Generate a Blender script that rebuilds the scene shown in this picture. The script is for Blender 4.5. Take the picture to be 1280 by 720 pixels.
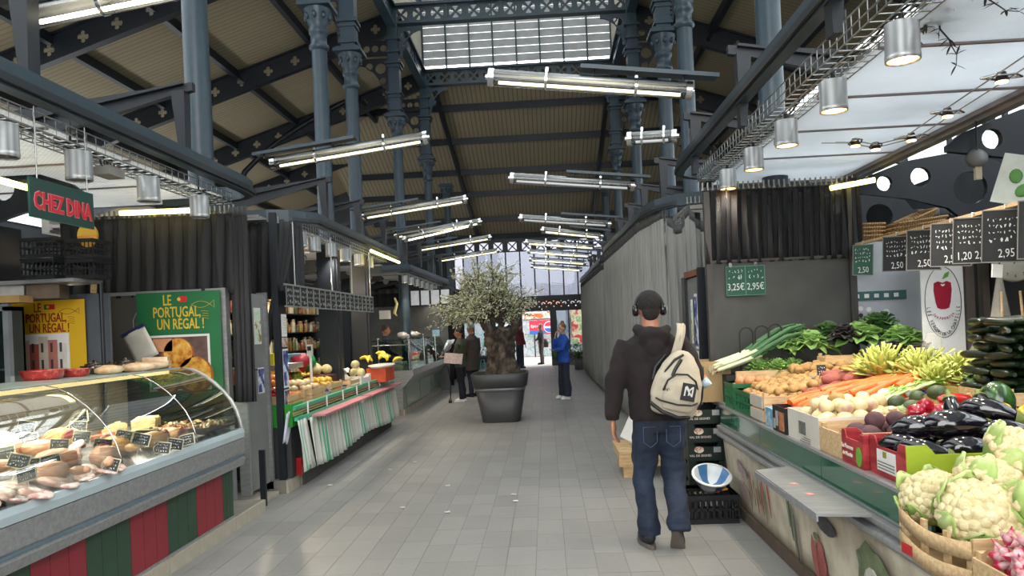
import bpy, math, random
from math import sin, cos, pi, radians as R_, sqrt, atan2
from mathutils import Vector as V, Matrix as Mx, Euler
from mathutils.geometry import tessellate_polygon
from mathutils import noise as NZ
RND = random.Random(7)
S = bpy.context.scene
COL = S.collection
for o in list(bpy.data.objects): bpy.data.objects.remove(o)

# ---------------------------------------------------------------- camera
cd = bpy.data.cameras.new('camera'); cam = bpy.data.objects.new('camera', cd); COL.objects.link(cam)
cd.sensor_width = 36; cd.lens = 920/1280*36; cd.shift_y = 46/1280; cd.clip_start = .05; cd.clip_end = 300
_r = ((0.9980353871380393, 0.04291581934118002, 0.04564645079849106), (0.04560458871216581, 0.001954482373378547, -0.9989576575045843), (-0.04296030154244807, 0.999076780056932, -6.5e-06))
cam.matrix_world = Mx.Translation((0, 0, 1.52)) @ Mx(_r).to_4x4()
S.camera = cam
# ---------------------------------------------------------------- sky
wd = bpy.data.worlds.new('overcast_sky'); S.world = wd; wd.use_nodes = True
wn = wd.node_tree; bgn = wn.nodes['Background']
tc = wn.nodes.new('ShaderNodeTexCoord'); nz = wn.nodes.new('ShaderNodeTexNoise'); nz.inputs['Scale'].default_value = 2.2; nz.inputs['Detail'].default_value = 4
rp = wn.nodes.new('ShaderNodeValToRGB'); rp.color_ramp.elements[0].position = .3; rp.color_ramp.elements[1].position = .7
rp.color_ramp.elements[0].color = (.86, .88, .90, 1); rp.color_ramp.elements[1].color = (1, .99, .97, 1)
wn.links.new(tc.outputs['Generated'], nz.inputs['Vector']); wn.links.new(nz.outputs['Fac'], rp.inputs['Fac']); wn.links.new(rp.outputs['Color'], bgn.inputs['Color'])
bgn.inputs['Strength'].default_value = 6.0

def portal(name, loc, sx, sy, rot):
    l = bpy.data.lights.new(name, 'AREA'); l.shape = 'RECTANGLE'; l.size = sx; l.size_y = sy; l.cycles.is_portal = True
    o = bpy.data.objects.new(name, l); COL.objects.link(o); o.location = loc; o.rotation_euler = rot
portal('portal_skylight', (-.435, 8, 9.9), 4.6, 21, (0, 0, 0))
portal('portal_left', (-12.5, 9, 4.7), .7, 34, (0, -pi/2, 0))
portal('portal_right', (9.0, 9, 4.9), 1.1, 34, (0, pi/2, 0))
portal('portal_roof_left', (-8.4, 1.3, 6.1), 8.0, 16.5, (0, -.31, 0))
portal('portal_roof_right', (6.3, 1.3, 6.25), 5.4, 16.5, (0, .33, 0))
portal('portal_roof_left_far', (-11.2, 14, 5.2), 2.6, 8.8, (0, -.31, 0))
portal('portal_roof_right_far', (7.5, 14, 5.8), 3, 8.8, (0, .33, 0))
portal('portal_end', (-.4, 26.8, 2.3), 5.2, 4.4, (-pi/2, 0, 0))
portal('portal_back', (-.4, -6.9, 2.6), 12, 5, (pi/2, 0, 0))
vs = S.view_settings; vs.view_transform = 'Standard'; vs.look = 'None'; vs.gamma = 1; vs.exposure = 0.45
S.cycles.use_denoising = True
S.cycles.max_bounces = 7; S.cycles.transparent_max_bounces = 14; S.cycles.glossy_bounces = 3; S.cycles.transmission_bounces = 4; S.cycles.diffuse_bounces = 4
S.cycles.sample_clamp_indirect = 6; S.cycles.caustics_reflective = False; S.cycles.caustics_refractive = False

# ---------------------------------------------------------------- materials
def lin(c):
    if isinstance(c, str):
        c = [int(c[i:i+2], 16)/255 for i in (0, 2, 4)]
        c = [x/12.92 if x <= .04045 else ((x+.055)/1.055)**2.4 for x in c]
    return (c[0], c[1], c[2], 1)
class NT:
    def __init__(s, name):
        s.m = bpy.data.materials.new(name); s.m.use_nodes = True; s.t = s.m.node_tree; s.n = s.t.nodes
        s.b = s.n['Principled BSDF']; s.out = s.n['Material Output']
    def new(s, ty, **k):
        n = s.n.new('ShaderNode'+ty)
        for a, v in k.items():
            if a in n.inputs: n.inputs[a].default_value = v
            elif hasattr(n, a): setattr(n, a, v)
            else: n.inputs[a.replace('_', ' ')].default_value = v
        return n
    def l(s, a, b): s.t.links.new(a, b)
    def co(s, sc=(1, 1, 1), kind='Object'):
        t = s.new('TexCoord'); m = s.new('Mapping'); m.inputs['Scale'].default_value = sc; s.l(t.outputs[kind], m.inputs['Vector']); return m.outputs[0]
    def noise(s, scale, vec=None, detail=4, rough=.55):
        n = s.new('TexNoise', Scale=scale, Detail=detail, Roughness=rough)
        if vec is not None: s.l(vec, n.inputs['Vector'])
        return n.outputs['Fac']
    def ramp(s, fac, stops):
        r = s.new('ValToRGB'); e = r.color_ramp.elements
        while len(e) < len(stops): e.new(.5)
        for x, (p, c) in zip(e, stops): x.position = p; x.color = lin(c)
        s.l(fac, r.inputs['Fac']); return r.outputs['Color']
    def mix(s, fac, a, b, bt='MIX'):
        m = s.new('Mix', data_type='RGBA', blend_type=bt)
        for k, v in ((0, fac), (6, a), (7, b)):
            if isinstance(v, (int, float)): m.inputs[k].default_value = v
            elif isinstance(v, (str, tuple)): m.inputs[k].default_value = lin(v)
            else: s.l(v, m.inputs[k])
        return m.outputs[2]
    def bump(s, h, st=.3, d=.01):
        b = s.new('Bump', Strength=st, Distance=d); s.l(h, b.inputs['Height']); s.l(b.outputs[0], s.b.inputs['Normal'])
MATS = {}
def mat(name, col, rough=.6, metal=0., var=.12, scale=6., sc=(1, 1, 1), bump=0., bs=60, spec=.5, emit=0., ecol=None, trans=0., sheen=0, coat=0., sss=0):
    """plain surface: colour with soft noise variation and optional fine relief"""
    if name in MATS: return MATS[name]
    s = NT(name); b = s.b; c = lin(col)
    b.inputs['Roughness'].default_value = rough; b.inputs['Metallic'].default_value = metal; b.inputs['Specular IOR Level'].default_value = spec
    if var:
        f = s.noise(scale, s.co(sc)); dk = tuple(x*(1-var*1.6) for x in c[:3]); lt = tuple(min(1, x*(1+var)) for x in c[:3])
        s.l(s.ramp(f, ((.3, dk), (.7, lt))), b.inputs['Base Color'])
    else: b.inputs['Base Color'].default_value = c
    if bump: s.bump(s.noise(bs, s.co(sc)), bump, .004)
    if emit: b.inputs['Emission Color'].default_value = lin(ecol or col); b.inputs['Emission Strength'].default_value = emit
    if coat: b.inputs['Coat Weight'].default_value = coat; b.inputs['Coat Roughness'].default_value = .08
    if sheen: b.inputs['Sheen Weight'].default_value = sheen
    if sss: b.inputs['Subsurface Weight'].default_value = sss; b.inputs['Subsurface Scale'].default_value = .02
    if trans:
        tr = s.new('BsdfTransparent'); mx = s.new('MixShader'); mx.inputs[0].default_value = trans
        s.l(b.outputs[0], mx.inputs[1]); s.l(tr.outputs[0], mx.inputs[2]); s.l(mx.outputs[0], s.out.inputs[0])
    MATS[name] = s.m; return s.m
def blend(name, cols, scale=8, sc=(1, 1, 1), rough=.6, detail=4, bump=0, kind='Object', coat=0, spec=.5, bs=None, sss=0):
    """colour patches from several stops: list of (position, colour)"""
    if name in MATS: return MATS[name]
    s = NT(name); f = s.noise(scale, s.co(sc, kind), detail)
    s.l(s.ramp(f, cols), s.b.inputs['Base Color']); s.b.inputs['Roughness'].default_value = rough; s.b.inputs['Specular IOR Level'].default_value = spec
    if coat: s.b.inputs['Coat Weight'].default_value = coat; s.b.inputs['Coat Roughness'].default_value = .06
    if bump: s.bump(s.noise(bs, s.co(sc)) if bs else f, bump, .006)
    if sss: s.b.inputs['Subsurface Weight'].default_value = sss; s.b.inputs['Subsurface Scale'].default_value = .015
    MATS[name] = s.m; return s.m
def glassy(name, tint='eef6f4', refl=1., clear=.93, rough=.02):
    """thin pane: see-through with real mirror reflection by angle"""
    if name in MATS: return MATS[name]
    s = NT(name); s.n.remove(s.b)
    t = s.new('BsdfTransparent'); t.inputs[0].default_value = tuple(x*clear for x in lin(tint)[:3])+(1,)
    g = s.new('BsdfGlossy', Roughness=rough); fr = s.new('Fresnel', IOR=1.5); mu = s.new('Math', operation='MULTIPLY'); mu.inputs[1].default_value = refl
    mx = s.new('MixShader'); s.l(fr.outputs[0], mu.inputs[0]); s.l(mu.outputs[0], mx.inputs[0]); s.l(t.outputs[0], mx.inputs[1]); s.l(g.outputs[0], mx.inputs[2]); s.l(mx.outputs[0], s.out.inputs[0])
    MATS[name] = s.m; return s.m

# ---------------------------------------------------------------- mesh builder
class M:
    def __init__(s, x=None): s.v = []; s.f = []; s.mi = []; s.sm = []; s.m = 0; s.x = x
    def add(s, vs, fs, smooth=False):
        n = len(s.v); s.v += [tuple(s.x @ V(p)) if s.x else tuple(p) for p in vs]
        for f in fs: s.f.append(tuple(i+n for i in f)); s.mi.append(s.m); s.sm.append(smooth)
        return s
    def box(s, c, d, rot=None):
        hx, hy, hz = d[0]/2, d[1]/2, d[2]/2
        vs = [V((sx*hx, sy*hy, sz*hz)) for sz in (-1, 1) for sy in (-1, 1) for sx in (-1, 1)]
        if rot is not None:
            q = rot if isinstance(rot, Mx) else Euler(rot).to_matrix()
            vs = [q @ p for p in vs]
        c = V(c); return s.add([p+c for p in vs], [(0, 2, 3, 1), (4, 5, 7, 6), (0, 1, 5, 4), (2, 6, 7, 3), (0, 4, 6, 2), (1, 3, 7, 5)])
    def bx(s, x0, x1, y0, y1, z0, z1): return s.box(((x0+x1)/2, (y0+y1)/2, (z0+z1)/2), (abs(x1-x0), abs(y1-y0), abs(z1-z0)))
    def cyl(s, a, b, r, r2=None, n=10, cap=True, smooth=True):
        a, b = V(a), V(b); d = (b-a); r2 = r if r2 is None else r2
        q = d.to_track_quat('Z', 'Y').to_matrix(); vs = []
        for p, rr in ((a, r), (b, r2)):
            for i in range(n): vs.append(p+q @ V((rr*cos(2*pi*i/n), rr*sin(2*pi*i/n), 0)))
        s.add(vs, [(i, (i+1) % n, n+(i+1) % n, n+i) for i in range(n)], smooth)
        if cap: s.add(vs, [tuple(range(n-1, -1, -1)), tuple(range(n, 2*n))])
        return s
    def tube(s, pts, r, n=6, cap=True, smooth=True):
        """round bar through points; r one radius or a list"""
        pts = [V(p) for p in pts]; k = len(pts); rs = r if isinstance(r, (list, tuple)) else [r]*k
        t0 = (pts[1]-pts[0]).normalized(); u = t0.orthogonal().normalized(); vs = []
        for i, p in enumerate(pts):
            t = (pts[min(i+1, k-1)]-pts[max(i-1, 0)]).normalized(); u = (u-t*u.dot(t)).normalized(); w = t.cross(u)
            vs += [p+(u*cos(2*pi*j/n)+w*sin(2*pi*j/n))*rs[i] for j in range(n)]
        fs = [(i*n+j, i*n+(j+1) % n, (i+1)*n+(j+1) % n, (i+1)*n+j) for i in range(k-1) for j in range(n)]
        s.add(vs, fs, smooth)
        if cap: s.add(vs, [tuple(range(n-1, -1, -1)), tuple(range((k-1)*n, k*n))])
        return s
    def lathe(s, prof, n=16, c=(0, 0, 0), smooth=True, sx=1, sy=1, fn=None, cap=True):
        vs = []
        for j, (r, z) in enumerate(prof):
            for i in range(n):
                a = 2*pi*i/n; k = fn(a, j) if fn else 1
                vs.append((c[0]+r*k*cos(a)*sx, c[1]+r*k*sin(a)*sy, c[2]+z))
        s.add(vs, [(j*n+i, j*n+(i+1) % n, (j+1)*n+(i+1) % n, (j+1)*n+i) for j in range(len(prof)-1) for i in range(n)], smooth)
        if cap: s.add(vs, [tuple(range(n-1, -1, -1)), tuple(range((len(prof)-1)*n, len(prof)*n))])
        return s
    def ell(s, c, r, rot=None, n=10, k=7, fn=None):
        """closed rounded body; fn(unit vector) -> scale"""
        q = (rot if isinstance(rot, Mx) else Euler(rot).to_matrix()) if rot is not None else None; c = V(c); vs = []
        for j in range(k+1):
            ph = pi*j/k
            for i in range(n if 0 < j < k else 1):
                a = 2*pi*i/n; p = V((sin(ph)*cos(a), sin(ph)*sin(a), -cos(ph))); m = fn(p) if fn else 1
                p = V((p.x*r[0]*m, p.y*r[1]*m, p.z*r[2]*m)); vs.append((q @ p if q else p)+c)
        fs = [(0, 1+(i+1) % n, 1+i) for i in range(n)]
        for j in range(k-2):
            o = 1+j*n; fs += [(o+i, o+(i+1) % n, o+n+(i+1) % n, o+n+i) for i in range(n)]
        o = 1+(k-2)*n; fs += [(o+i, o+(i+1) % n, len(vs)-1) for i in range(n)]
        return s.add(vs, fs, True)
    def plate(s, outer, holes, th, f):
        """flat plate with real holes: outlines in (u, v); f(u, v, w) -> world"""
        loops = [[V((a, b, 0)) for a, b in outer]]+[[V((a, b, 0)) for a, b in h] for h in holes]
        tris = tessellate_polygon(loops); flat = [p for l in loops for p in l]; n = len(flat)
        vs = [f(p.x, p.y, -th/2) for p in flat]+[f(p.x, p.y, th/2) for p in flat]
        fs = [tuple(t) for t in tris]+[tuple(n+i for i in reversed(t)) for t in tris]; o = 0
        for l in loops:
            k = len(l); fs += [(o+i, o+(i+1) % k, n+o+(i+1) % k, n+o+i) for i in range(k)]; o += k
        return s.add(vs, fs)
    def grid(s, nu, nv, f, smooth=True, wrap=False):
        vs = [f(i/(nu-1 if not wrap else nu), j/(nv-1)) for j in range(nv) for i in range(nu)]
        e = nu if wrap else nu-1
        return s.add(vs, [(j*nu+i, j*nu+(i+1) % nu, (j+1)*nu+(i+1) % nu, (j+1)*nu+i) for j in range(nv-1) for i in range(e)], smooth)
    def mesh(s, name, mats):
        me = bpy.data.meshes.new(name); me.from_pydata(s.v, [], s.f)
        for m in (mats if isinstance(mats, (list, tuple)) else [mats]): me.materials.append(m)
        me.polygons.foreach_set('material_index', s.mi); me.polygons.foreach_set('use_smooth', s.sm); me.update(); return me
    def o(s, name, mats, parent=None, **k): return O(name, s.mesh(name, mats), parent, **k)
def O(name, me, parent=None, loc=None, rot=None, label=None, cat=None, group=None, kind=None, solid=0):
    o = bpy.data.objects.new(name, me); COL.objects.link(o); tag(o, label, cat, group, kind)
    if parent is not None: o.parent = parent
    if loc is not None: o.location = loc
    if rot is not None: o.rotation_euler = rot
    if solid: m = o.modifiers.new('solid', 'SOLIDIFY'); m.thickness = solid; m.offset = 0
    return o
def tag(o, label=None, cat=None, group=None, kind=None):
    for k, v in (('label', label), ('category', cat), ('group', group), ('kind', kind)):
        if v: o[k] = v
    return o
def T(name, label, cat, loc=(0, 0, 0), rot=(0, 0, 0), group=None): return O(name, None, None, loc, rot, label, cat, group)
def st(name, m, mats, **k): return m.o(name, mats, kind='structure', **k)
def dup(o, parent=None, **k):
    c = o.copy(); COL.objects.link(c); c.parent = parent
    for ch in o.children: dup(ch, c)
    if 'loc' in k: c.location = k['loc']
    if 'rot' in k: c.rotation_euler = k['rot']
    if 'scale' in k: c.scale = (k['scale'],)*3 if isinstance(k['scale'], (int, float)) else k['scale']
    tag(c, k.get('label'), k.get('cat'), k.get('group')); return c
def circ(u, v, r, n=12): return [(u+r*cos(2*pi*i/n), v+r*sin(2*pi*i/n)) for i in range(n)]
def quatre(u, v, r, n=32): return [(u+r*(.5+.5*abs(cos(2*t))**.55)*cos(t), v+r*(.5+.5*abs(cos(2*t))**.55)*sin(t)) for t in [2*pi*i/n for i in range(n)]]
def text(name, body, mt, size, parent, loc, rot=(pi/2, 0, 0), sx=1., ext=.0015, align='CENTER', off=0., **k):
    c = bpy.data.curves.new(name, 'FONT'); c.body = body; c.size = size; c.extrude = ext; c.align_x = align; c.align_y = 'CENTER'; c.offset = off; c.resolution_u = 2
    q = bpy.data.objects.new('q', c); me = bpy.data.meshes.new_from_object(q); bpy.data.objects.remove(q); bpy.data.curves.remove(c)
    me.materials.clear(); me.materials.append(mt); o = O(name, me, parent, loc, rot, **k); o.scale = (sx, 1, 1); return o
# ---------------------------------------------------------------- shared materials
steel = mat('blue_grey_painted_steel', '283a44', .42, var=.10, scale=9)
steeld = mat('navy_silhouette_steel', '10171f', .45, var=.14, scale=7)  # navy paint; silhouette darkness of some parts is put into this colour
chrome = mat('polished_metal', 'c9cbcc', .16, 1, var=.05)
inox = mat('brushed_stainless', 'a3a4a4', .34, .5, var=.12, scale=5, sc=(1, 8, 8))
wire = mat('galvanised_wire', 'a9aaa6', .4, .9, var=.1)
blackm = mat('black_plastic', '121214', .45, var=.1)
white = mat('white_plastic', 'e6e6e2', .4, var=.04)
wood = blend('pale_poplar_wood', ((.25, 'b08d62'), (.5, 'caa97c'), (.8, 'dcc19a')), 6, (1, 1, 14), .7, bump=.15)
woodh = blend('pale_poplar_wood_long', ((.25, 'b08d62'), (.5, 'caa97c'), (.8, 'dcc19a')), 5, (2, 14, 14), .7, bump=.15)
chalkm = mat('chalk_white', 'd8dcd8', .9, var=0)
chalkb = mat('chalkboard_black', '1b1d1e', .7, var=.25)
skin = mat('skin', 'a9745a', .5, var=.08, sss=.15)
paper = mat('white_paper', 'e4e2dc', .8, var=.04)
glass = glassy('clear_glass')
def tri_wave(x): return abs((x % 1)-.5)*2
# ================================================================ FLOOR
s = NT('grey_slate_tile')
oi = s.new('ObjectInfo'); geo = s.new('NewGeometry')
f1 = s.noise(5, s.co((1, 3.2, 1), 'Generated')); f0 = s.new('TexCoord'); mp = s.new('Mapping'); mp.inputs['Scale'].default_value = (2.2, 2.2, 1)
s.l(geo.outputs['Position'], mp.inputs['Vector']); f2 = s.noise(1.1, mp.outputs[0], 3); f3 = s.noise(14, mp.outputs[0], 5)
c = s.ramp(f2, ((.3, '84817c'), (.7, '9b9791'))); c = s.mix(.5, c, s.ramp(f3, ((.3, '6f6d6b'), (.7, 'a09e9a'))))
c = s.mix(.35, c, s.ramp(geo.outputs['Random Per Island'], ((0, '7a7876'), (1, '9a9895'))))
c = s.mix(.3, c, s.ramp(oi.outputs['Random'], ((0, '797775'), (1, '989693'))))
s.l(c, s.b.inputs['Base Color'])
s.l(s.ramp(f3, ((.2, (.36, .36, .36)), (.8, (.52, .52, .52)))), s.b.inputs['Roughness']); s.b.inputs['Specular IOR Level'].default_value = .28; s.bump(f3, .12, .003); tile_m = s.m
grout = mat('floor_grout', '777572', .9, var=.15)
fl = st('floor', M().bx(-11, 9.4, -7, 26.55, -.2, -.0005), grout)
TW, TL = .19, .38
tm = M().box((0, 0, -.005), (TW-.0035, TL-.0035, .014)).mesh('floor_tile', tile_m)
m = M(); m2 = M()
for r in range(-3, 62):
    for c_ in range(-15, 8):
        off = ((c_//2) * 7 % 4)*.095
        x, y = -.03+c_*TW, 3.98+r*TL+off
        if 0 <= r < 13 and -13 <= c_ <= 6: O('tile', tm, fl, loc=(x, y, 0), rot=(0, 0, 0))
        elif y < 26.4: m.box((x, y, -.005), (TW-.0035, TL-.0035, .0135))
m.o('tile_field', tile_m, fl, kind='stuff')
# litter on the floor
lm = mat('pale_litter', 'd9d6cc', .8, var=.1)
for i, (x, y) in enumerate([(-1.28, 6.2), (-.87, 6.0), (-.32, 6.3), (-.35, 6.55), (-1.75, 7.9), (-1.55, 8.3), (-2.2, 7.2), (-1.0, 7.0)]):
    M().grid(4, 4, lambda u, v: ((u-.5)*.045, (v-.5)*.03, .011+.008*sin(u*5+i)*sin(v*4))).o('leaf_scrap', lm, loc=(x, y, .0), label='tiny pale scrap of leaf dropped on the grey floor tiles', cat='litter', group='scraps on the floor', solid=.002)
# ================================================================ ROOF
boards = NT('cream_ceiling_boards'); s = boards
wv = s.new('TexWave', wave_type='BANDS', bands_direction='X', Scale=2.6, Distortion=0); s.l(s.co(), wv.inputs['Vector'])
g = s.ramp(wv.outputs['Fac'], ((.0, '5d5444'), (.06, '93886e'), (.5, '9c9178')))
s.l(s.mix(.35, g, s.ramp(s.noise(1.3, s.co((1, 1, 1)), 5), ((.3, '8e836c'), (.7, 'cabf a6'.replace(' ', '')))), 'MULTIPLY'), s.b.inputs['Base Color']); s.b.inputs['Roughness'].default_value = .8
boards = s.m
s = NT('cream_ceiling_boards_side'); wv = s.new('TexWave', wave_type='BANDS', bands_direction='Y', Scale=2.6, Distortion=0); s.l(s.co(), wv.inputs['Vector'])
g = s.ramp(wv.outputs['Fac'], ((.0, '7a6f58'), (.06, '93886e'), (.5, '998e75')))
s.l(s.mix(.35, g, s.ramp(s.noise(.9, s.co((1, 4, 1)), 5), ((.3, '8e836c'), (.7, 'cabfa6'))), 'MULTIPLY'), s.b.inputs['Base Color']); s.b.inputs['Roughness'].default_value = .8
boards_s = s.m
XLc, XRc = -2.8, 1.93; EY = 26.5
def zl(x): return 7.95+.32*(x+2.84)
def zr(x): return 7.8-.34*(x-1.95)
def zh(y): return 7.98-.39*(y-18.4)
def slab(m, p, th=.06): m.add(p+[(a, b, c+th) for a, b, c in p], [(3, 2, 1, 0), (4, 5, 6, 7)]+[(i, (i+1) % 4, 4+(i+1) % 4, 4+i) for i in range(4)])
XO, XI = -12.5, 9.0
def ridge_y(): pass
m = M(); slab(m, [(-9.9, 9.6, zl(-9.9)), (XLc, 9.6, zl(XLc)), (XLc, 18.4, zl(XLc)), (-9.9, 18.4, zl(-9.9))]); slab(m, [(-4.45, -7, zl(-4.45)), (XLc, -7, zl(XLc)), (XLc, 9.6, zl(XLc)), (-4.45, 9.6, zl(-4.45))])
slab(m, [(XO, 18.4, zl(XO)), (XLc, 18.4, zl(XLc)), (XLc-1.0, EY, zl(XLc)-1.0*.32), (XO, EY, zl(XO))])
rl = st('ceiling_left', m, boards_s)
m = M(); slab(m, [(XRc, 9.6, zr(XRc)), (6.0, 9.6, zr(6.0)), (6.0, 18.4, zr(6.0)), (XRc, 18.4, zr(XRc))]); slab(m, [(XRc, -7, zr(XRc)), (3.52, -7, zr(3.52)), (3.52, 9.6, zr(3.52)), (XRc, 9.6, zr(XRc))])
slab(m, [(XRc, 18.4, zr(XRc)), (XI, 18.4, zr(XI)), (XI, EY, zr(XI)), (XRc+1, EY, zr(XRc)-.34)])
rr_ = st('ceiling_right', m, boards_s)
m = M(); slab(m, [(XLc-3.4, 18.4, zh(18.4)), (XRc+3.4, 18.4, zh(18.4)), (XRc+3.4, EY+.6, zh(EY+.6)), (XLc-3.4, EY+.6, zh(EY+.6))])
rh = st('ceiling_hip', m, boards)
gls = glassy('added_roof_glazing', 'eef2f4', .5, .95)  # glazing added in the side roofs to throw daylight on the stall canopies
for par, xs, zz, yy in ((rl, (XO, -9.9), zl, (9.6, 18.4)), (rr_, (6.0, XI), zr, (9.6, 18.4)), (rl, (XO, -4.45), zl, (-7, 9.6)), (rr_, (3.52, XI), zr, (-7, 9.6))):
    m = M(); slab(m, [(xs[0], yy[0], zz(xs[0])), (xs[1], yy[0], zz(xs[1])), (xs[1], yy[1], zz(xs[1])), (xs[0], yy[1], zz(xs[0]))], .01); m.o('added_glass_strip', gls, par)
# purlins and rafters
def pur(name, m, par, mt=steeld): return m.o(name, mt, par)
for x in (-4.45, -6.05, -7.62, -9.2, -10.8):
    pur('purlin', M().bx(x-.05, x+.05, -7, EY, zl(x)-.17, zl(x)-.005), rl)
for x in (3.52, 5.1, 6.7): pur('purlin', M().bx(x-.05, x+.05, -7, EY, zr(x)-.17, zr(x)-.005), rr_)
for y in (19.7, 21.1, 22.6, 23.8, 25.35): pur('purlin', M().bx(XLc-3, XRc+3, y-.05, y+.05, zh(y)-.16, zh(y)+.01), rh)
for x in (-2.62, 1.9, -.36): pass
for x0, x1 in ((-2.62, -2.3), (1.9, 1.75)):
    m = M(); a = V((x0, 18.5, zh(18.5)-.1)); b = V((x1, EY, zh(EY)-.1)); d = b-a
    m.box((a+b)/2, (.1, d.length, .2), d.to_track_quat('Y', 'Z').to_matrix()); pur('hip_rafter', m, rh)
def rafter(y, x0, x1, zf, par):
    h = .42; n = int(abs(x1-x0)/.55); holes = []
    for i in range(n):
        t = (i+.5)/n; x = x0+(x1-x0)*t; holes.append(quatre(x, zf(x)-.24, .1, 32))
    out = [(x0, zf(x0)-.03), (x1, zf(x1)-.03), (x1, zf(x1)-.03-h), (x0, zf(x0)-.03-h)]
    m = M(); m.plate(out, holes, .03, lambda u, v, w: (u, y+w, v))
    for dz in (-.03, -.03-h):
        a = V((x0, y, zf(x0)+dz)); b = V((x1, y, zf(x1)+dz)); m.box((a+b)/2, ((b-a).length, .14, .03), (0, -atan2(b.z-a.z, b.x-a.x), 0))
    m.o('truss', steeld, par)
for y in (4.3, 7.8, 11.3, 14.75, 18.3, 22.0):
    rafter(y, XO+.1, XLc-.1, zl, rl); rafter(y, XRc+.1, XI-.1, zr, rr_)
# arched wind brace below the last left bay
m = M(); m.tube([(-7.9+5*t, 18.25, 4.6+3.4*sqrt(t)) for t in [i/10 for i in range(11)]], .07, 4); m.o('curved_brace', steeld, rl)
# lantern (skylight): long lattice girders, cross girders, louvred end, glass roof
def lattice(name, a, b, h, par, pitch=.36, mt=steel):
    """girder of ring-and-cross panels between a and b (same height)"""
    a, b = V(a), V(b); d = b-a; L = d.length; u = d/L; w_ = V((0, 0, 1)).cross(u); n = max(1, round(L/pitch)); p = L/n; m = M()
    f = lambda x, z, w: a+u*x+w_*w+V((0, 0, z))
    holes = []
    for i in range(n):
        cx = (i+.5)*p; r = min(h, p)*.36
        for q in range(4):
            c0 = q*pi/2+pi/4; a0, a1 = c0-.55+pi/4, c0+.55+pi/4
            holes.append([(cx+.16*r*cos(c0+pi/4), h/2+.16*r*sin(c0+pi/4))]+[(cx+r*cos(a0+(a1-a0)*k/4), h/2+r*sin(a0+(a1-a0)*k/4)) for k in range(5)])
    m.plate([(0, .02), (L, .02), (L, h-.02), (0, h-.02)], holes, .03, f)
    for z in (0, h):
        m.add([f(x, z+dz, w) for x in (0, L) for dz in (-.025, .025) for w in (-.09, .09)], [(0, 1, 3, 2), (4, 6, 7, 5), (0, 4, 5, 1), (2, 3, 7, 6), (0, 2, 6, 4), (1, 5, 7, 3)])
    for i in range(0, n+1, 3):
        m.add([f(i*p+dx, z, w) for dx in (-.02, .02) for z in (0, h) for w in (-.05, .05)], [(0, 1, 3, 2), (4, 6, 7, 5), (0, 4, 5, 1), (2, 3, 7, 6), (0, 2, 6, 4), (1, 5, 7, 3)])
    return m.o(name, mt, par, kind=None if par else 'structure')
lan = O('skylight', None, None, kind='structure')
for y in (0.6, 4.1, 7.6, 11.1, 14.6, 18.4):
    lattice('cross_girder', (XLc, y, 7.62), (XRc, y, 7.62), .36, lan)
lattice('long_girder', (XLc, -4, 7.55), (XLc, 18.4, 7.55), .42, lan, .7); lattice('long_girder', (XRc, -4, 7.55), (XRc, 18.4, 7.55), .42, lan, .7)
lw = mat('pale_lantern_wall', 'b9b3a2', .7, var=.12)
for x in (XLc-.04, XRc+.04): M().bx(x-.03, x+.03, -7, 18.45, 8.0, 9.5).o('lantern_side', lw, lan)
louv = mat('weathered_glass_louvre', '9fa4a6', .4, var=.12, scale=3, trans=.10)
for i in range(9):
    z = 8.12+i*.195; M().box((-.435, 18.4, z+.07), (4.7, .015, .178), (R_(12), 0, 0)).o('louvre', louv, lan)
for i in range(9):
    x = XLc+.02+i*.586; M().bx(x-.02, x+.02, 18.28, 18.36, 7.98, 9.9).o('mullion', steel, lan)
m = M()
for i in range(23): m.bx(XLc, XRc, -3.95+i, -3.91+i, 9.86, 9.94)
for x in (XLc, -1.6, -.43, .75, XRc): m.bx(x-.03, x+.03, -7, 18.5, 9.84, 9.96)
m.o('glazing_bar', steel, lan)
M().bx(XLc, XRc, -7, 18.5, 9.8, 9.81).o('glass_pane', glassy('skylight_glass', 'e4e8e8', .6, .80), lan)
m = M();
for x in (XLc-.04, XRc+.04): m.bx(x-.04, x+.04, -7, 18.45, 9.5, 9.86)
m.o('lantern_kerb', steel, lan)
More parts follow.
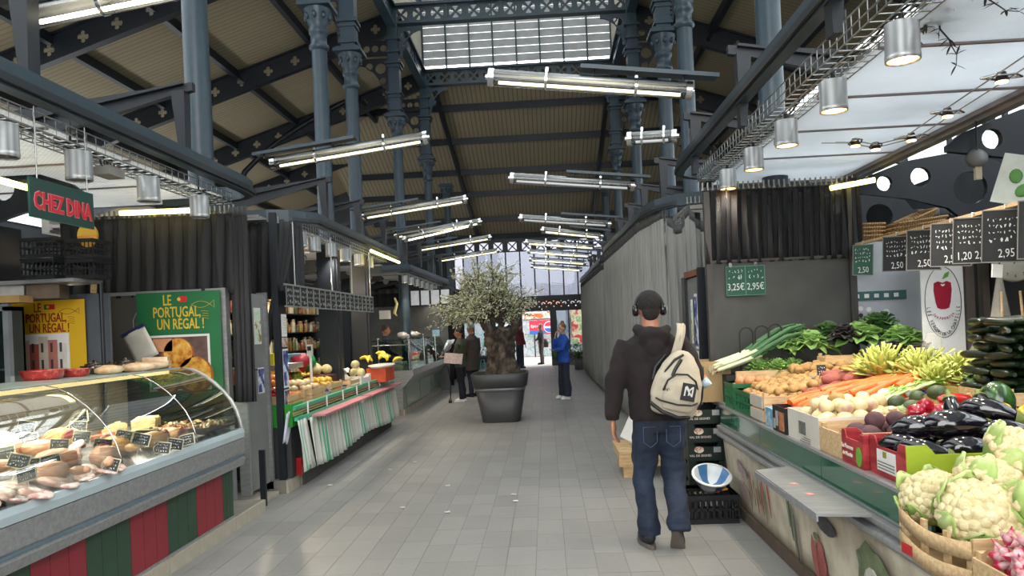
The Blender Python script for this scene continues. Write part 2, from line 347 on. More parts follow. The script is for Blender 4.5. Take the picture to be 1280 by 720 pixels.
# ================================================================ CAST-IRON COLUMNS
def column(x, y, ornate, r=.105):
    nm = 'slender ornate cast-iron column' if ornate else 'plain round blue-grey steel column'
    m = M()
    m.lathe([(.16, 0), (.16, .25), (.125, .3), (r, .36), (r*.94, 5.2)], 16, (x, y, 0))
    o = st('pillar', m, steel)
    if x == XLc and y in (9.5, 11.1): M().box((x, y, 1.3), (.23, .27, 2.6)).box((x+.145, y-.12, 1.3), (.02, .03, 2.6)).o('pillar_sleeve', steeld, o)
    c = M(); z = 5.2
    c.lathe([(r, z), (r*1.25, z+.03), (r*1.25, z+.06), (r, z+.09), (r, z+.2), (r*1.2, z+.22), (r*1.2, z+.26), (r*1.05, z+.3), (r*1.3, z+.36), (r*1.7, z+.5), (r*1.75, z+.53)], 14, (x, y, 0))
    for i in range(8):
        a = i*pi/4; c.ell((x+cos(a)*.155, y+sin(a)*.155, z+.43), (.035, .035, .05), None, 6, 4)
    c.box((x, y, z+.56), (.42, .42, .05)); c.box((x, y, z+.6), (.34, .34, .04))
    c.o('capital', steel, o)
    if ornate:
        p = M(); p.box((x, y, z+1.2), (.22, .22, 1.2))
        for zz, w in ((z+.7, .28), (z+.95, .26), (z+1.02, .30), (z+1.55, .28), (z+1.62, .34), (z+1.85, .27), (z+2.1, .3)): p.box((x, y, zz), (w, w, .045))
        for k in range(3): p.box((x-.12 if x < 0 else x+.12, y, z+.78+k*.07), (.05, .12, .04))
        p.box((x, y, z+2.2), (.2, .2, .9)); p.o('pilaster', steel, o)
        sg = 1 if x < 0 else -1
        # brackets: filigree spandrels towards the aisle side (roof slope) and across
        for dx, nmz in ((-sg, 'outer'), (sg, 'inner')):
            b = M(); W, Hh = (.75, 1.0) if dx == -sg else (.5, .62); zt = 7.55 if dx == sg else z+1.75
            arc = [(W-W*sin(t)*1., -Hh+Hh*(1-cos(t))*0+Hh*(sin(t))*0-(0)) for t in (0,)]
            outer = [(0, 0), (W, 0), (W, -.07)]+[(W-(W-.07)*sin(i/7*pi/2), -.07-(Hh-.07)*(1-cos(i/7*pi/2))) for i in range(1, 8)]+[(0, -Hh)]
            holes = [circ(.14*W/.5, -.16, .075), circ(.15, -.36, .05), circ(.42*W, -.11, .04)] if W < .6 else [circ(.17, -.2, .11), circ(.4, -.15, .07), circ(.14, -.45, .07), circ(.12, -.65, .045), circ(.57, -.1, .035)]
            b.plate(outer, holes, .035, lambda u, v, w: (x+dx*(.1+u), y+w, zt+v)); b.o('bracket', steel if dx == sg else steeld, o)
            # scroll rib along the arc
        if 1:
            b = M(); b.plate([(0, 0), (.62, 0), (.62, -.3), (0, -.3)], [circ(.1, -.15, .07), circ(.27, -.15, .07), circ(.44, -.15, .07), circ(.56, -.15, .03)], .035, lambda u, v, w: (x-sg*(.1+u), y+w, z+2.1+v)); b.o('filigree_panel', steeld, o)
    return o
for x in (XLc, XRc):
    for y in (11.1, 14.6, 18.4): column(x, y, True)
    column(-3.27 if x < 0 else 2.28, 7.0 if x < 0 else 7.25, False, r=.125); column(x, 9.5, False)
    column(x, 22.0, False)
# ================================================================ WALLS
wallm = mat('dark_hall_wall', '2e3236', .8, var=.2, scale=2)
for nm, x, n in (('wall_left', XO, 1), ('wall_right', XI, 1)):
    w = st(nm, M().bx(x-.1, x+.1, -7, 26.4, 0, 4.4), wallm)
    m = M(); zt = (zl(XO) if x < 0 else zr(XI))
    for i in range(18): m.bx(x-.04, x+.04, -7+i*1.96, -6.92+i*1.96, 4.4, zt)
    m.bx(x-.05, x+.05, -7, 26.4, 4.4, 4.46); wi = st('window_%d' % (1 if x < 0 else 2), m, steeld)
    M().bx(x-.004, x+.004, -7, 26.4, 4.4, zt).o('pane', glassy('clerestory_glass', 'e8eef0', .6, .9), wi)
w = st('wall_back', M().bx(XO, XI, -7.1, -6.95, 0, 1.0).bx(XO, -5, -7.1, -6.95, 1, 9).bx(4, XI, -7.1, -6.95, 1, 9), wallm)
# end wall: left and right solid parts, glazed centre
WX0, WX1 = -3.2, 1.7
w = st('wall_end', M().bx(XO, WX0, EY, EY+.2, 0, 8).bx(WX1+.9, XI, EY, EY+.2, 0, 8).bx(WX0, WX1+.9, EY, EY+.2, 4.62, 8), wallm)
fw = st('window_3', M().bx(WX0, WX1+.9, EY-.03, EY+.12, 4.54, 4.62).bx(WX0, WX1+.9, EY-.05, EY+.1, 2.38, 2.52).bx(WX0, WX1+.9, EY-.02, EY+.08, 1.96, 2.06), steeld)
m = M(); holes = []; P_ = .513
x0 = -2.63
for i in range(10):
    cx = x0+.01+i*P_
    if cx+.2 > WX1+.9: break
    q = .16
    for k in range(4):
        a = k*pi/2; c_, s_ = cos(a), sin(a)
        holes.append([(cx+c_*px-s_*py, 4.34+s_*px+c_*py) for px, py in ((.028, 0), (q, .13), (q, -.13))])
m.plate([(WX0, 4.14), (WX1+.9, 4.14), (WX1+.9, 4.56), (WX0, 4.56)], holes, .05, lambda u, v, w: (u, EY+w, v)); m.o('crossed_band', steeld, fw)
for i in range(11):
    x = -2.88+i*P_; M().bx(x-.025, x+.025, EY-.02, EY+.04, 2.5, 4.15).o('mullion', steeld, fw)
m = M(); holes = []
for i in range(18):
    cx = -2.95+i*.262; sgn = 1 if i % 2 else -1
    sp = [(cx+sgn*(.085-.006*k)*cos(k*.52)*1.15, 2.22+(.085-.006*k)*sin(k*.52)) for k in range(10)]
    sp += [(cx+sgn*(.048-.004*k)*cos(k*.52)*1.15, 2.22+(.048-.004*k)*sin(k*.52)) for k in range(8, -1, -1)]
    holes.append(sp)
    holes.append(circ(cx+.131, 2.31, .022, 6)); holes.append(circ(cx+.131, 2.12, .022, 6))
m.plate([(WX0, 2.05), (WX1+.9, 2.05), (WX1+.9, 2.39), (WX0, 2.39)], holes, .03, lambda u, v, w: (u, EY+w, v)); m.o('scroll_band', steeld, fw)
gl = glassy('window_glass', 'e4e8ec', .5, .93)
for i in range(10):
    x = -2.88+i*P_; M().bx(x+.025, x+P_-.025, EY+.005, EY+.012, 2.52, 4.14).o('pane', gl, fw)
d = st('door_1', M().bx(.17, .4, EY-.1, EY+.1, 0, 2.05).bx(-1.1, -.83, EY-.1, EY+.1, 0, 2.05).bx(-2.0, -1.8, EY-.1, EY+.1, 0, 2.05), steeld)
M().bx(-1.7, -1.66, EY, EY+.05, 0, 1.96).bx(-1.2, -1.16, EY, EY+.05, 0, 1.96).bx(-1.7, -1.16, EY, EY+.05, .9, .95).o('side_door_frame', mat('dark_red_paint', '6d1a1d', .5), d)
m = M()
for x in (.84, 1.36, WX1+.15): m.bx(x-.025, x+.025, EY, EY+.05, .45, 1.96)
for x in (-2.6, -3.0): m.bx(x-.025, x+.025, EY, EY+.05, .45, 1.96)
m.bx(.4, WX1+.9, EY-.03, EY+.1, .4, .45).bx(WX0, -2.0, EY-.03, EY+.1, .4, .45); m.o('window_frame', steeld, d)
M().bx(.4, WX1+.9, EY-.1, EY+.15, 0, .22).bx(WX0, -2.0, EY-.1, EY+.15, 0, .22).o('plinth', mat('pale_stone', '8f8b82', .8), d)
M().bx(.4, WX1+.9, EY+.02, EY+.025, .42, 1.96).bx(WX0, -2.0, EY+.02, EY+.025, .42, 1.96).o('pane', gl, d)
for x0_, x1_, lb in ((.5, 1.3, 'dark window box of green plants right of the entrance door'), (-2.95, -2.1, 'dark window box of green and pink flowers left of the entrance door')):
    t = T('window_planter', lb, 'planter', (0, EY-.22, 0))
    M().bx(x0_, x1_, -.1, .1, .22, .42).o('trough', blackm, t)
    m = M(); rr = random.Random(3)
    for i in range(160):
        p = V((rr.uniform(x0_, x1_), rr.uniform(-.1, .1), .42+rr.random()**1.5*.35)); a = rr.random()*6; m.m = 1 if (x0_ < 0 and rr.random() < .12) else 0
        m.add([p, p+V((.05*cos(a), .05*sin(a), .03)), p+V((.02*cos(a+1), .02*sin(a+1), .08))], [(0, 1, 2)])
    m.o('leaves', [mat('fresh_leaf', '5f7f3a', .6), mat('pink_petal', 'c56a76', .6)], t, kind='stuff')
# ================================================================ STREET beyond the end wall
pav = mat('pale_street_paving', '96928c', .8, var=.1, scale=2)
st('pavement', M().bx(-30, 30, 26.7, 60, -.15, -.01), pav)
s = NT('graffiti_shopfront'); v = s.co((1, 1, 1.5)); f = s.noise(2.3, v, 3); g = s.noise(3.1, s.co((1.6, 1, 1)), 2)
c = s.ramp(f, ((.40, 'b4b8ba'), (.47, '7fa0a8'), (.5, 'bcbcbc'), (.6, 'a8adae'), (.63, '4f6f7c'), (.66, 'b4b4b4')))
s.l(s.mix(s.ramp(g, ((.62, '000000'), (.64, 'ffffff'))), c, '7aa58c'), s.b.inputs['Base Color'])
graf = s.m
orange = blend('orange_red_mural', ((.35, 'c65a35'), (.48, 'e8e0d6'), (.55, 'd47a4a'), (.7, 'b23c2c')), 2.5, (1, 1, 2), .8)
bl = st('building', M().bx(-9, 9, 34.5, 42, 0, 9), mat('pale_lavender_render', '8f909c', .8, var=.05, scale=.5))
M().bx(-6, 7, 34.3, 34.5, 0, 1.75).o('shopfront', graf, bl); M().bx(-6, 7, 34.25, 34.5, 1.75, 2.35).o('mural_band', orange, bl)
M().bx(1.2, 2.3, 34.2, 34.3, .5, 2.1).o('mural_panel', blend('red_green_mural', ((.4, 'b63a30'), (.5, 'd9c9a8'), (.6, '7d9a6a')), 3), bl)
M().bx(.5, 1.1, 34.18, 34.26, 1.1, 2.2).o('shop_window', mat('grey_shop_glass', '6e7b84', .3), bl)
for x in (-.55, .3, -2.5, 2.2):
    pts = [(x+.38*cos(i*pi/12), 2.42+.38*sin(i*pi/12)) for i in range(13)]
    M().plate(pts, [], .12, lambda u, v_, w: (u, 34.2+w, v_)).o('arched_awning', mat('orange_awning', 'c98a68', .7), bl)
for x in (.85, -1.2):
    M().tube([(x+.2*(1-k*.05)*cos(k*.6), 34.2, 2.65+.2*(1-k*.05)*sin(k*.6)) for k in range(16)], .025, 5).o('scroll_ornament', mat('grey_ornament', '8b8f98', .6), bl)
t = T('billboard', 'red white and blue advertising panel with round logo across the street', 'billboard', (-.03, 33.9, 1.35))
[M().cyl((x, 0, -.32), (x, 0, -1.36), .03, n=6).o('post', steeld, t) for x in (-.5, .3)]; M().bx(-.72, .5, -.03, .03, -.32, .32).o('panel', mat('billboard_red', 'd0344a', .5, var=0), t)
M().bx(-.72, .0, -.036, -.03, -.32, -.14).o('blue_strip', mat('billboard_blue', '3a5fae', .5, var=0), t)
text('lettering', 'Epicerie', mat('paint_white', 'f0f0f0', .6, var=0), .2, t, (-.4, -.04, .06), sx=.8)
m = M(); m.plate(circ(.2, 0, .27, 20), [], .012, lambda u, v_, w: (u, -.04+w, v_)); m.o('logo_disc', MATS['paint_white'], t)
m = M(); m.plate([(.2+.23*cos(a), .04+.2*sin(a)) for a in [i*pi/10 for i in range(11)]], [], .01, lambda u, v_, w: (u, -.052+w, v_)); m.o('logo_red', MATS['billboard_red'], t)
m = M(); m.plate([(.2+.23*cos(a), -.05-.19*sin(a)) for a in [i*pi/10 for i in range(11)]], [], .01, lambda u, v_, w: (u, -.052+w, v_)); m.o('logo_blue', MATS['billboard_blue'], t)
# ================================================================ STALL FRAMES (structure): rails, ribs, canopies
def sweep(m, pts, w, h):
    """rectangular bar along a level polyline, mitred"""
    pts = [V(p) for p in pts]; vs = []
    for i, p in enumerate(pts):
        t = (pts[min(i+1, len(pts)-1)]-pts[max(i-1, 0)]); t.z = 0; t.normalize(); n = V((t.y, -t.x, 0))
        for a, b in ((-w/2, -h/2), (w/2, -h/2), (w/2, h/2), (-w/2, h/2)): vs.append(p+n*a+V((0, 0, b)))
    k = len(pts); m.add(vs, [(i*4+j, i*4+(j+1) % 4, i*4+4+(j+1) % 4, i*4+4+j) for i in range(k-1) for j in range(4)]+[(3, 2, 1, 0), tuple(range(k*4-4, k*4))]); return m
def frame(pts, ribs, side, zc, sheet, name='stall_frame', dim=0):
    """rail with C channel, cantilever ribs with round holes, and translucent roof sheets"""
    root = O(name, None, kind='structure')
    m = sweep(M(), pts, .07, .13); m.o('rail', steel, root)
    m = sweep(M(), [(p[0]-side*.045, p[1], p[2]-.03) for p in pts], .03, .04); m.o('curtain_track', steeld, root)
    fx = 1.42 if side > 0 else -2.56
    tipx = 2.8 if side > 0 else -3.35
    for y in ribs:
        m = M(); m.plate([(-.1, 3.36), (-.1, 3.30), (.02, 3.28), (.9, 3.06), (1.5, 2.98), (1.5, 3.2), (.9, 3.26)], [], .05, lambda u, v_, w: (fx+side*u, y+w, v_))
        m.plate([(-.05, 3.3), (.05, 3.3), (.0, 2.8), (-.04, 2.8)], [], .09, lambda u, v_, w: (fx+side*u, y+w, v_))
        m.box((fx+side*.6, y, 3.33-.09), (1.3, .12, .018), (0, side*.17, 0)); m.o('cantilever_arm', steeld, root)
        pl = [(0, 2.62), (.1, 2.70), (.5, 2.84), (.95, 2.9), (1.3, 2.8), (1.5, 2.55), (1.56, 2.2), (1.5, 0), (1.2, 0), (1.18, 1.9), (1.08, 2.2), (.85, 2.4), (.5, 2.5), (0, 2.58)]
        M().plate(pl, [circ(.3, 2.65, .07, 14), circ(.62, 2.69, .09, 14), circ(1.05, 2.57, .15, 16)], .05, lambda u, v_, w: (tipx+side*u, y+.1+w, v_)).o('curved_rib', steeld, root)
    x0, x1 = (1.74, 3.0) if side > 0 else (-2.84, -5.0)
    ys = sheet; k = len(ys)-1
    for i in range(k):
        m = M(); m.bx(x0, x1, ys[i]+.012, ys[i+1]-.012, zc, zc+.012)
        m.o('roof_sheet', [sheetL, sheetR][side > 0] if not dim else sheetD, root)
    m = M(); [m.bx(x0, x1, y-.012, y+.012, zc-.01, zc+.02) for y in ys]; m.bx(x1-.02, x1+.02, ys[0], ys[-1], zc-.03, zc+.03); M().bx(x1+side*.02, x1+side*.10, ys[0], ys[-1], zc-.06, zc+.14).o('gutter', mat('beige_grey_gutter', '8f8b82', .5), root); m.o('sheet_joint', mat('grey_pink_joint', '8d8486', .5), root)
    return root
def sheet_mat(name, col, spots, tl=.78):
    s = NT(name); v = s.co((1, 1, 1)); b = s.b; b.inputs['Roughness'].default_value = .5
    wv = s.new('TexWave', wave_type='BANDS', bands_direction='DIAGONAL', Scale=18., Distortion=.3); s.l(v, wv.inputs['Vector'])
    c = s.ramp(s.noise(1.5, v, 4), ((.3, tuple(x*.85 for x in lin(col)[:3])), (.7, col)))
    if spots: c = s.mix(s.ramp(s.noise(7, s.co((1, 4, 1)), 3), ((.55, '000000'), (.66, '8a8a8a'))), c, '8c8a86')
    c = s.mix(.12, c, wv.outputs['Color'], 'MULTIPLY'); s.l(c, b.inputs['Base Color'])
    tr = s.new('BsdfTranslucent'); s.l(c, tr.inputs[0]); mx = s.new('MixShader'); mx.inputs[0].default_value = tl
    s.l(b.outputs[0], mx.inputs[1]); s.l(tr.outputs[0], mx.inputs[2]); s.l(mx.outputs[0], s.out.inputs[0]); return s.m
sheetL = sheet_mat('dusty_translucent_sheet', 'e9e7e4', True); sheetR = sheet_mat('translucent_ribbed_sheet', 'eef1f4', False); sheetD = sheet_mat('grimy_translucent_sheet', 'c9c6c0', False)
zr_ = 2.8
frame([(-2.5, -3, zr_), (-2.5, 6.1, zr_), (-2.53, 6.3, zr_), (-2.62, 6.42, zr_), (-2.8, 6.5, zr_), (-3.4, 6.52, zr_-.02)], (.4, 2.0, 3.6, 5.2), -1, 2.78, [-1, -.1, .75, 1.6, 2.45, 3.3, 4.15, 5.0, 5.85, 6.7], 'stall_frame_left_near')
frame([(-3.4, 7.5, 2.76), (-2.85, 7.55, 2.76), (-2.66, 7.62, 2.76), (-2.55, 7.8, 2.76), (-2.5, 8.0, 2.78), (-2.48, 12.5, 2.78)], (8.6, 10.2, 11.8), -1, 2.72, [7.3, 8.15, 9.0, 9.85, 10.7, 11.6, 12.5], 'stall_frame_left_middle', 1)
frame([(-3.4, 12.9, 2.6), (-2.9, 12.95, 2.6), (-2.6, 13.1, 2.62), (-2.46, 13.4, 2.64), (-2.42, 18.4, 2.66)], (13.6, 15.2, 16.8, 18.2), -1, 2.66, [12.8, 14, 15.2, 16.4, 17.6, 18.6], 'stall_frame_left_far', 1)
frame([(1.4, -3, 3.02), (1.4, 7.3, 3.02), (1.43, 7.55, 3.02), (1.55, 7.7, 3.02), (1.8, 7.78, 3.0), (2.6, 7.8, 2.98)], (.3, 1.9, 3.5, 5.1, 6.7), 1, 2.84, [-1, -.3, .5, 1.35, 2.15, 2.98, 3.8, 4.64, 5.46, 6.35, 7.5], 'stall_frame_right_near')
frame([(2.6, 7.9, 2.8), (1.9, 7.95, 2.8), (1.5, 8.1, 2.8), (1.32, 8.4, 2.8), (1.26, 9, 2.82), (1.2, 14.2, 2.86)], (8.5, 10.1, 11.7, 13.3), 1, 2.84, [7.9, 9.1, 10.3, 11.5, 12.7, 14.2], 'stall_frame_right_middle', 1)
frame([(1.9, 14.7, 2.74), (1.35, 14.8, 2.74), (1.2, 15.2, 2.76), (1.16, 23, 2.8)], (15.5, 17.1, 18.7, 20.3, 21.9), 1, 2.84, [14.6, 16, 17.4, 18.8, 20.2, 21.6, 23], 'stall_frame_right_far', 1)
st('wall_blocker_left', M().bx(-5.15, -5.1, -1, 7.0, 0, 2.66), mat('near_black_board', '17181a', .7))  # dark board added to block bright gaps under the left canopy
# ================================================================ TUBE LUMINAIRES
tubeglass = glassy('clear_tube_plastic', 'f2f4f4', 1.6, .9, .06)
lampm = mat('lit_tube', 'fff6e0', .3, var=0, emit=6, ecol='fff3d8'); lampy = mat('lit_tube_dim', 'fbf3cf', .3, var=0, emit=2.4, ecol='fdf1c4'); faintm = mat('faint_glow_tube', 'e9ebe9', .3, var=0, emit=.5)  # the palest tube has a faint glow put into its material
def lum(a, b, label, lm=None, plate=True, r=.062, side=1):
    a, b = V(a), V(b); t = T('tube_luminaire', label, 'tube light', a, group='tube lights over the aisle'); d = b-a; L = d.length; u = d/L
    q = u.to_track_quat('X', 'Z').to_matrix(); t.rotation_euler = q.to_euler()
    M().cyl((.03, 0, 0), (L-.03, 0, 0), r, n=14, cap=False).o('clear_tube', tubeglass, t)
    M().add(sum([[(x, r*.92*cos(a_), r*.92*sin(a_)) for a_ in [pi*(.08+.84*i/6) for i in range(7)]] for x in (.05, L-.05)], []), [(i, i+1, 8+i, 7+i) for i in range(6)], True).o('reflector', mat('satin_reflector', 'd0d2d2', .35, .5, var=.05), t, solid=.003)
    M().cyl((.08, 0, -.034), (L-.08, 0, -.034), .013, n=8).o('lamp', lm or lampy, t)
    for x in (0, L-.045): M().cyl((x, 0, 0), (x+.045, 0, 0), r*1.08, n=14).cyl((x+.045*(x > 0)-.02*(x == 0), 0, 0), (x+.045*(x > 0)+.02*(x > 0), 0, 0), .02, n=8).o('end_cap', chrome, t)
    for x in (L*.28, L*.72): M().cyl((x, 0, 0), (x+.02, 0, 0), r*1.1, n=14).box((x+.01, 0, r*1.2), (.02, .03, .05)).o('clip', chrome, t)
    if plate:
        x0, x1 = (L*.45, L*1.12) if side > 0 else (-L*.1, L*.55)
        M().box(((x0+x1)/2, .02, r+.06), (x1-x0, .16, .012)).box(((x0+x1)/2, -.06, r+.05), (x1-x0, .012, .03)).o('top_plate', steel, t)
        M().cyl((x0+.1, 0, r+.06), (x0+.1, 0, r), .012, n=6).cyl((x1-.25, 0, r+.06), (x1-.25, 0, r), .012, n=6).o('hanger', steeld, t)
    return t
Lr = (-.35, 5.5, 3.38), (1.15, 5.5, 3.19)
lum(*Lr, 'clear tube light nearest on the right, in front of the skylight', lampy)
lum((.85, 7.05, 3.24), (1.3, 6.95, 3.22), 'short stubby clear tube light beside the right cast-iron columns', faintm, False)
for y, lb in ((8.8, 'second long clear tube light reaching in from the right'), (12, 'third long tube light on the right, beyond the short one'), (13.6, 'pair-lit tube light low on the right, fourth in the row'), (15.4, 'fifth tube light on the right, over the curtains'), (17.2, 'sixth tube light on the right, small against the glazing'), (19.2, 'seventh tube light on the right, small against the glazing'), (21.4, 'last tube light on the right before the entrance')):
    lum((-.35 if y < 13 or y > 14 else .0, y, 3.33-.006*y), (1.12, y, 3.16-.006*y), lb, faintm if y in (8.8, 12) else lampy)
lum((-2.7, 3.8, 3.26), (-1.2, 3.8, 3.46), 'clear tube light at top left, closest to the camera', lampm, True, side=-1)
for y, lb in ((7.2, 'second clear tube light on the left, in front of the big rafters'), (10.8, 'third clear tube light on the left, over the produce stall'), (13.2, 'fourth tube light on the left, half behind the olive tree top'), (15.6, 'fifth tube light on the left, just above the olive crown'), (18.4, 'sixth tube light on the left, hidden by olive twigs')):
    lum((-2.65, y, 3.22), (-1.08, y, 3.40), lb, lampy, True, side=-1)
lum((-2.35, 12.4, 3.05), (-1.2, 12.7, 3.3), 'warm glowing tube light tilted above the olive tree', lampm, False)
lum((-.8, 26.38, 1.95), (.14, 26.38, 1.95), 'lit tube light over the entrance doorway', lampm, False)
# ================================================================ LEFT NEAR STALL : deli counter
tilek = mat('beige_kerb_tile', 'b3aa98', .5, var=.1)
def kerb(name, x, y0, y1, depth, h, n, label, par=None, mt=None):
    k = O(name, None, kind='structure'); L = (y1-y0)/n
    me = M().box((0, 0, h/2), (.02, L-.006, h-.004)).mesh('kerb_tile', mt or tilek)
    M().bx(x-depth, x-.011, y0, y1, 0, h).o('kerb_core', mat('grey_cement', '7f7b72', .9), k)
    for i in range(n): O('kerb_tile', me, k, loc=(x, y0+(i+.5)*L, 0))
    return k
kerb('trim_1', -2.5, 2.0, 6.28, 1.3, .1, 21, '')
M().bx(-3.4, -2.6, 6.3, 6.9, 0, .035).o('trim_2', tilek, kind='structure')
kerb('trim_3', -2.53, 6.92, 7.25, 1.0, .12, 3, '')
t = T('refrigerated_display_counter', 'curved-glass deli counter of cured meats with red and green striped front', 'display counter', (-2.5, 3.8, 0))
G = lambda m: m
def L(y): return y-3.8
X0 = 0.
redp = mat('dark_red_panel', '8e2a35', .5, var=.08); greenp = mat('dark_green_panel', '2f4a36', .5, var=.08)
ys = [1.7, 2.12, 2.56, 3.0, 3.42, 3.85, 4.27, 4.70, 5.10, 5.52, 5.70]
for i in range(len(ys)-1):
    m = M()
    for j in range(3):
        a = ys[i]+(ys[i+1]-ys[i])*j/3; b = ys[i]+(ys[i+1]-ys[i])*(j+1)/3; m.bx(-.06, -.02, L(a)+.002, L(b)-.002, .1, .5)
    m.o('front_panel', greenp if i % 2 == (len(ys)-2) % 2 else redp, t, label='green striped front panel' if i % 2 == (len(ys)-2) % 2 else 'red striped front panel')
M().bx(-.06, -.01, L(1.7), L(5.72), .095, .115).o('base_trim', inox, t)
M().bx(-1.0, -.06, L(1.7), L(5.66), .1, .55).o('base', mat('dark_base', '2b2c2e', .7), t)
m = M()
prof = [(-.03, .47), (.05, .50), (.07, .555), (.055, .565), (.062, .60), (.066, .715), (.02, .72), (-.03, .68)]
def ext(m, prof, y0, y1, close=True, smooth=False):
    n = len(prof); m.add([(a, y, b) for y in (y0, y1) for a, b in prof], [(i, (i+1) % n, n+(i+1) % n, n+i) for i in range(n if close else n-1)]+([tuple(range(n-1, -1, -1)), tuple(range(n, 2*n))] if close else []), smooth); return m
ext(m, prof, L(1.7), L(5.76)); m.o('stainless_skirt', inox, t)
ext(M(), [(.04, .715), (.066, .72), (.07, .76), (.06, .792), (.03, .797), (.03, .7)], L(1.7), L(5.76)).o('front_rim', mat('pale_blue_grey_rim', 'b7c4c8', .3, var=.03), t)
M().bx(.066, .070, L(1.7), L(5.74), .575, .59).o('bumper_strip', mat('blue_grey_strip', '6f8796', .3, .4), t)
# deck, interior back, light strip, top
ext(M(), [(.04, .79), (-.85, .875), (-.85, .85), (.04, .76)], L(1.7), L(5.68)).o('display_deck', inox, t)
M().bx(-.86, -.84, L(1.7), L(5.7), .8, 1.26).o('rear_panel', mat('dark_olive_interior', '4a4436', .5, var=.2), t)
gp = [(.055, .795), (.045, .86), (.02, .94), (-.02, 1.02), (-.075, 1.09), (-.145, 1.16), (-.23, 1.225), (-.31, 1.27), (-.4, 1.288)]
for a, b in ((1.7, 2.9), (2.9, 4.1), (4.1, 5.0), (5.0, 5.72)):
    ext(M(), gp, L(a)+.004, L(b)-.004, False, True).o('curved_glass', glassy('counter_glass', 'e6eee8', .55, .97), t)
for y in (2.9, 4.1, 5.0): M().tube([(p[0], L(y), p[1]) for p in gp], .004, 4).o('glass_joint', chrome, t)
m = M(); m.plate([(.055, .795)]+gp[1:]+[(-.85, 1.29), (-.85, .86)], [], .008, lambda u, v, w: (u, L(5.73)+w, v)); m.o('end_glass', glassy('end_glass', 'dfe8e2', .6, .95), t)
m = M(); m.tube([(p[0]+.004, L(5.735), p[1]) for p in gp], .012, 6); m.o('end_trim', inox, t)
M().bx(-.86, -.42, L(1.7), L(5.74), 1.282, 1.296).o('top_shelf', mat('frosted_shelf', 'a9b8b2', .25, var=.05), t)
M().bx(-.47, -.44, L(1.7), L(5.6), 1.255, 1.28).o('light_strip', mat('warm_strip_light', 'ffe9b0', .4, var=0, emit=1.6, ecol='ffe2a0'), t)
l = bpy.data.lights.new('deli_strip_light', 'AREA'); l.shape = 'RECTANGLE'; l.size = .05; l.size_y = 3.9; l.energy = 75; l.color = (1, .93, .8); lo = bpy.data.objects.new('deli_strip_light', l); COL.objects.link(lo); lo.location = (-2.94, 3.7, 1.25); lo.rotation_euler = (0, R_(10), 0)
M().bx(.031, .035, L(5.58), L(5.66), .80, .85).o('temperature_sticker', paper, t)
# ---------------------------------------------------------------- meats and tags on the deck
def dz(x): return .797+max(0, -2.47-x)*.097
hamc = blend('pink_smoked_ham', ((.3, 'a87558'), (.55, 'c9977a'), (.8, 'd8b89c')), 7, bump=.3, rough=.45)
hamr = blend('dark_red_cured_meat', ((.35, '5f1f1d'), (.5, '8a3a33'), (.62, 'c9a08c')), 14, rough=.4)
rind = blend('golden_ham_rind', ((.3, 'a9713f'), (.6, 'cf9f66'), (.8, 'e2c294')), 8, bump=.3, rough=.45)
slic = blend('marbled_pork_slice', ((.35, 'b9807a'), (.5, 'd3a79e'), (.62, 'eadcd0')), 26, rough=.45)
cream = mat('cream_cheese_rind', 'dcc58e', .5, var=.1)
def ham(cut=True):
    m = M(); m.ell((0, 0, .05), (.13, .075, .06), (0, 0, 0), 14, 9, lambda p: 1-.35*max(0, p.x)**2 if p.x < .6 else .78-.2*(p.x-.6)); m.ell((.13, 0, .045), (.06, .026, .026), None, 8, 6)
    e = m.mesh('ham', rind); c = M(); c.m = 1 if 0 else 0; c.lathe([(.0, -.012), (.052, -.012), (.06, 0), (.052, .006), (0, .007)], 14, sx=1, sy=.85, cap=False); return e, c.mesh('cut_face', hamr)
hm, hc = ham()
def put_ham(x, y, rz, sc, label, cutm=None, body=rind):
    o = O('ham', hm if body is rind else hm.copy(), None, (x, y, dz(x)), (0, 0, rz), label, 'ham', 'hams in the counter'); o.scale = (sc,)*3
    if body is not rind: o.data.materials[0] = body
    O('cut_face', hc if cutm is None else cutm, o, (-.112, 0, .052), (0, -pi/2, 0)); return o
hcs = hc.copy(); hcs.materials[0] = slic
put_ham(-3.05, 4.45, 2.6, 1.35, 'round pink ham with dark red cut face at the back of the counter')
put_ham(-3.12, 3.98, .3, 1.75, 'largest smooth pale-brown ham lying on its side in the counter', hcs, hamc)
put_ham(-2.68, 4.45, -.5, 1.15, 'cured ham with dark red cut end just behind the front price tags')
put_ham(-2.62, 4.72, -1.9, 1.0, 'small cut ham standing on end, dark and light halves, right of the others')
put_ham(-2.6, 4.98, 2.6, .95, 'cut ham with marbled red face furthest right in the row')
put_ham(-2.56, 4.12, -.9, 1.1, 'ham with dark brown cut face near the front rim', None, hamc)
put_ham(-2.75, 3.95, -2.4, 1.1, 'folded brown ham knuckle between the price tags', hcs, hamc)
put_ham(-2.95, 3.55, 1.0, 1.3, 'long smoked ham lying behind the front tags at far left', hcs, hamc)
put_ham(-2.6, 3.72, .4, .95, 'pale ham piece in front of the double price tags', hcs, hamc)
put_ham(-3.2, 3.5, -.4, 1.2, 'pink ham at the back left end of the counter', None, rind)
sl = M().lathe([(0, 0), (.06, 0), (.064, .006), (.06, .013), (0, .013)], 14, sx=1.25, cap=False).mesh('meat_slice', slic)
rr = random.Random(5)
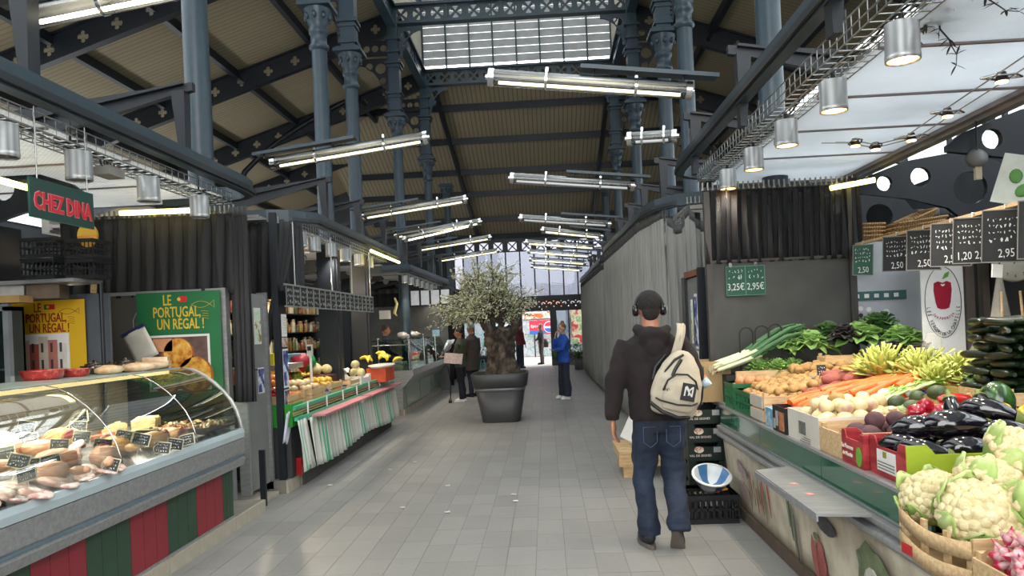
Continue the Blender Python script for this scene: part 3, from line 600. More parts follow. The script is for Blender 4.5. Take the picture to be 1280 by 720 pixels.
for i, (x, y, s_) in enumerate([(-2.5, 3.62, 1.25), (-2.46, 3.4, 1), (-2.49, 3.26, 1), (-2.6, 3.35, 1.1), (-2.66, 3.5, 1), (-2.47, 3.78, .8), (-2.44, 3.92, .8), (-2.45, 4.05, .7), (-2.5, 3.12, 1.1), (-2.62, 3.15, 1.2), (-2.75, 3.3, 1.2), (-2.72, 3.1, 1.3), (-2.85, 3.2, 1.2), (-2.56, 3.95, .8)]):
    O('meat_slice', sl, None, (x, y, dz(x)+.012+.0*i), (rr.uniform(-.15, .25), rr.uniform(.1, .35), rr.uniform(-1, 1)), 'oval slice of marbled pork lying flat near the front rim of the deli counter', 'meat slice', 'pork slices by the counter rim').scale = (s_,)*3
ch = M().lathe([(0, 0), (.016, 0), (.02, .01), (.021, .09), (.016, .12), (0, .125)], 10, cap=False).mesh('sausage', blend('orange_red_sausage', ((.3, '8e3a1e'), (.6, 'b5582c')), 9, rough=.4, bump=.3))
for i in range(9):
    x = -2.95+rr.uniform(-.12, .12); y = 4.75+rr.uniform(-.25, .35); O('sausage', ch, None, (x, y, dz(x)+.022+.012*(i % 2)), (pi/2, 0, rr.uniform(-1.3, 1.3)), 'orange-red dry sausage in the heap in the middle of the deli counter', 'sausage', 'dry sausages in the counter')
for i, (x, y, z, d, lb) in enumerate([(-3.12, 5.15, .0, (.10, .34, .05), 'long pale yellow block of cheese on its wrapper behind the price tags'), (-3.0, 5.35, .0, (.16, .26, .09), 'tall wedge of cheese standing behind the long pale block'), (-2.98, 4.95, .0, (.035, .035, .11), 'small upright stick of pale cheese beside the black tags')]):
    M().box((0, 0, d[2]/2), d).box((0, .01, d[2]+.006), (d[0]*.9, d[1]*.8, .012)).o('cheese', cream, None, loc=(x, y, dz(x)+z), rot=(0, 0, .35), label=lb, cat='cheese')
pp = M().grid(6, 6, lambda u, v: ((u-.5)*.3, (v-.5)*.36, .012+.006*sin(u*9)*cos(v*7))); pp.o('butcher_paper', paper, None, loc=(-2.62, 5.0, dz(-2.62)), label='sheet of white butcher paper under the small dishes', cat='paper', solid=.002)
M().grid(7, 7, lambda u, v: ((u-.5)*.16, (v-.5)*.16, .05+.04*sin(u*6)*sin(v*5))).o('wrapped_cheese', paper, None, loc=(-2.85, 4.2, dz(-2.8)+.03), label='crumpled white paper parcel beside the round ham', cat='parcel', solid=.003)
tr = T('serving_tray', 'black tray heaped with small olives and stuffed peppers at the counter end', 'tray', (-2.72, 5.42, dz(-2.72)+.012))
M().bx(-.26, .26, -.24, .24, 0, .015).bx(-.26, .26, -.25, -.235, 0, .04).bx(-.26, .26, .235, .25, 0, .04).o('tray', blackm, tr)
m = M()
for i in range(260): m.m = i % 3; p = (rr.uniform(-.23, .23), rr.uniform(-.2, .2), .025+rr.random()*.025); m.ell(p, (.014, .014, .012), None, 5, 3)
m.o('antipasti', [mat('pale_garlic', 'd6c69a', .5), mat('olive_brown', '5f5a32', .4), mat('orange_pepper', 'b5683c', .4)], tr, kind='stuff')
blk = mat('black_tag', '1c1d1f', .5, var=.1); frm = mat('cream_tag_edge', 'cfc9a8', .5, var=0)
tm1 = M(); tm1.box((0, 0, .045), (.10, .006, .075)); tg = tm1.mesh('price_tag', frm)
m = M(); m.box((0, -.0045, .045), (.09, .002, .065)); tb = m.mesh('board', blk)
def scrib(w, h, rows, seed, th=.0012):
    """chalk handwriting strokes in the x-z plane"""
    q = random.Random(seed); m = M()
    for r in range(rows):
        z = h*(.5-(r+.5)/rows); x = -w/2*.8; big = r == rows-1
        while x < w/2*.75:
            n = q.randint(2, 4); s_ = h/rows*(.42 if big else .3); pts = [(x+q.random()*s_, z+q.uniform(-s_, s_)) for _ in range(n)]
            for a, b in zip(pts, pts[1:]):
                d = V((b[0]-a[0], b[1]-a[1])); 
                if d.length < 1e-5: continue
                k = V((-d.y, d.x)).normalized()*th*(1.6 if big else 1)
                m.add([(a[0]+k.x, 0, a[1]+k.y), (a[0]-k.x, 0, a[1]-k.y), (b[0]-k.x, 0, b[1]-k.y), (b[0]+k.x, 0, b[1]+k.y)], [(0, 1, 2, 3)])
            x += s_*1.5+q.random()*s_*.5
    return m
ts = [scrib(.085, .055, 3, i).mesh('handwriting', chalkm) for i in range(4)]
for i, (x, y, h) in enumerate([(-2.54, 3.46, .05), (-2.72, 3.62, .07), (-2.69, 3.68, .04), (-2.62, 3.75, .05), (-2.77, 4.02, .08), (-3.26, 4.34, .06), (-3.26, 4.43, .1), (-2.96, 4.04, .1), (-2.99, 4.53, .1), (-3.08, 4.72, .13), (-2.83, 4.31, .08), (-2.64, 4.21, .06), (-2.64, 4.42, .08), (-2.49, 4.35, .08), (-2.46, 3.98, .0), (-2.45, 4.52, .0), (-2.44, 4.66, .0), (-2.44, 4.85, .0), (-2.96, 3.87, .05)]):
    lb = {14: 'black price tag at the counter rim beside the lowest pork slices', 15: 'first of three black price tags by the paper sheet at the counter rim', 16: 'middle of three black price tags by the paper sheet at the rim', 17: 'black price tag at the rim nearest the counter end'}.get(i, 'black price tag with white chalk writing stuck upright among the cured meats')
    o = O('price_tag', tg, None, (x, y, dz(x)+h), (-.25, rr.uniform(-.3, .3), .25+rr.uniform(-.35, .45)), lb, 'price tag', ['tags among the meats', 'tags along the rim'][i in (14, 15, 16, 17)])
    O('board', tb, o); O('handwriting', ts[i % 4], o, (0, -.0065, .045))
    if h > .03: M().cyl((0, .002, .01), (0, .002, -h), .003, n=5).o('spike', white, o)
# things on top of the counter
ZT = 1.297
rd = blend('red_glazed_ware', ((.35, '8c1a1d'), (.6, 'c2302c'), (.75, 'e0b090')), 9, rough=.2, coat=.6)
for i, (x, y, s_) in enumerate([(-3.26, 4.62, 1.2), (-3.22, 4.86, 1.0)]):
    M().lathe([(0, 0), (.09, 0), (.105, .02), (.11, .045), (.118, .05), (.1, .052), (.085, .02), (0, .018)], 18, fn=lambda a, j: 1+.04*sin(a*14), cap=False).o('fluted_dish', rd, None, loc=(x, y, ZT), label=['red fluted earthenware dish on the counter top, the larger one', 'red fluted earthenware dish beside the dark pots, the smaller one'][i], cat='dish').scale = (s_,)*3
db = mat('dark_brown_glaze', '2a1a16', .15, var=.1, coat=.8)
for i, (x, y, s_) in enumerate([(-3.24, 5.13, 1), (-3.1, 5.28, 1.05), (-3.26, 5.36, .8)]):
    p = T('lidded_pot', ['dark brown lidded clay pot nearest the red dishes', 'dark brown lidded clay pot at the front of the three on the counter', 'smallest dark clay pot, behind the other two'][i], 'pot', (x, y, ZT)); p.scale = (s_,)*3
    M().lathe([(0, 0), (.05, 0), (.07, .03), (.068, .06), (.06, .07), (0, .07)], 16, cap=False).o('pot', db, p)
    M().lathe([(0, .1), (.012, .1), (.015, .088), (.03, .082), (.064, .072), (.062, .068), (0, .068)], 16, cap=False).o('lid', db, p)
    for s2 in (-1, 1): M().tube([(s2*.06, -.02, .05), (s2*.09, -.02, .055), (s2*.09, .02, .055), (s2*.06, .02, .05)], .006, 5).o('handle', db, p)
brd = blend('wrapped_bread', ((.3, 'b58a5c'), (.55, 'd9bb92'), (.8, 'eadfce')), 9, rough=.35, coat=.5)
for i, (x, y, d) in enumerate([(-2.98, 5.25, .26), (-3.0, 5.45, .3), (-3.05, 5.0, .22), (-3.2, 5.55, .3)]):
    M().ell((0, 0, .03), (d/2, .06, .035), None, 14, 8, lambda p: 1+.08*sin(p.x*14)).o('wrapped_roll', brd, None, loc=(x, y, ZT), rot=(0, 0, .9+i*.15), label=['cling-wrapped bread roll second along the counter top', 'cling-wrapped loaf below the green poster', 'cling-wrapped roll just right of the dark pots', 'cling-wrapped loaf at the back against the partition'][i], cat='bread')
M().box((0, 0, .03), (.2, .12, .06)).box((0, 0, .075), (.18, .1, .03)).o('wrapped_cake', brd, None, loc=(-3.05, 5.62, ZT), rot=(0, 0, .3), label='stack of cling-wrapped flat cakes in front of the green poster', cat='cake')
# ---------------------------------------------------------------- sign CHEZ DINA
sg = T('hanging_sign', 'dark green hanging sign reading CHEZ DINA in red letters', 'sign', (-2.6, 3.9, 2.28))
M().box((0, 0, 0), (.012, .53, .205)).o('board', mat('dark_green_sign', '123c33', .35, var=.05), sg)
[M().bx(.006, .009, -.262, .262, z, z+.003).o('edge', mat('sign_edge_green', '1f5a48', .4), sg) for z in (.1, -.103)]
text('lettering', 'CHEZ DINA', mat('sign_red', 'c8202e', .4, var=0), .125, sg, (.01, 0, -.015), (pi/2, 0, pi/2), sx=.72, off=.003)
text('lettering_outline', 'CHEZ DINA', mat('sign_pink', 'd98a90', .5, var=0), .125, sg, (.007, .0, -.015), (pi/2, 0, pi/2), sx=.72, off=.0065)
for y in (-.2, .22):
    m = M(); m.cyl((0, y, .1), (0, y, .48), .004, n=5)
    for i in range(12): m.ell((0, y, .12+i*.03), (.006, .003, .012), None, 5, 4)
    m.o('chain', wire, sg)
# ---------------------------------------------------------------- partition, posters, curtain behind the counter
ptn = mat('grey_brown_partition', '6a655c', .55, .3, var=.15, scale=1.5)
pz = st('wall_partition_left', M().bx(-4.1, -2.8, 6.3, 6.34, .0, 1.93), ptn)
M().bx(-4.1, -2.78, 6.285, 6.35, 1.92, 1.95).bx(-2.83, -2.77, 6.28, 6.36, 0, 1.95).o('trim', inox, pz)
def poster(name, label, x0, x1, y, z0, z1, bg, tc, photo):
    w, h = x1-x0, z1-z0; t = T(name, label, 'poster', ((x0+x1)/2, y, (z0+z1)/2))
    M().box((0, 0, 0), (w, .006, h)).o('sheet', bg, t)
    k = h*.125
    for i, (s_, xx, sz) in enumerate((('LE', -.13, 1.1), ('PORTUGAL,', -.02, 1.1), ('UN RÉGAL !', .02, 1.1))):
        text('lettering', s_, tc, k*sz, t, (xx*w, -.005, h*(.42-.112*i)), sx=.62, off=.0015)
    m = M(); m.m = 0; m.box((-.01*w, -.006, h*.43), (.05*w, .004, h*.055)); m.m = 1; m.box((.06*w, -.006, h*.43), (.09*w, .004, h*.055)); m.m = 2; m.plate(circ(.015*w, h*.43, h*.017, 10), [], .003, lambda u, v, q: (u, -.009+q, v))
    m.o('flag', [mat('flag_green', '1e6b35', .5, var=0), mat('flag_red', 'c8242c', .5, var=0), mat('flag_yellow', 'e2b932', .5, var=0)], t)
    m = M(); m.tube([(.16*w+.22*w*i/12, -.006, h*.375+h*.03*sin(i/12*pi)) for i in range(13)], .002, 4).tube([(.16*w+.22*w*i/12, -.006, h*.375-h*.03*sin(i/12*pi)) for i in range(13)], .002, 4).tube([(.38*w, -.006, h*.375), (.43*w, -.006, h*.41), (.43*w, -.006, h*.34), (.38*w, -.006, h*.375)], .002, 4)
    for i in range(4): m.tube([(.27*w+.02*w*(i % 2), -.006, h*(.31-.022*i)), (.31*w, -.006, h*(.315-.022*i)), (.36*w, -.006, h*(.305-.022*i))], .0018, 4)
    m.o('fish_drawing', tc, t); photo(t, w, h); return t
def ph_tart(t, w, h):
    x0, x1, z0, z1 = -.38*w, .36*w, -.42*h, .10*h
    M().bx(x0, x1, -.007, -.003, z0, z1).o('photo_border', paper, t)
    M().bx(x0+.02, x1-.02, -.009, -.006, z0+.015, z1-.02).o('photo', blend('brown_table', ((.4, '4a3430'), (.6, '7a6058')), 3), t)
    a = blend('custard_tart_top', ((.35, 'b0601c'), (.5, 'e0a040'), (.7, 'f0d070')), 16, rough=.4); b = mat('tart_crust', 'a8622c', .6, var=.2)
    for cx, cz, r in ((-.02, -.07, .2), (.17, -.27, .23), (-.16, -.32, .16)):
        m = M(); m.plate(circ(cx*w, cz*h-.012, r*w*.98, 18), [], .003, lambda u, v, q: (u, -.0105+q, v)); m.o('tart_crust', b, t)
        m = M(); m.plate(circ(cx*w, cz*h, r*w*.86, 18), [], .003, lambda u, v, q: (u, -.0125+q, v)); m.o('tart_top', a, t)
    M().bx(x0+.05, x0+.2, -.012, -.009, z0+.1, z0+.25).o('cup', mat('dark_red_print', '5f1520', .5), t)
    M().bx(x0+.05, x0+.22, -.014, -.011, z1-.14, z1-.03).o('pale_card', mat('peach_print', 'd99a70', .6), t)
def ph_street(t, w, h):
    x0, x1, z0, z1 = -.6*w, .28*w, -.52*h, .14*h
    M().bx(max(x0, -w/2), x1, -.007, -.003, z0+.02*h, z1).o('photo_border', paper, t)
    cs = ['c98a80', 'd9b0a0', 'b5584a', 'd6c6b0', 'c27a6c', 'd8d0c4']
    for i in range(6):
        xa = -w/2+i*.125*w; M().bx(xa, xa+.12*w, -.01, -.006, z0+.02*h, z1-.02-.04*(i % 3)*h).o('house', mat('print_'+cs[i], cs[i], .6, var=.1), t)
        m = M(); [m.bx(xa+.03*w, xa+.06*w, -.012, -.009, z0+.1*h+j*.18*h, z0+.2*h+j*.18*h) for j in range(3)]; m.o('window_print', mat('print_dark', '4c3f3c', .6), t, kind='stuff')
poster('green_poster', 'green poster of custard tarts reading LE PORTUGAL, UN RÉGAL on the partition', -3.54, -2.80, 6.24, 1.0, 1.93, mat('poster_green', '1d6a3c', .5, var=.05), mat('poster_yellow', 'd9b83a', .5, var=0), ph_tart)
# yellow poster on a grey panel
M().bx(-4.2, -3.36, 5.53, 5.56, .0, 1.9).o('wall_panel_left', mat('slate_grey_panel', '5a6066', .5, .2), kind='structure')
poster('yellow_poster', 'yellow poster of pink houses reading LE PORTUGAL, UN RÉGAL on grey panel', -4.12, -3.53, 5.5, 1.15, 1.86, mat('poster_yellow_bg', 'e0b21c', .5, var=.03), mat('poster_dark_red', '8e2a1a', .5, var=0), ph_street)
# fridge with glass door
t = T('glass_door_fridge', 'grey framed glass-door fridge cut by the left edge of the view', 'fridge', (-4.05, 5.0, 0))
m = M(); m.bx(-.35, .3, -.02, .02, 1.77, 1.82).bx(.26, .3, -.02, .02, .1, 1.8).bx(-.35, -.3, -.02, .02, .1, 1.8).bx(-.35, .3, -.02, .02, .1, .2); m.o('door_frame', mat('grey_fridge_frame', '8d9296', .4, .3), t)
M().bx(-.3, .26, -.005, .005, .2, 1.77).o('door_glass', glass, t)
M().bx(-.35, .3, .12, .14, 0, 1.8).bx(-.36, -.33, .02, .14, 0, 1.8).bx(.28, .3, .02, .14, 0, 1.8).bx(-.35, .3, .02, .14, 1.77, 1.8).bx(-.35, .3, .02, .14, 0, .15).o('cabinet', mat('dark_fridge', '2c3432', .5), t)
for z in (.6, 1.0, 1.35): M().bx(-.3, .25, .03, .115, z, z+.012).o('shelf', wire, t)
M().bx(.2, .22, -.06, -.02, .9, 1.3).o('handle', blackm, t)
M().box((-.35, .48, 1.85), (.6, .14, .05)).o('cardboard_tray', mat('brown_cardboard', 'a3814f', .8), None, loc=(-3.6, 4.55, -.0), label='flat brown cardboard tray lying on top of the glass-door fridge', cat='tray')
# shelf with stacked black crates above
t = T('wall_shelf', 'cluttered metal shelf under the stack of black crates', 'shelf', (-3.7, 5.2, 1.97)); M().box((-.1, 0, 0), (1.0, .35, .025)).o('board', inox, t)
m = M(); m.cyl((-.5, .16, 0), (-.5, .16, -1.97), .02).cyl((.39, .16, 0), (.39, .16, -1.97), .015); m.o('bracket', steeld, t)
for i, (x, y, d, col, lb) in enumerate([(-3.62, 5.12, (.22, .16, .1), '6b5d4c', 'brown cardboard box under the shelf beside the yellow poster'), (-3.84, 5.1, (.16, .14, .1), 'b9b7b2', 'crumpled white box below the shelf at the left')]):
    M().box((0, 0, 0), d).o('box', mat('box'+col, col, .8, var=.2), None, loc=(x, y+.1, 1.905), rot=(0, 0, .2), label=lb, cat='box')
cr = mat('black_crate_plastic', '0e0f12', .4, var=.1)
def crate(w, d, h, n=8, th=.006, open_=.0):
    m = M(); m.bx(-w/2, w/2, -d/2, d/2, 0, th)
    for s_ in (-1, 1):
        for z0, z1 in ((0, h*.18), (h*.8, h)): m.bx(-w/2, w/2, s_*d/2-th/2, s_*d/2+th/2, z0, z1); m.bx(s_*w/2-th/2, s_*w/2+th/2, -d/2, d/2, z0, z1)
        m.bx(-w/2, w/2, s_*d/2-th/2, s_*d/2+th/2, h*.46, h*.54); m.bx(s_*w/2-th/2, s_*w/2+th/2, -d/2, d/2, h*.46, h*.54)
        for i in range(n+1): x = -w/2+w*i/n; m.bx(x-.006, x+.006, s_*d/2-th/2, s_*d/2+th/2, h*.15, h*.85)
        for i in range(max(3, n*2//3)+1): y = -d/2+d*i/max(3, n*2//3); m.bx(s_*w/2-th/2, s_*w/2+th/2, y-.006, y+.006, h*.15, h*.85)
    m.bx(-w/2-.008, w/2+.008, -d/2-.008, -d/2+.004, h-.014, h).bx(-w/2-.008, w/2+.008, d/2-.004, d/2+.008, h-.014, h).bx(-w/2-.008, -w/2+.004, -d/2, d/2, h-.014, h).bx(w/2-.004, w/2+.008, -d/2, d/2, h-.014, h)
    return m
cm = crate(.36, .3, .14, 8).mesh('black_crate', cr)
for i in range(2):
    for k in range(2): O('black_crate', cm, None, (-3.53+i*.2, 5.1+.14*i, 1.985+k*.145), (0, 0, .05), ['black plastic crate, left bottom of the four on the shelf', 'black plastic crate, left top of the four on the shelf', 'black plastic crate, right bottom of the four on the shelf', 'black plastic crate, right top of the four on the shelf'][i*2+k], 'crate', 'black crates on the shelf').scale = (.62, .8, 1)
m = M(); m.plate(circ(0, 0, .075, 16), [], .02, lambda u, v, w: (u, w, v*1.15)); m.o('striped_lamp_shade', blend('green_orange_stripes', ((.35, '8fae3a'), (.5, 'd9a83a'), (.65, 'c9603a')), 5, (.2, 1, 5)), None, loc=(-3.29, 5.2, 2.3), label='small rounded ornament striped green and orange under the sign', cat='ornament')
bg = T('bag_dispenser', 'pack of clear plastic bags with dark blue header hanging on the partition', 'plastic bags', (-3.53, 6.16, 1.6))
M().grid(8, 8, lambda u, v: ((u-.5)*.21, -.012*sin(u*pi)*(1+.4*sin(v*9)), -v*.27)).o('bags', mat('cloudy_plastic', 'cfcabd', .25, var=.08, coat=.4), bg, rot=(0, -.45, 0), solid=.012)
M().box((0, -.005, .01), (.22, .02, .03)).o('header', mat('dark_blue_band', '27305e', .5), bg, rot=(0, -.45, 0))
M().tube([(0, 0, .03), (.0, 0, .1), (.03, 0, .16)], .004, 4).o('hook', wire, bg)
M().box((0, 0, 0), (.045, .02, .14)).o('wooden_block', woodh, None, loc=(-3.89, 6.2, 2.02), rot=(0, .06, 0), label='pale wooden batten standing on the partition by the curtain', cat='batten')
# ---------------------------------------------------------------- curtains
def cloth_mat(name, col, tl=.15, tr=.0, rough=.8):
    s = NT(name); b = s.b; b.inputs['Roughness'].default_value = rough; v = s.co((1, 1, .3))
    c = s.ramp(s.noise(4, v, 5), ((.3, tuple(x*.75 for x in lin(col)[:3])), (.7, col))); s.l(c, b.inputs['Base Color'])
    t_ = s.new('BsdfTranslucent'); s.l(c, t_.inputs[0]); mx = s.new('MixShader'); mx.inputs[0].default_value = tl; s.l(b.outputs[0], mx.inputs[1]); s.l(t_.outputs[0], mx.inputs[2]); o = mx.outputs[0]
    if tr: t2 = s.new('BsdfTransparent'); m2 = s.new('MixShader'); m2.inputs[0].default_value = tr; s.l(o, m2.inputs[1]); s.l(t2.outputs[0], m2.inputs[2]); o = m2.outputs[0]
    s.l(o, s.out.inputs[0]); return s.m
dcur = cloth_mat('dark_mesh_curtain', '39393b', .12, .10); gcur = cloth_mat('grey_mesh_curtain', 'c4c3bd', .4, .14)
def curtain(label, path, z0, z1, folds, depth, mt, par=None, rings=True, group=None, flare=None, ztop=None, seed=0, kind=None):
    """pleated cloth hanging from a track along a path (polyline x, y)"""
    t = T('mesh_curtain', label, 'curtain', (path[0][0], path[0][1], z0), group=group); o0 = V((path[0][0], path[0][1], z0))
    pts = [V((p[0], p[1], 0)) for p in path]; ls = [(b-a).length for a, b in zip(pts, pts[1:])]; tot = sum(ls); q = random.Random(seed); ph = [q.uniform(-.8, .8) for _ in range(folds+2)]; am = [q.uniform(.6, 1.3) for _ in range(folds+2)]
    def at(d):
        for a, b, l_ in zip(pts, pts[1:], ls):
            if d <= l_ or b is pts[-1]: k = min(1, d/l_); return a+(b-a)*k, (b-a).normalized()
            d -= l_
    def f(u, v):
        p, tn = at(u*tot); n = V((tn.y, -tn.x, 0)); i = int(u*folds); w = sin(u*folds*2*pi+ph[i]*v*1.2)*am[i]
        d = depth*(.35+.65*v)*w; x = 0 if not flare else flare(u, v); zt = z1 if not ztop else ztop(u)
        return p+n*(d+x)+tn*(.3*depth*sin(u*folds*4*pi+v*3))+V((0, 0, zt+(z0-zt)*v))-o0
    M().grid(folds*10+1, 9, f).o('cloth', mt, t, solid=.002)
    M().grid(folds*10+1, 2, lambda u, v: f(u, v*.05)+V((0, 0, .03))).o('hem_tape', mat('grey_hem_tape', '4c4c4c', .7), t, solid=.005)
    if rings:
        m = M()
        for i in range(int(tot/.045)): p, tn = at(i*.045); p = p-o0+V((0, 0, z1)); m.box(p+V((0, 0, .045)), (.012, .012, .06)).box(p+V((0, 0, .012)), (.022, .01, .012))
        m.o('curtain_hooks', mat('pale_hook', '9a9a94', .5, .4), t, kind='stuff')
    return t
curtain('dark grey mesh curtain hanging in pleats above the custard tart poster', [(-4.25, 6.32), (-2.8, 6.34), (-2.62, 6.3)], 1.9, 2.6, 13, .05, dcur, seed=2)
curtain('dark mesh curtain gathered in a long bunch beside the grey door', [(-2.72, 6.32), (-2.55, 6.28)], .95, 2.62, 4, .045, dcur, rings=False, seed=3)
curtain('dark mesh curtain over the grey door, swept aside at its right end', [(-3.5, 7.5), (-2.75, 7.55), (-2.55, 7.75)], 1.9, 2.68, 9, .045, dcur, seed=4)
t = T('tied_curtain', 'loose dark mesh curtain drawn back in a curve beside the chalkboards', 'curtain', (-2.6, 7.5, 1.2))
def f(u, v):
    xw = .17*(1-v)**1.2+.035; return ((-.02-.1*v)+.03*sin(u*16), (u-.5)*xw*2.2-(.55*v**1.4), 1.48-1.35*v)
M().grid(40, 14, f).o('cloth', dcur, t, solid=.003)
# ---------------------------------------------------------------- grey door, posts, flyers
gd = mat('mottled_grey_metal_door', '858683', .5, .2, var=.12, scale=2.5)
d = st('door_2', M().bx(-2.72, -2.69, 6.42, 6.92, .12, 1.91), gd)
M().bx(-2.75, -2.66, 6.92, 6.965, .05, 1.93).bx(-2.75, -2.66, 6.385, 6.42, .1, 1.93).o('door_frame', inox, d)
M().box((-2.68, 6.55, 1.21), (.02, .02, .06)).box((-2.66, 6.58, 1.21), (.012, .12, .015)).o('door_handle', chrome, d)
M().bx(-2.62, -2.56, 6.97, 7.03, 0, 2.7).bx(-2.6, -2.55, 6.44, 6.47, 0, .5).o('door_post', steeld, d)
def flyer(x, y0, y1, z0, z1, mt, lb, extra=None):
    t = T('flyer', lb, 'flyer', (x, (y0+y1)/2, (z0+z1)/2)); M().box((0, 0, 0), (.003, y1-y0, z1-z0)).o('sheet', paper, t)
    if mt: M().box((.003, 0, 0), (.002, (y1-y0)*.9, (z1-z0)*.9)).o('print', mt, t)
    m = scrib((y1-y0)*.8, (z1-z0)*.8, 7, int(y0*100)); m.x = None
    o = m.o('lettering', mat('ink', '2a2c38', .6, var=0), t, rot=(0, 0, pi/2)); o.location = (.006, 0, 0); return t
bw = blend('black_white_print', ((.45, '1c1c1e'), (.5, 'd8d4c0'), (.58, '8a7a3c')), 22, (1, 1, 1)); gp_ = blend('green_orange_print', ((.4, 'cfe0c8'), (.55, 'dfe8da'), (.6, 'c98a4a'), (.68, '4a8a5a')), 12); bp = blend('blue_print', ((.4, '2f3a7a'), (.52, '6a78b0'), (.56, 'e0e0e6')), 12)
flyer(-2.685, 6.50, 6.63, 1.42, 1.76, bw, 'narrow black and white flyer, upper left on the grey door')
flyer(-2.685, 6.67, 6.83, 1.44, 1.78, gp_, 'pale green illustrated flyer, upper right on the grey door')
flyer(-2.685, 6.71, 6.86, .98, 1.22, bp, 'white and blue notice, lower right on the grey door')
flyer(-2.685, 6.55, 6.61, 1.3, 1.36, None, 'small yellowed note between the flyers on the grey door')
ps = st('wall_post_left', M().bx(-2.62, -2.57, 7.04, 7.2, .1, 1.95), steeld)
for i, (z0, z1, mt, lb) in enumerate([(1.5, 1.72, None, 'white printed notice at the top of the flyer post'), (1.4, 1.49, blend('salmon_print', ((.4, 'c06a4c'), (.6, 'e0c8c0')), 14), 'salmon coloured flyer under the white notice on the post'), (1.0, 1.38, bp, 'tall blue collage flyer in the middle of the post'), (.8, .98, blend('purple_photo_print', ((.4, '3c2f4a'), (.6, '9a8aa0')), 16), 'dark purple photo flyer low on the post'), (.62, .79, blend('yellow_print', ((.4, 'c9a43a'), (.6, '3a3a3c')), 14), 'yellow and black flyer at the foot of the post')]):
    flyer(-2.565, 7.045, 7.19, z0, z1, mt, lb)
M().grid(8, 8, lambda u, v: ((u-.5)*.06+.02*sin(v*7), (v-.5)*.16*(.6+.4*u), .18*(u-.5)*1.6+.02*sin(v*5))).o('plastic_bag', mat('white_blue_bag', 'c9ccd8', .3, var=.3, scale=3, coat=.3), None, loc=(-2.53, 6.98, .62), label='crumpled white and blue plastic bag tied low on the post', cat='bag', solid=.006)
M().bx(-.03, .03, -.03, .03, 0, .17).o('red_canister', mat('glossy_red', 'a81c22', .3), None, loc=(-2.5, 7.2, .125), label='small red container on the kerb behind the striped cloth', cat='canister')
# ================================================================ PRODUCE SHAPES (meshes shared by copies)
def nfn(seed, amp, f=2.2): return lambda p: 1+amp*NZ.noise(V((p.x*f+seed*7.3, p.y*f+seed, p.z*f)))
def body(r, n=12, k=8, fn=None, c=(0, 0, 0)): return M().ell(c, r, None, n, k, fn)
potm = blend('potato_skin', ((.3, '8a6a3c'), (.55, 'b08a52'), (.8, 'c29e68')), 22, rough=.75, bump=.2)
sweetm = blend('sweet_potato_skin', ((.3, '7c3c34'), (.55, '9c5446'), (.8, 'b07058')), 16, rough=.7, bump=.2)
carm = blend('carrot_skin', ((.3, 'd4581c'), (.6, 'e8702c'), (.85, 'ee8a4c')), 14, (1, 1, 4), rough=.5, bump=.2)
onim = blend('onion_skin', ((.3, 'a8643c'), (.55, 'c98858'), (.8, 'dba880')), 9, (4, 4, 1), rough=.4)
beem = blend('beetroot_skin', ((.3, '40262c'), (.6, '5f4044'), (.8, '7d6258')), 10, rough=.8, bump=.4)
turm = blend('turnip_skin', ((.38, 'd3c093'), (.55, 'cbb488'), (.68, '9c4a62')), 3.5, (1, 1, 1), rough=.45)
eggm = mat('aubergine_skin', '0d0a12', .12, var=.3, coat=.7); calyx = mat('green_calyx', '6f7a3c', .6, var=.2)
zucm = blend('courgette_skin', ((.35, '0b140a'), (.6, '152610'), (.85, '2c4420')), 12, (1, 1, 6), rough=.3)
avom = blend('avocado_skin', ((.3, '2c3a22'), (.6, '45562f'), (.85, '5d6c40')), 22, rough=.55, bump=.5)
redpm = mat('red_pepper_skin', 'a0142a', .15, var=.15, coat=.6); yelpm = mat('yellow_pepper_skin', 'e8a912', .2, var=.08, coat=.5)
squm = blend('striped_green_squash', ((.4, '1c3518'), (.55, '2f5a26'), (.7, '5d8246')), 7, (3, 3, 1), rough=.25, coat=.4)
cflm = blend('cauliflower_curd', ((.3, 'b8a878'), (.55, 'd6c89c'), (.8, 'e4d9b6')), 30, rough=.75, bump=.5, bs=160, sss=.05)
lfm = blend('pale_green_leaf', ((.3, '7a9a4a'), (.55, 'a5bb6a'), (.8, 'd5dfa8')), 7, (1, 1, 1), rough=.5)
lfd = blend('dark_green_leaf', ((.3, '2d4a20'), (.55, '456b30'), (.8, '6e9048')), 8, rough=.5)
lfl = blend('lettuce_leaf', ((.3, '56803a'), (.55, '86ac58'), (.8, 'b0c87e')), 6, rough=.5)
lfp = blend('dark_red_leaf', ((.3, '1d2218'), (.55, '352c30'), (.8, '3f4f30')), 8, rough=.5)
lfy = blend('yellow_celery_leaf', ((.3, '95a040'), (.55, 'bfc465'), (.8, 'd8d893')), 9, rough=.5)
whm = mat('white_stalk', 'dfe4c8', .4, var=.06); tomm = mat('tomato_skin', 'b52a20', .18, var=.12, coat=.5); oram = mat('orange_skin', 'd97a1c', .4, var=.1, bump=.3, bs=200)
banm = blend('banana_skin', ((.3, 'b59a2a'), (.5, 'ddc034'), (.8, 'e8d45c')), 9, rough=.45); melm = blend('melon_rind', ((.3, 'b5a26a'), (.55, 'd3c692'), (.8, 'e2dab2')), 16, rough=.7, bump=.3)
stemm = mat('brown_stem', '5d4a2a', .8, var=.2)
potato = [body((.038, .028, .025), fn=nfn(i, .3)).mesh('potato', potm) for i in range(3)]
sweet = [body((.095, .036, .034), 12, 9, fn=lambda p, s=i: (1-.35*abs(p.x)**3)*(1+.25*NZ.noise(V((p.x*2+s*5, p.y, p.z))))).mesh('sweet_potato', sweetm) for i in range(2)]
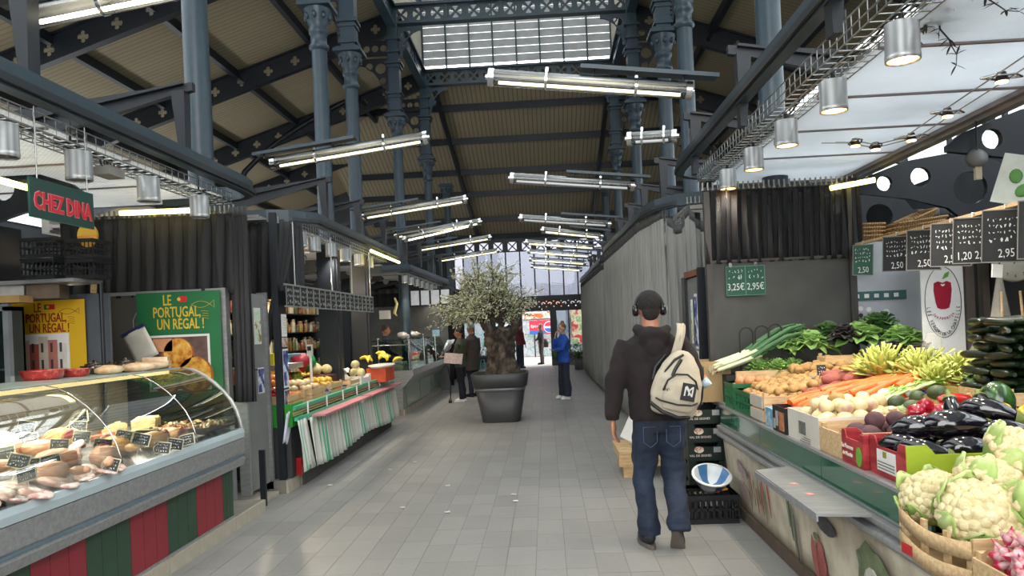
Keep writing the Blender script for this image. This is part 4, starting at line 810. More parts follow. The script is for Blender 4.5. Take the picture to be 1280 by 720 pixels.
def carrot_mesh(s, L=.2, r=.018):
    m = M(); n = 9; m.tube([(x*L-L/2, .008*sin(x*5+s), 0) for x in [i/8 for i in range(n)]], [r*.7, r, r*.97, r*.92, r*.84, r*.74, r*.6, r*.4, r*.12], 9); return m.mesh('carrot', carm)
carrot = [carrot_mesh(0), carrot_mesh(2, .17, .015), carrot_mesh(4, .26, .024)]
onion = body((.042, .042, .036), 14, 8, lambda p: 1+(.18*max(0, p.z)**6)).mesh('onion', onim)
beet = body((.05, .048, .044), 12, 8, lambda p: 1-.0*p.z+.25*max(0, -p.z)**8).mesh('beetroot', beem)
turnip = body((.042, .042, .036), 12, 8, lambda p: 1+.3*max(0, -p.z)**8).mesh('turnip', turm)
avocado = body((.055, .038, .038), 12, 8, lambda p: 1-.12*max(0, p.x)).mesh('avocado', avom)
tomato = body((.036, .036, .029), 12, 7, lambda p: 1+.05*cos(5*atan2(p.y, p.x))*abs(p.z)).mesh('tomato', tomm)
orange = body((.038, .038, .036), 12, 8).mesh('orange', oram)
melon = body((.075, .068, .066), 14, 9, lambda p: 1+.02*cos(10*atan2(p.y, p.z))).mesh('melon', melm)
zucch = [M().tube([(x*.2-.1, .01*sin(x*3+i), 0) for x in [j/7 for j in range(8)]], [.011, .02, .0215, .0215, .022, .022, .018, .006], 9).mesh('courgette', zucm) for i in range(2)]
squash = body((.062, .062, .075), 16, 9, lambda p: 1+.04*cos(8*atan2(p.y, p.x))).mesh('green_squash', squm)
stick = M().cyl((0, 0, 0), (0, 0, .025), .006, .008, 6).mesh('stem', stemm)
def put(me, loc, rot, label, cat, group=None, sc=1, name=None):
    o = O(name or me.name.split('.')[0], me, None, loc, rot, label, cat, group); o.scale = (sc,)*3; return o
def heap(ms, label, cat, group, x0, x1, y0, y1, zf, dx, dy, layers=2, jit=.25, rot=None, seed=0, shrink=.5, dz=None, sc=1):
    """hand-piled produce: staggered rows, later layers smaller in extent and sitting in the hollows"""
    q = random.Random(seed); dz = dz or min(dx, dy)*.62; n = 0
    for k in range(layers):
        a = k*shrink; xs = x0+a*dx; y = y0+a*dy; row = 0
        while y <= y1-a*dy+1e-6:
            x = xs+(dx/2 if (row+k) % 2 else 0)
            while x <= x1-a*dx+1e-6:
                X_, Y_ = x+q.uniform(-jit, jit)*dx, y+q.uniform(-jit, jit)*dy
                r = rot(q) if rot else (q.uniform(-.3, .3), q.uniform(-.3, .3), q.uniform(0, 6.3))
                put(q.choice(ms), (X_, Y_, zf(X_, Y_)+dz*(k+.5)), r, label, cat, group, sc*q.uniform(.9, 1.12)); n += 1; x += dx
            y += dy; row += 1
    return n
# ---------------------------------------------------------------- boxes and crates
def wood_crate(name, label, loc, w, d, h, rows=2, rz=0, mt=None, side_mt=None, gap=.02, post=.03, group=None, tilt=0):
    """slatted market crate: each board, post and base slat its own part"""
    mt = mt or woodh; t = T(name, label, 'crate', loc, (0, tilt, rz), group); bh = (h-gap*(rows-1)-.012)/rows
    for i in range(rows):
        z = .012+i*(bh+gap)+bh/2
        for s_ in (-1, 1):
            M().box((0, s_*d/2, z), (w, .006, bh)).o('side_board', side_mt or mt, t); M().box((s_*w/2, 0, z), (.008, d-.01, bh)).o('end_board', mt, t)
    for a in (-1, 1):
        for b in (-1, 1): m = M(); x, y = a*(w/2-.006), b*(d/2-.005); m.add([(x, y, 0), (x-a*post, y, 0), (x, y-b*post, 0), (x, y, h+.02), (x-a*post, y, h+.02), (x, y-b*post, h+.02)], [(0, 1, 2), (3, 5, 4), (0, 3, 4, 1), (1, 4, 5, 2), (2, 5, 3, 0)]); m.o('corner_post', mt, t)
    for i in range(4): y = -d/2+d*(i+.5)/4; M().box((0, y, .004), (w-.01, d/4-.01, .006)).o('base_slat', mt, t)
    return t
def carton(name, label, loc, w, d, h, mt, rz=0, th=.006, cut=True, tilt=0, inner=None, cat='box'):
    """open cardboard tray with raised corners"""
    t = T(name, label, cat, loc, (0, tilt, rz)); M().box((0, 0, .003), (w, d, .006)).o('base', mt, t)
    for s_ in (-1, 1):
        c = h*.22 if cut else 0
        pr = lambda L_: [(-L_/2, 0), (L_/2, 0), (L_/2, h), (L_/2-L_*.16, h), (L_/2-L_*.22, h-c), (-L_/2+L_*.22, h-c), (-L_/2+L_*.16, h), (-L_/2, h)]
        M().plate(pr(w), [], th, lambda u, v, q: (u, s_*d/2+q, v)).o('side_panel', inner if (inner and s_ < 0) else mt, t); M().plate(pr(d), [], th, lambda u, v, q: (s_*w/2+q, u, v)).o('end_panel', mt, t)
    return t
def pcrate(label, loc, w, d, h, mt, rz=0, tilt=0, n=8, group=None):
    t = T('plastic_crate', label, 'crate', loc, (0, tilt, rz), group)
    m = crate(w, d, h, n, .008); m.o('crate_body', mt, t); M().bx(-w/2+.004, w/2-.004, -d/2+.004, d/2-.004, .006, .01).o('base', mt, t); return t
# ---------------------------------------------------------------- leaf bunches
def leaf(m, base, dirv, L_, W, curl=.4, q=None, up=V((0, 0, 1)), n=4, wav=.0):
    d = dirv.normalized(); s_ = d.cross(up); s_ = s_.normalized() if s_.length > .01 else V((1, 0, 0)); vs = []; nn = s_.cross(d)
    for i in range(n+1):
        t = i/n; w = W*sin(pi*(t*.86+.1))**.8; p = base+d*(L_*t)-V((0, 0, 1))*(curl*L_*t*t); r = wav*sin(i*2.4+(q.random()*3 if q else 0))
        vs += [p-s_*w/2+nn*(w*.2+r), p, p+s_*w/2+nn*(w*.2-r)]
    m.add(vs, [(i*3+j, i*3+j+1, i*3+j+4, i*3+j+3) for i in range(n) for j in (0, 1)], True)
def rosette(name, label, cat, loc, R, mt, n=26, seed=0, h=.6, curl=.5, W=.5, group=None, heart=None, rot=(0, 0, 0), wav=.012, el0=.15):
    q = random.Random(seed); m = M()
    for i in range(n):
        t = i/n; el = el0+(1.4-el0)*t; a = i*2.4+q.uniform(-.2, .2); d = V((cos(a)*cos(el), sin(a)*cos(el), sin(el)*h+.1)); m.m = 1 if (heart and t > .6) else 0
        leaf(m, V((0, 0, .02+.03*t)), d, R*(1-.25*t)*q.uniform(.85, 1.1), R*W*q.uniform(.8, 1.2), curl*(1-t*.5), q, n=5, wav=wav)
    return m.o(name, [mt, heart or mt], None, loc=loc, rot=rot, label=label, cat=cat, group=group, solid=.0025)
# ================================================================ CABLE TRAYS AND CAN LAMPS
def tray(label, x, y0, y1, z, w=.2, h=.09, step=.09):
    t = T('wire_cable_tray', label, 'cable tray', (x, y0, z)); m = M(); L_ = y1-y0
    for dx, dz_ in ((-w/2, h), (-w/2, h*.45), (-w/2, 0), (-w/6, 0), (w/6, 0), (w/2, 0), (w/2, h*.45), (w/2, h)): m.cyl((dx, 0, dz_), (dx, L_, dz_), .0045, n=5)
    m.o('long_wires', wire, t, kind='stuff'); m = M()
    for i in range(int(L_/step)+1):
        y = i*step; m.tube([(-w/2, y, h), (-w/2, y, 0), (w/2, y, 0), (w/2, y, h)], .0038, 4, smooth=False)
    m.o('cross_wires', wire, t, kind='stuff'); q = random.Random(int(y0*10)); 
    for k in range(3):
        M().tube([(q.uniform(-.06, .06), L_*i/12, .012+.01*k+q.random()*.01) for i in range(13)], .007, 5).o('cable', [blackm, mat('grey_cable', '8c8c88', .6)][k % 2], t)
    for i in range(int(L_/1.6)+1): M().cyl((0, .4+i*1.6, h*.2), (0, .4+i*1.6, .28), .008, n=6).box((0, .4+i*1.6, h*.5), (w*.9, .02, .015)).o('hanger', steeld, t)
    return t
tray('galvanised wire cable tray above the deli counter lamps', -2.74, .6, 6.2, 2.66)
tray('galvanised wire cable tray above the chalkboard stall lamps', -2.72, 7.9, 12.3, 2.66)
tray('small wire cable tray over the far glass deli counter', -2.62, 13.5, 18.2, 2.56)
tray('galvanised wire cable tray beside the right-hand steel rail', 1.66, .4, 7.3, 2.84, .24, .11)
tray('wire cable tray seen through the grey curtains on the right', 1.55, 8.6, 14, 2.66)
brk = NT('brushed_can'); s = brk; wv = s.new('TexWave', wave_type='BANDS', bands_direction='X', Scale=9., Distortion=2.); s.l(s.co((1, 1, .02)), wv.inputs['Vector'])
s.l(s.ramp(wv.outputs['Fac'], ((0, 'a8aaaa'), (1, 'cfd0d0'))), s.b.inputs['Base Color']); s.b.inputs['Metallic'].default_value = .55; s.b.inputs['Roughness'].default_value = .42; brk = s.m
glow = mat('warm_lamp_glow', 'ffd28a', .4, var=0, emit=7, ecol='ffc878'); dull = mat('unlit_lamp_glass', '6a6862', .3, var=.1)
canm = M().lathe([(.0, .085), (.07, .085), (.073, .08), (.073, -.055), (.0745, -.056), (.0745, -.083), (.07, -.085), (.066, -.08), (.064, -.03), (0, -.03)], 22, cap=False).mesh('can_body', brk)
reflm = M().lathe([(.062, -.078), (.045, -.05), (.02, -.04), (0, -.04)], 18, cap=False).mesh('lamp_reflector', glow); reflo = reflm.copy(); reflo.materials[0] = dull
def can(loc, lit, label, group, sc=1, power=0):
    o = O('can_lamp', canm, None, loc, (0, 0, RND.uniform(0, 3)), label, 'lamp', group); o.scale = (sc,)*3
    O('reflector', reflm if lit else reflo, o)
    O('stem', bpy.data.meshes.get('lamp_stem') or M().cyl((0, 0, .08), (0, 0, .13), .012, n=6).mesh('lamp_stem', blackm), o)
    if power:
        l = bpy.data.lights.new('can_spot', 'SPOT'); l.energy = power; l.spot_size = R_(105); l.spot_blend = .7; l.color = (1, .88, .72); l.shadow_soft_size = .05
        a = bpy.data.objects.new('can_spot', l); COL.objects.link(a); a.location = (loc[0], loc[1], loc[2]-.09)
    return o
for y, lb in ((3.6, 'brushed metal can lamp cut by the left edge of the view'), (4.21, 'brushed metal can lamp beside the CHEZ DINA sign, nearest whole one on the left'), (4.97, 'brushed metal can lamp just right of the junction box on the left tray'), (5.72, 'brushed metal can lamp at the far end of the left near tray')): can((-2.7, y, 2.56), False, lb, 'can lamps over the deli counter', power=9)  # cans drawn unlit; the spots under them are added light
for i, y in enumerate((8.12, 8.63, 9.31, 9.99, 10.72, 11.31)): can((-2.7, y, 2.57), False, '%s brushed can lamp in the row over the chalkboards, counted from the curtain' % ('first', 'second', 'third', 'fourth', 'fifth', 'last')[i], 'can lamps over the chalkboards', power=34)  # unlit cans again, with spots added to brighten the stall interior
for i in range(7): can((-2.6, 13.7+i*.62, 2.46), True, '%s small lit can lamp over the far glass deli counter' % ('first', 'second', 'third', 'fourth', 'fifth', 'sixth', 'last')[i], 'can lamps over the far counter', .8, power=22)
for i, (y, lb) in enumerate(((3.38, 'largest lit can lamp at top right, under the climbing twigs'), (4.17, 'second lit can lamp from the top right, against the white canopy'), (4.97, 'third lit can lamp on the right, beside the grey junction box'), (5.74, 'fourth lit can lamp on the right, in front of the dark curtain top'), (6.54, 'last lit can lamp on the right, lowest beside the curtain corner'), (2.5, 'can lamp above the top right corner of the view'))): can((1.65, y, 2.71), True, lb, 'can lamps over the vegetable stall', power=22)
for i, y in enumerate((9.0, 10.2, 11.4)): can((1.7, y, 2.6), False, '%s can lamp seen through the grey curtain folds' % ('nearest', 'middle', 'farthest')[i], 'can lamps behind the grey curtains')
for x, y, z, lb in ((-2.72, 4.54, 2.59, 'grey junction box with looped cables on the left tray'), (1.72, 5.2, 2.73, 'grey junction box hanging under the right tray')):
    t = T('junction_box', lb, 'junction box', (x, y, z)); M().box((0, 0, 0), (.11, .17, .05)).box((0, 0, .03), (.09, .13, .015)).o('box', mat('grey_box', '8e8a84', .6), t); m = M(); [m.tube([(.0, -.05+k*.04+.035*cos(a), .06+.03*sin(a)) for a in [i*pi/6 for i in range(13)]], .005, 5) for k in range(3)]; m.o('cable_loops', blackm, t, kind='stuff')
# twigs climbing over the right tray
t = T('dried_branch', 'dry twiggy branch twisted round the cable tray at top right', 'branch', (1.78, 3.2, 2.86)); q = random.Random(4)
m = M(); lm_ = M()
for k in range(22):
    p = V((q.uniform(-.1, .1), q.uniform(-.35, .5), q.uniform(-.02, .08))); pts = [p.copy()]
    d = V((q.uniform(.0, .8), q.uniform(-.8, .8), q.uniform(-.2, .3)))
    for j in range(6): p = p+d*.075+V((q.uniform(-.02, .02), q.uniform(-.02, .02), q.uniform(-.02, .02))); pts.append(p.copy()); 
    m.tube(pts, [.006-.0007*j for j in range(7)], 5)
    for pp_ in pts[1:]:
        for z in range(3): leaf(lm_, pp_, V((q.uniform(-1, 1), q.uniform(-1, 1), q.uniform(-.8, .4))), .05, .012, .1)
m.o('twigs', mat('grey_twig', '3a3a38', .8), t); lm_.o('leaves', mat('dry_grey_leaf', '3f4440', .8), t, kind='stuff')
# right-hand string of spots on cable loops, white tube, loudspeaker-like lamp
m = M(); pts = [(1.85, 4.9, 2.62), (2.0, 4.85, 2.6), (2.15, 4.9, 2.58), (2.32, 4.78, 2.6), (2.31, 4.34, 2.63), (2.24, 3.72, 2.63), (2.2, 3.0, 2.66), (2.2, 2.2, 2.7)]
t = T('spot_cable_system', 'pair of thin tension cables carrying small silver spotlights under the right canopy', 'cable', (0, 0, 0)); m.tube(pts, .004, 5); m.tube([(a+.09, b, c) for a, b, c in pts], .004, 5); m.o('cable', wire, t)
for i, (x, y, z) in enumerate(((2.24, 3.72, 2.63), (2.31, 4.34, 2.63), (2.32, 4.78, 2.6), (2.15, 4.9, 2.58), (2.0, 4.85, 2.6))):
    sp = T('cable_spotlight', ['lit silver cable spotlight nearest the top right', 'second lit silver cable spotlight from the right', 'third lit cable spotlight, where the cable turns', 'fourth small cable spotlight on the drooping cable', 'last small cable spotlight beside the cable clamp'][i], 'spotlight', (x+.045, y, z), (0, 0, [0, .1, -.3, 1.3, 1.4][i]), 'spotlights on the cable')
    M().tube([(-.1, 0, .0), (-.05, -.03, .005), (0, -.035, 0), (.05, -.03, .005), (.1, 0, 0), (.05, .03, .005), (0, .035, 0), (-.05, .03, .005), (-.1, 0, 0)], .006, 6).o('ring', chrome, sp)
    M().cyl((0, 0, -.02), (0, 0, .025), .032, .02, 12).o('lamp_head', mat('dark_lamp_head', '26262a', .4), sp); M().cyl((0, 0, -.026), (0, 0, -.02), .028, n=12).o('bulb', glow, sp)
    l = bpy.data.lights.new('cable_spot', 'SPOT'); l.energy = 20; l.spot_size = R_(110); l.spot_blend = .7; l.color = (1, .92, .8); l.shadow_soft_size = .03; a = bpy.data.objects.new('cable_spot', l); COL.objects.link(a); a.location = (x+.045, y, z-.05)
lum((2.45, 3.2, 2.55), (2.5, 2.2, 2.6), 'short tube light with yellow glow cut by the right edge', lampy, False, .05)
t = T('round_canopy_lamp', 'round grey drum lamp hanging under the right canopy rib', 'lamp', (2.98, 5.15, 2.52)); M().lathe([(0, .03), (.03, .03), (.065, .015), (.068, -.03), (.055, -.035), (.045, 0), (0, 0)], 18, cap=False).o('drum', mat('grey_drum', '5f5e5b', .5), t, rot=(1.2, 0, 0)); M().box((0, .0, -.1), (.04, .03, .1)).o('tag', mat('beige_tag', 'b0a588', .6), t); M().cyl((0, 0, 0), (0, 0, .25), .006, n=5).o('rod', blackm, t)
def pipe_light(a, b, label, col='fff1b8', e=5):
    a, b = V(a), V(b); t = T('strip_light', label, 'tube light', a); M().cyl((0, 0, 0), b-a, .022, n=8).o('tube', mat('yellow_tube', col, .4, var=0, emit=e, ecol='ffe98a'), t); M().box((b-a)/2+V((0, 0, .035)), (.06, .06, .03)).o('bracket', steeld, t)
pipe_light((-3.55, 4.3, 2.62), (-3.35, 5.3, 2.55), 'yellow-lit strip light under the left canopy beside the sign')
pipe_light((-3.6, 6.15, 2.62), (-2.9, 6.2, 2.62), 'yellow-lit strip light behind the curtain hooks on the left')
pipe_light((-2.44, 10.4, 2.66), (-2.44, 12.4, 2.66), 'yellow-lit strip light on the rail over the produce stall')
pipe_light((2.55, 6.6, 2.6), (2.85, 6.4, 2.62), 'bright yellow-white light at the end of the dark curtain', e=14)
# ================================================================ LEFT MIDDLE STALL : fruit and vegetables behind the striped cloth
ZD = .80
t = T('market_counter', 'long produce counter with green rails behind the striped cloth', 'counter', (-2.5, 9.3, 0)); Y0, Y1 = -2.25, 2.3
M().bx(-1.1, -.02, Y0, Y1, .12, .62).o('base', mat('dark_grey_base', '3a3b3c', .7), t); M().bx(-1.1, .0, Y0, Y1, .74, .77).o('counter_top', inox, t)
gr = mat('mint_green_rail', '3fae86', .35, var=.08)
for z, x in ((.80, .02), (.69, .04)): M().bx(x-.02, x+.02, Y0, Y1, z-.018, z+.018).o('rail', gr, t)
for z in (.725, .75, .775): M().bx(.0, .012, Y0, Y1, z-.007, z+.007).o('slat', wood, t)
for i in range(7): y = Y0+.35+i*.65; M().box((.045, y, .735), (.012, .02, .19)).o('rail_post', white, t)
for a, b, lb in ((-1.82, .1, 'near'), (.27, 2.2, 'far')): M().bx(.04, .2, a, b, .665, .685).o('pink_shelf', mat('pink_laminate', 'c98088', .4, var=.05), t)
M().bx(-.5, -.0, Y0-.03, Y0, .62, .84).bx(-.02, .01, Y0-.03, Y0+.3, .62, .84).o('green_end_box', mat('bright_green_panel', '2f8f2c', .4, var=.05), t)
# striped cloth
s = NT('green_white_striped_cloth'); tc_ = s.new('TexCoord'); sp_ = s.new('SeparateXYZ'); s.l(tc_.outputs['UV'], sp_.inputs[0])
m1 = s.new('Math', operation='MULTIPLY'); m1.inputs[1].default_value = 6.5; s.l(sp_.outputs[0], m1.inputs[0]); m2 = s.new('Math', operation='FRACT'); s.l(m1.outputs[0], m2.inputs[0])
c = s.ramp(m2.outputs[0], ((.0, 'c9c9bf'), (.30, 'd9d9cf'), (.34, '4aa87c'), (.52, '6fb894'), (.56, 'd9d9cf'), (.7, 'a3a69c'), (.85, 'c9c9bf'))); s.l(c, s.b.inputs['Base Color']); s.b.inputs['Roughness'].default_value = .8; s.m.node_tree.nodes
scm = s.m
def striped(label, y0, y1, z0, z1, x, folds, flare=0):
    m = M(); nu, nv = folds*8+1, 8; fn = lambda u, v: (x+.022*sin(u*folds*2*pi+1.5*v)*(.3+.7*v)+.05*v*flare, y0+(y1-y0)*u+.015*sin(u*40)*v, z1+(z0-z1)*v-(.03*sin(u*9)*v))
    me = m.grid(nu, nv, fn).mesh('cloth', scm); uv = me.uv_layers.new(name='UVMap')
    for lp in me.loops: i = lp.vertex_index; uv.data[lp.index].uv = ((i % nu)/(nu-1)*(y1-y0), (i//nu)/(nv-1))
    return O('striped_tablecloth', me, None, label=label, cat='tablecloth', solid=.003)
striped('long green and white striped cloth hanging down the produce counter', 7.36, 11.55, .17, .67, -2.43, 22, .8)
striped('narrow end strip of green striped cloth beside the flyer post', 7.03, 7.3, .2, .68, -2.44, 3, 1)
kerb('trim_4', -2.5, 7.3, 11.5, 1.0, .13, 9, '', mt=mat('dark_kerb', '4a4844', .7))
# chalkboards over the counter
t = T('chalkboard_row', 'long row of small black chalk price boards hanging over the produce counter', 'chalkboards', (-2.5, 7.0, 1.9)); q = random.Random(9)
M().bx(-.01, .01, 0, 3.62, .1, .115).o('rail', inox, t); M().bx(-.01, .01, 0, 3.62, -.112, -.1).o('rail', inox, t)
bdm = M().box((0, 0, 0), (.008, .19, .19)).mesh('chalk_board', chalkb); 
for i in range(17):
    b = O('chalk_board', bdm, t, (0, .12+i*.212, 0)); M().bx(.004, .008, -.1, -.093, -.1, .1).bx(.004, .008, .093, .1, -.1, .1).o('edge', wire, b); scrib(.17, .17, 3, 30+i, .004).o('chalk_writing', chalkm, b, loc=(.006, 0, 0), rot=(0, 0, pi/2))
for y in (.3, 1.6, 2.5, 3.5): M().cyl((0, y, .11), (0, y, .75), .008, n=5).o('hanging_rod', inox, t)
# crates and fruit on the counter
for i, (y, n_, lb) in enumerate([(7.34, 'a', 'wooden crate of tomatoes and oranges at the near end of the produce counter'), (8.05, 'b', 'wooden crate with pale chicory second on the produce counter'), (8.75, 'c', 'wooden crate of small fruit third on the produce counter')]):
    wood_crate('wooden_crate', lb, (-2.78, y+.03, .775), .46, .5, .14, 2)
heap([tomato], 'red tomato in the near wooden crate of the left produce counter', 'tomato', 'tomatoes in the near crate', -2.95, -2.62, 7.2, 7.42, lambda x, y: .89, .075, .075, 2, seed=3)
heap([orange], 'orange piled behind the tomatoes beside the flyer post', 'orange', 'oranges behind the tomatoes', -3.2, -2.9, 7.6, 8.0, lambda x, y: .98, .08, .08, 2, seed=4)
heap([orange], 'orange in the front of the near wooden crate', 'orange', 'oranges in the near crate', -2.66, -2.58, 7.44, 7.56, lambda x, y: .87, .08, .08, 1, seed=5)
heap([turnip], 'small pale vegetable in the second wooden crate of the left counter', 'chicory', 'pale vegetables in the second crate', -2.98, -2.62, 7.86, 8.24, lambda x, y: .90, .08, .085, 2, seed=6)
fruitc = [mat('fruit_'+c, c, .35, var=.12) for c in ('5f3a78', '2f4f8a', '4a8a3a', 'b53a3a', 'd98a2a')]
for i in range(7):
    y = 8.5+i*.12; p = T('fruit_punnet', 'small punnet of %s fruit along the mint green rail' % ('purple', 'blue', 'green', 'red', 'orange', 'purple plum', 'dark blue')[i], 'punnet', (-2.6, y, .775)); carton_ = M().bx(-.05, .05, -.05, .05, 0, .006).bx(-.05, .05, -.05, -.046, 0, .06).bx(-.05, .05, .046, .05, 0, .06).bx(-.05, -.046, -.05, .05, 0, .06).bx(.046, .05, -.05, .05, 0, .06); carton_.o('tray', mat('clear_punnet', 'b9c4c4', .3, trans=.5), p)
    m = M(); [m.ell((RND.uniform(-.03, .03), RND.uniform(-.03, .03), .02+.02*k), (.017, .017, .017), None, 7, 5) for k in range(4) for _ in range(3)]; m.o('fruit', fruitc[i % 5], p, kind='stuff')
wood_crate('wooden_crate', 'wooden crate of red peppers fourth on the produce counter', (-2.57, 9.45, .775), .14, .5, .12, 2)
heap([tomato], 'red pepper in the pink-lined crate in the middle of the left counter', 'pepper', 'red peppers in the lined crate', -2.6, -2.54, 9.26, 9.62, lambda x, y: .84, .08, .08, 2, seed=8)
pk = mat('pink_lining_paper', 'd98a80', .7, var=.1)
M().grid(12, 6, lambda u, v: (-3.1+.35*v, 8.3+1.5*u, .93+.05*sin(u*22)*.3+.02*v)).o('pink_paper', pk, None, label='pink lining paper spread behind the crates on the left counter', cat='paper', solid=.003)
for i, (y, s_) in enumerate([(8.5, 1), (8.95, 1), (9.4, .9)]): carton('fruit_carton', ['white and red fruit carton behind the second crate', 'white and red fruit carton behind the third crate', 'white and red fruit carton behind the peppers'][i], (-3.15, y, .775), .36, .38, .16, mat('white_red_carton', 'c9a9a0', .7, var=.2, scale=8))
M().bx(-3.4, -2.95, 8.3, 9.7, .775, .9).o('display_step', steeld, None, label='dark stepped rack behind the front crates of the left counter', cat='rack')
for i, (x, y, z, s_, lb) in enumerate([(-2.92, 9.15, 1.07, 1.1, 'netted melon left of the bread on the left counter'), (-2.79, 9.2, 1.06, .95, 'yellow melon second in the row of three'), (-2.56, 9.72, 1.08, .85, 'smaller yellow melon nearest the bananas'), (-2.62, 9.83, .97, .8, 'pale melon in front in the paper-lined carton'), (-2.56, 10.0, .95, .85, 'pale melon at the right of the paper-lined carton'), (-2.66, 10.15, .98, .85, 'round pale melon just under the banana tray')]): put(melon, (x, y, z), (0, .3*i, i), lb, 'melon', 'melons on the left counter', s_)
apl = {n_: body((.038, .038, .034), 10, 7).mesh('apple', mat('apple_skin_'+c_, c_, .3, var=.15, coat=.3)) for n_, c_ in (('red', 'b02a24'), ('green', '8aa83a'), ('yellow', 'd9b040'))}
for (y0_, y1_), k_ in (((8.3, 8.62), 'red'), ((8.72, 9.04), 'green'), ((9.5, 9.66), 'yellow')): heap([apl[k_]], '%s apple in the second row of fruit on the left counter' % k_, 'apple', k_+' apples', -3.28, -3.02, y0_, y1_, lambda x, y: .95, .075, .075, 2, seed=len(k_))
heap([apl['yellow']], 'yellow-orange fruit heaped at the middle crates of the left counter', 'fruit', 'yellow-orange fruit', -2.95, -2.6, 8.55, 8.95, lambda x, y: .88, .08, .08, 2, seed=31)
carton('melon_carton', 'white carton lined with crumpled paper under the pale melons', (-2.68, 9.95, .775), .4, .55, .15, white)
M().bx(-3.1, -2.7, 8.98, 9.34, .775, .99).o('melon_stand', mat('brown_box_stand', '5a3a28', .8), None, label='brown stand under the melons at the back of the left counter', cat='stand')
M().grid(9, 9, lambda u, v: (-2.95+.3*u, 9.55+.4*v, 1.0+.05*sin(u*9)*cos(v*11))).o('crumpled_paper', paper, None, label='crumpled white paper beside the netted melon', cat='paper', solid=.003)
t = T('banana_tray', 'oval white tray on an orange box heaped with bananas', 'tray', (-2.46, 10.85, .775)); M().bx(-.16, .12, -.3, .3, 0, .2).o('orange_box', mat('orange_box', 'd1542a', .6), t); M().lathe([(0, .2), (.24, .2), (.3, .23), (.29, .24), (0, .215)], 20, sx=.6, sy=1.5, cap=False).o('tray', white, t)
def banana(loc, rz, rx, sc, lb):
    t = T('banana_bunch', lb, 'bananas', loc, (rx, 0, rz), 'banana bunches on the tray'); t.scale = (sc,)*3
    for k in range(5):
        a = (k-2)*.22; pts = [(sin(a)*.09*j/6+.0, .02+.17*j/6, .03*sin(pi*j/6)+.008*abs(k-2)) for j in range(7)]
        M().tube(pts, [.006, .015, .018, .019, .018, .014, .005], 7).o('banana', banm, t)
    return t
for i, (x, y, rz, s_) in enumerate([(-2.72, 10.6, .3, 1.2), (-2.6, 10.7, -.5, 1.1), (-2.5, 10.85, .9, 1.1), (-2.72, 10.95, 1.6, 1.1), (-2.55, 11.05, .1, 1.1), (-2.42, 10.6, .6, 1.0), (-2.5, 11.2, -.8, 1.0)]): banana((x+.12, y, 1.02+.03*(i % 3)+(.04 if i < 4 else 0)), rz, .2, s_, '%s bunch of ripe yellow bananas on the oval tray' % ('nearest', 'second', 'third', 'fourth', 'fifth', 'front right', 'last')[i])
t = T('counter_scale_pole', 'white price display on a pole rising from the left produce counter', 'scale', (-2.78, 8.55, .775)); M().cyl((0, 0, 0), (0, 0, .5), .016, n=8).o('pole', white, t); M().box((0, -.01, .55), (.06, .05, .13)).o('display', mat('pale_grey_plastic', 'c2c4c2', .4), t); M().box((0, -.037, .57), (.045, .004, .05)).o('screen', mat('dark_lcd', '2b3230', .2), t); M().box((0, 0, .02), (.3, .25, .04)).o('scale_base', inox, t)
for i, (y, mt, lb, r) in enumerate([(9.3, mat('crimson_plastic', '8f1f36', .4), 'crimson plastic funnel-shaped basket leaning behind the scale', (-.2, .9, 0)), (9.5, mat('green_plastic_rim', '1f8a4c', .4), 'green-rimmed dark basket tilted behind the scale pole', (0, 1.2, .3))]):
    M().lathe([(.02, .16), (.05, .155), (.12, .0), (.128, 0), (.058, .165), (.02, .17)], 18, cap=False).o('plastic_basket', mt, None, loc=(-3.05, y-.45, 1.14), rot=r, label=lb, cat='basket')
M().bx(-.13, .13, -.1, .1, 0, .13).bx(-.05, .05, -.102, -.1, .03, .09).o('yellow_box', mat('yellow_green_carton', 'c9c42c', .6, var=.1), None, loc=(-3.22, 8.3, 1.18), label='yellow-green fruit box on the dark rack behind the oranges', cat='box')
M().bx(-3.42, -2.95, 8.1, 9.2, 1.12, 1.18).bx(-3.4, -3.36, 8.15, 8.2, .77, 1.12).bx(-3.4, -3.36, 9.1, 9.15, .77, 1.12).o('back_rack', inox, None, label='metal rack shelf holding the yellow box behind the left counter', cat='rack')
M().bx(-.16, .16, -.12, .12, 0, .1).o('blue_tray', mat('faded_blue_plastic', '5a8296', .5), None, loc=(-3.15, 8.95, 1.18), label='faded blue plastic tray on the metal rack', cat='tray')
# shelves of jars behind
t = T('jar_shelving', 'dark shelving of jars and packets at the back of the left produce stall', 'shelving', (-4.25, 10.6, 0))
for z in (.9, 1.25, 1.55, 1.85): M().bx(-.2, .2, -2.6, 3.4, z-.015, z).o('shelf', mat('dark_shelf', '2f2e2d', .6), t)
M().bx(-.24, -.2, -2.8, 3.5, 0, 2.3).o('back_panel', wallm, t)
jm = [mat('jar_'+c, c, .3, var=.2, coat=.4) for c in ('b08a4a', '8a4a2a', 'c9b48a', '5a6a3a', 'c9c2b0', '9a6a1a')]; lidm = mat('jar_lid', 'b9a88a', .4, .5)
jar = M(); jar.m = 0; jar.lathe([(0, 0), (.038, 0), (.04, .01), (.04, .09), (.03, .105), (.03, .11), (0, .11)], 10, cap=False); jar.m = 1; jar.lathe([(0, .11), (.033, .11), (.033, .13), (0, .13)], 10, cap=False)
jars = [jar.mesh('jar', [x, lidm]) for x in jm]; q = random.Random(2)
for z in (.9, 1.25, 1.55, 1.85):
    y = 8.3
    while y < 13.6:
        O('jar', q.choice(jars), None, (-4.15+q.uniform(-.04, .04), y, z), None, 'jar of preserves on the dark shelves behind the left produce stall', 'jar', 'jars on the back shelves').scale = (q.uniform(.9, 1.3),)*2+(q.uniform(.9, 1.7),); y += q.uniform(.1, .16)
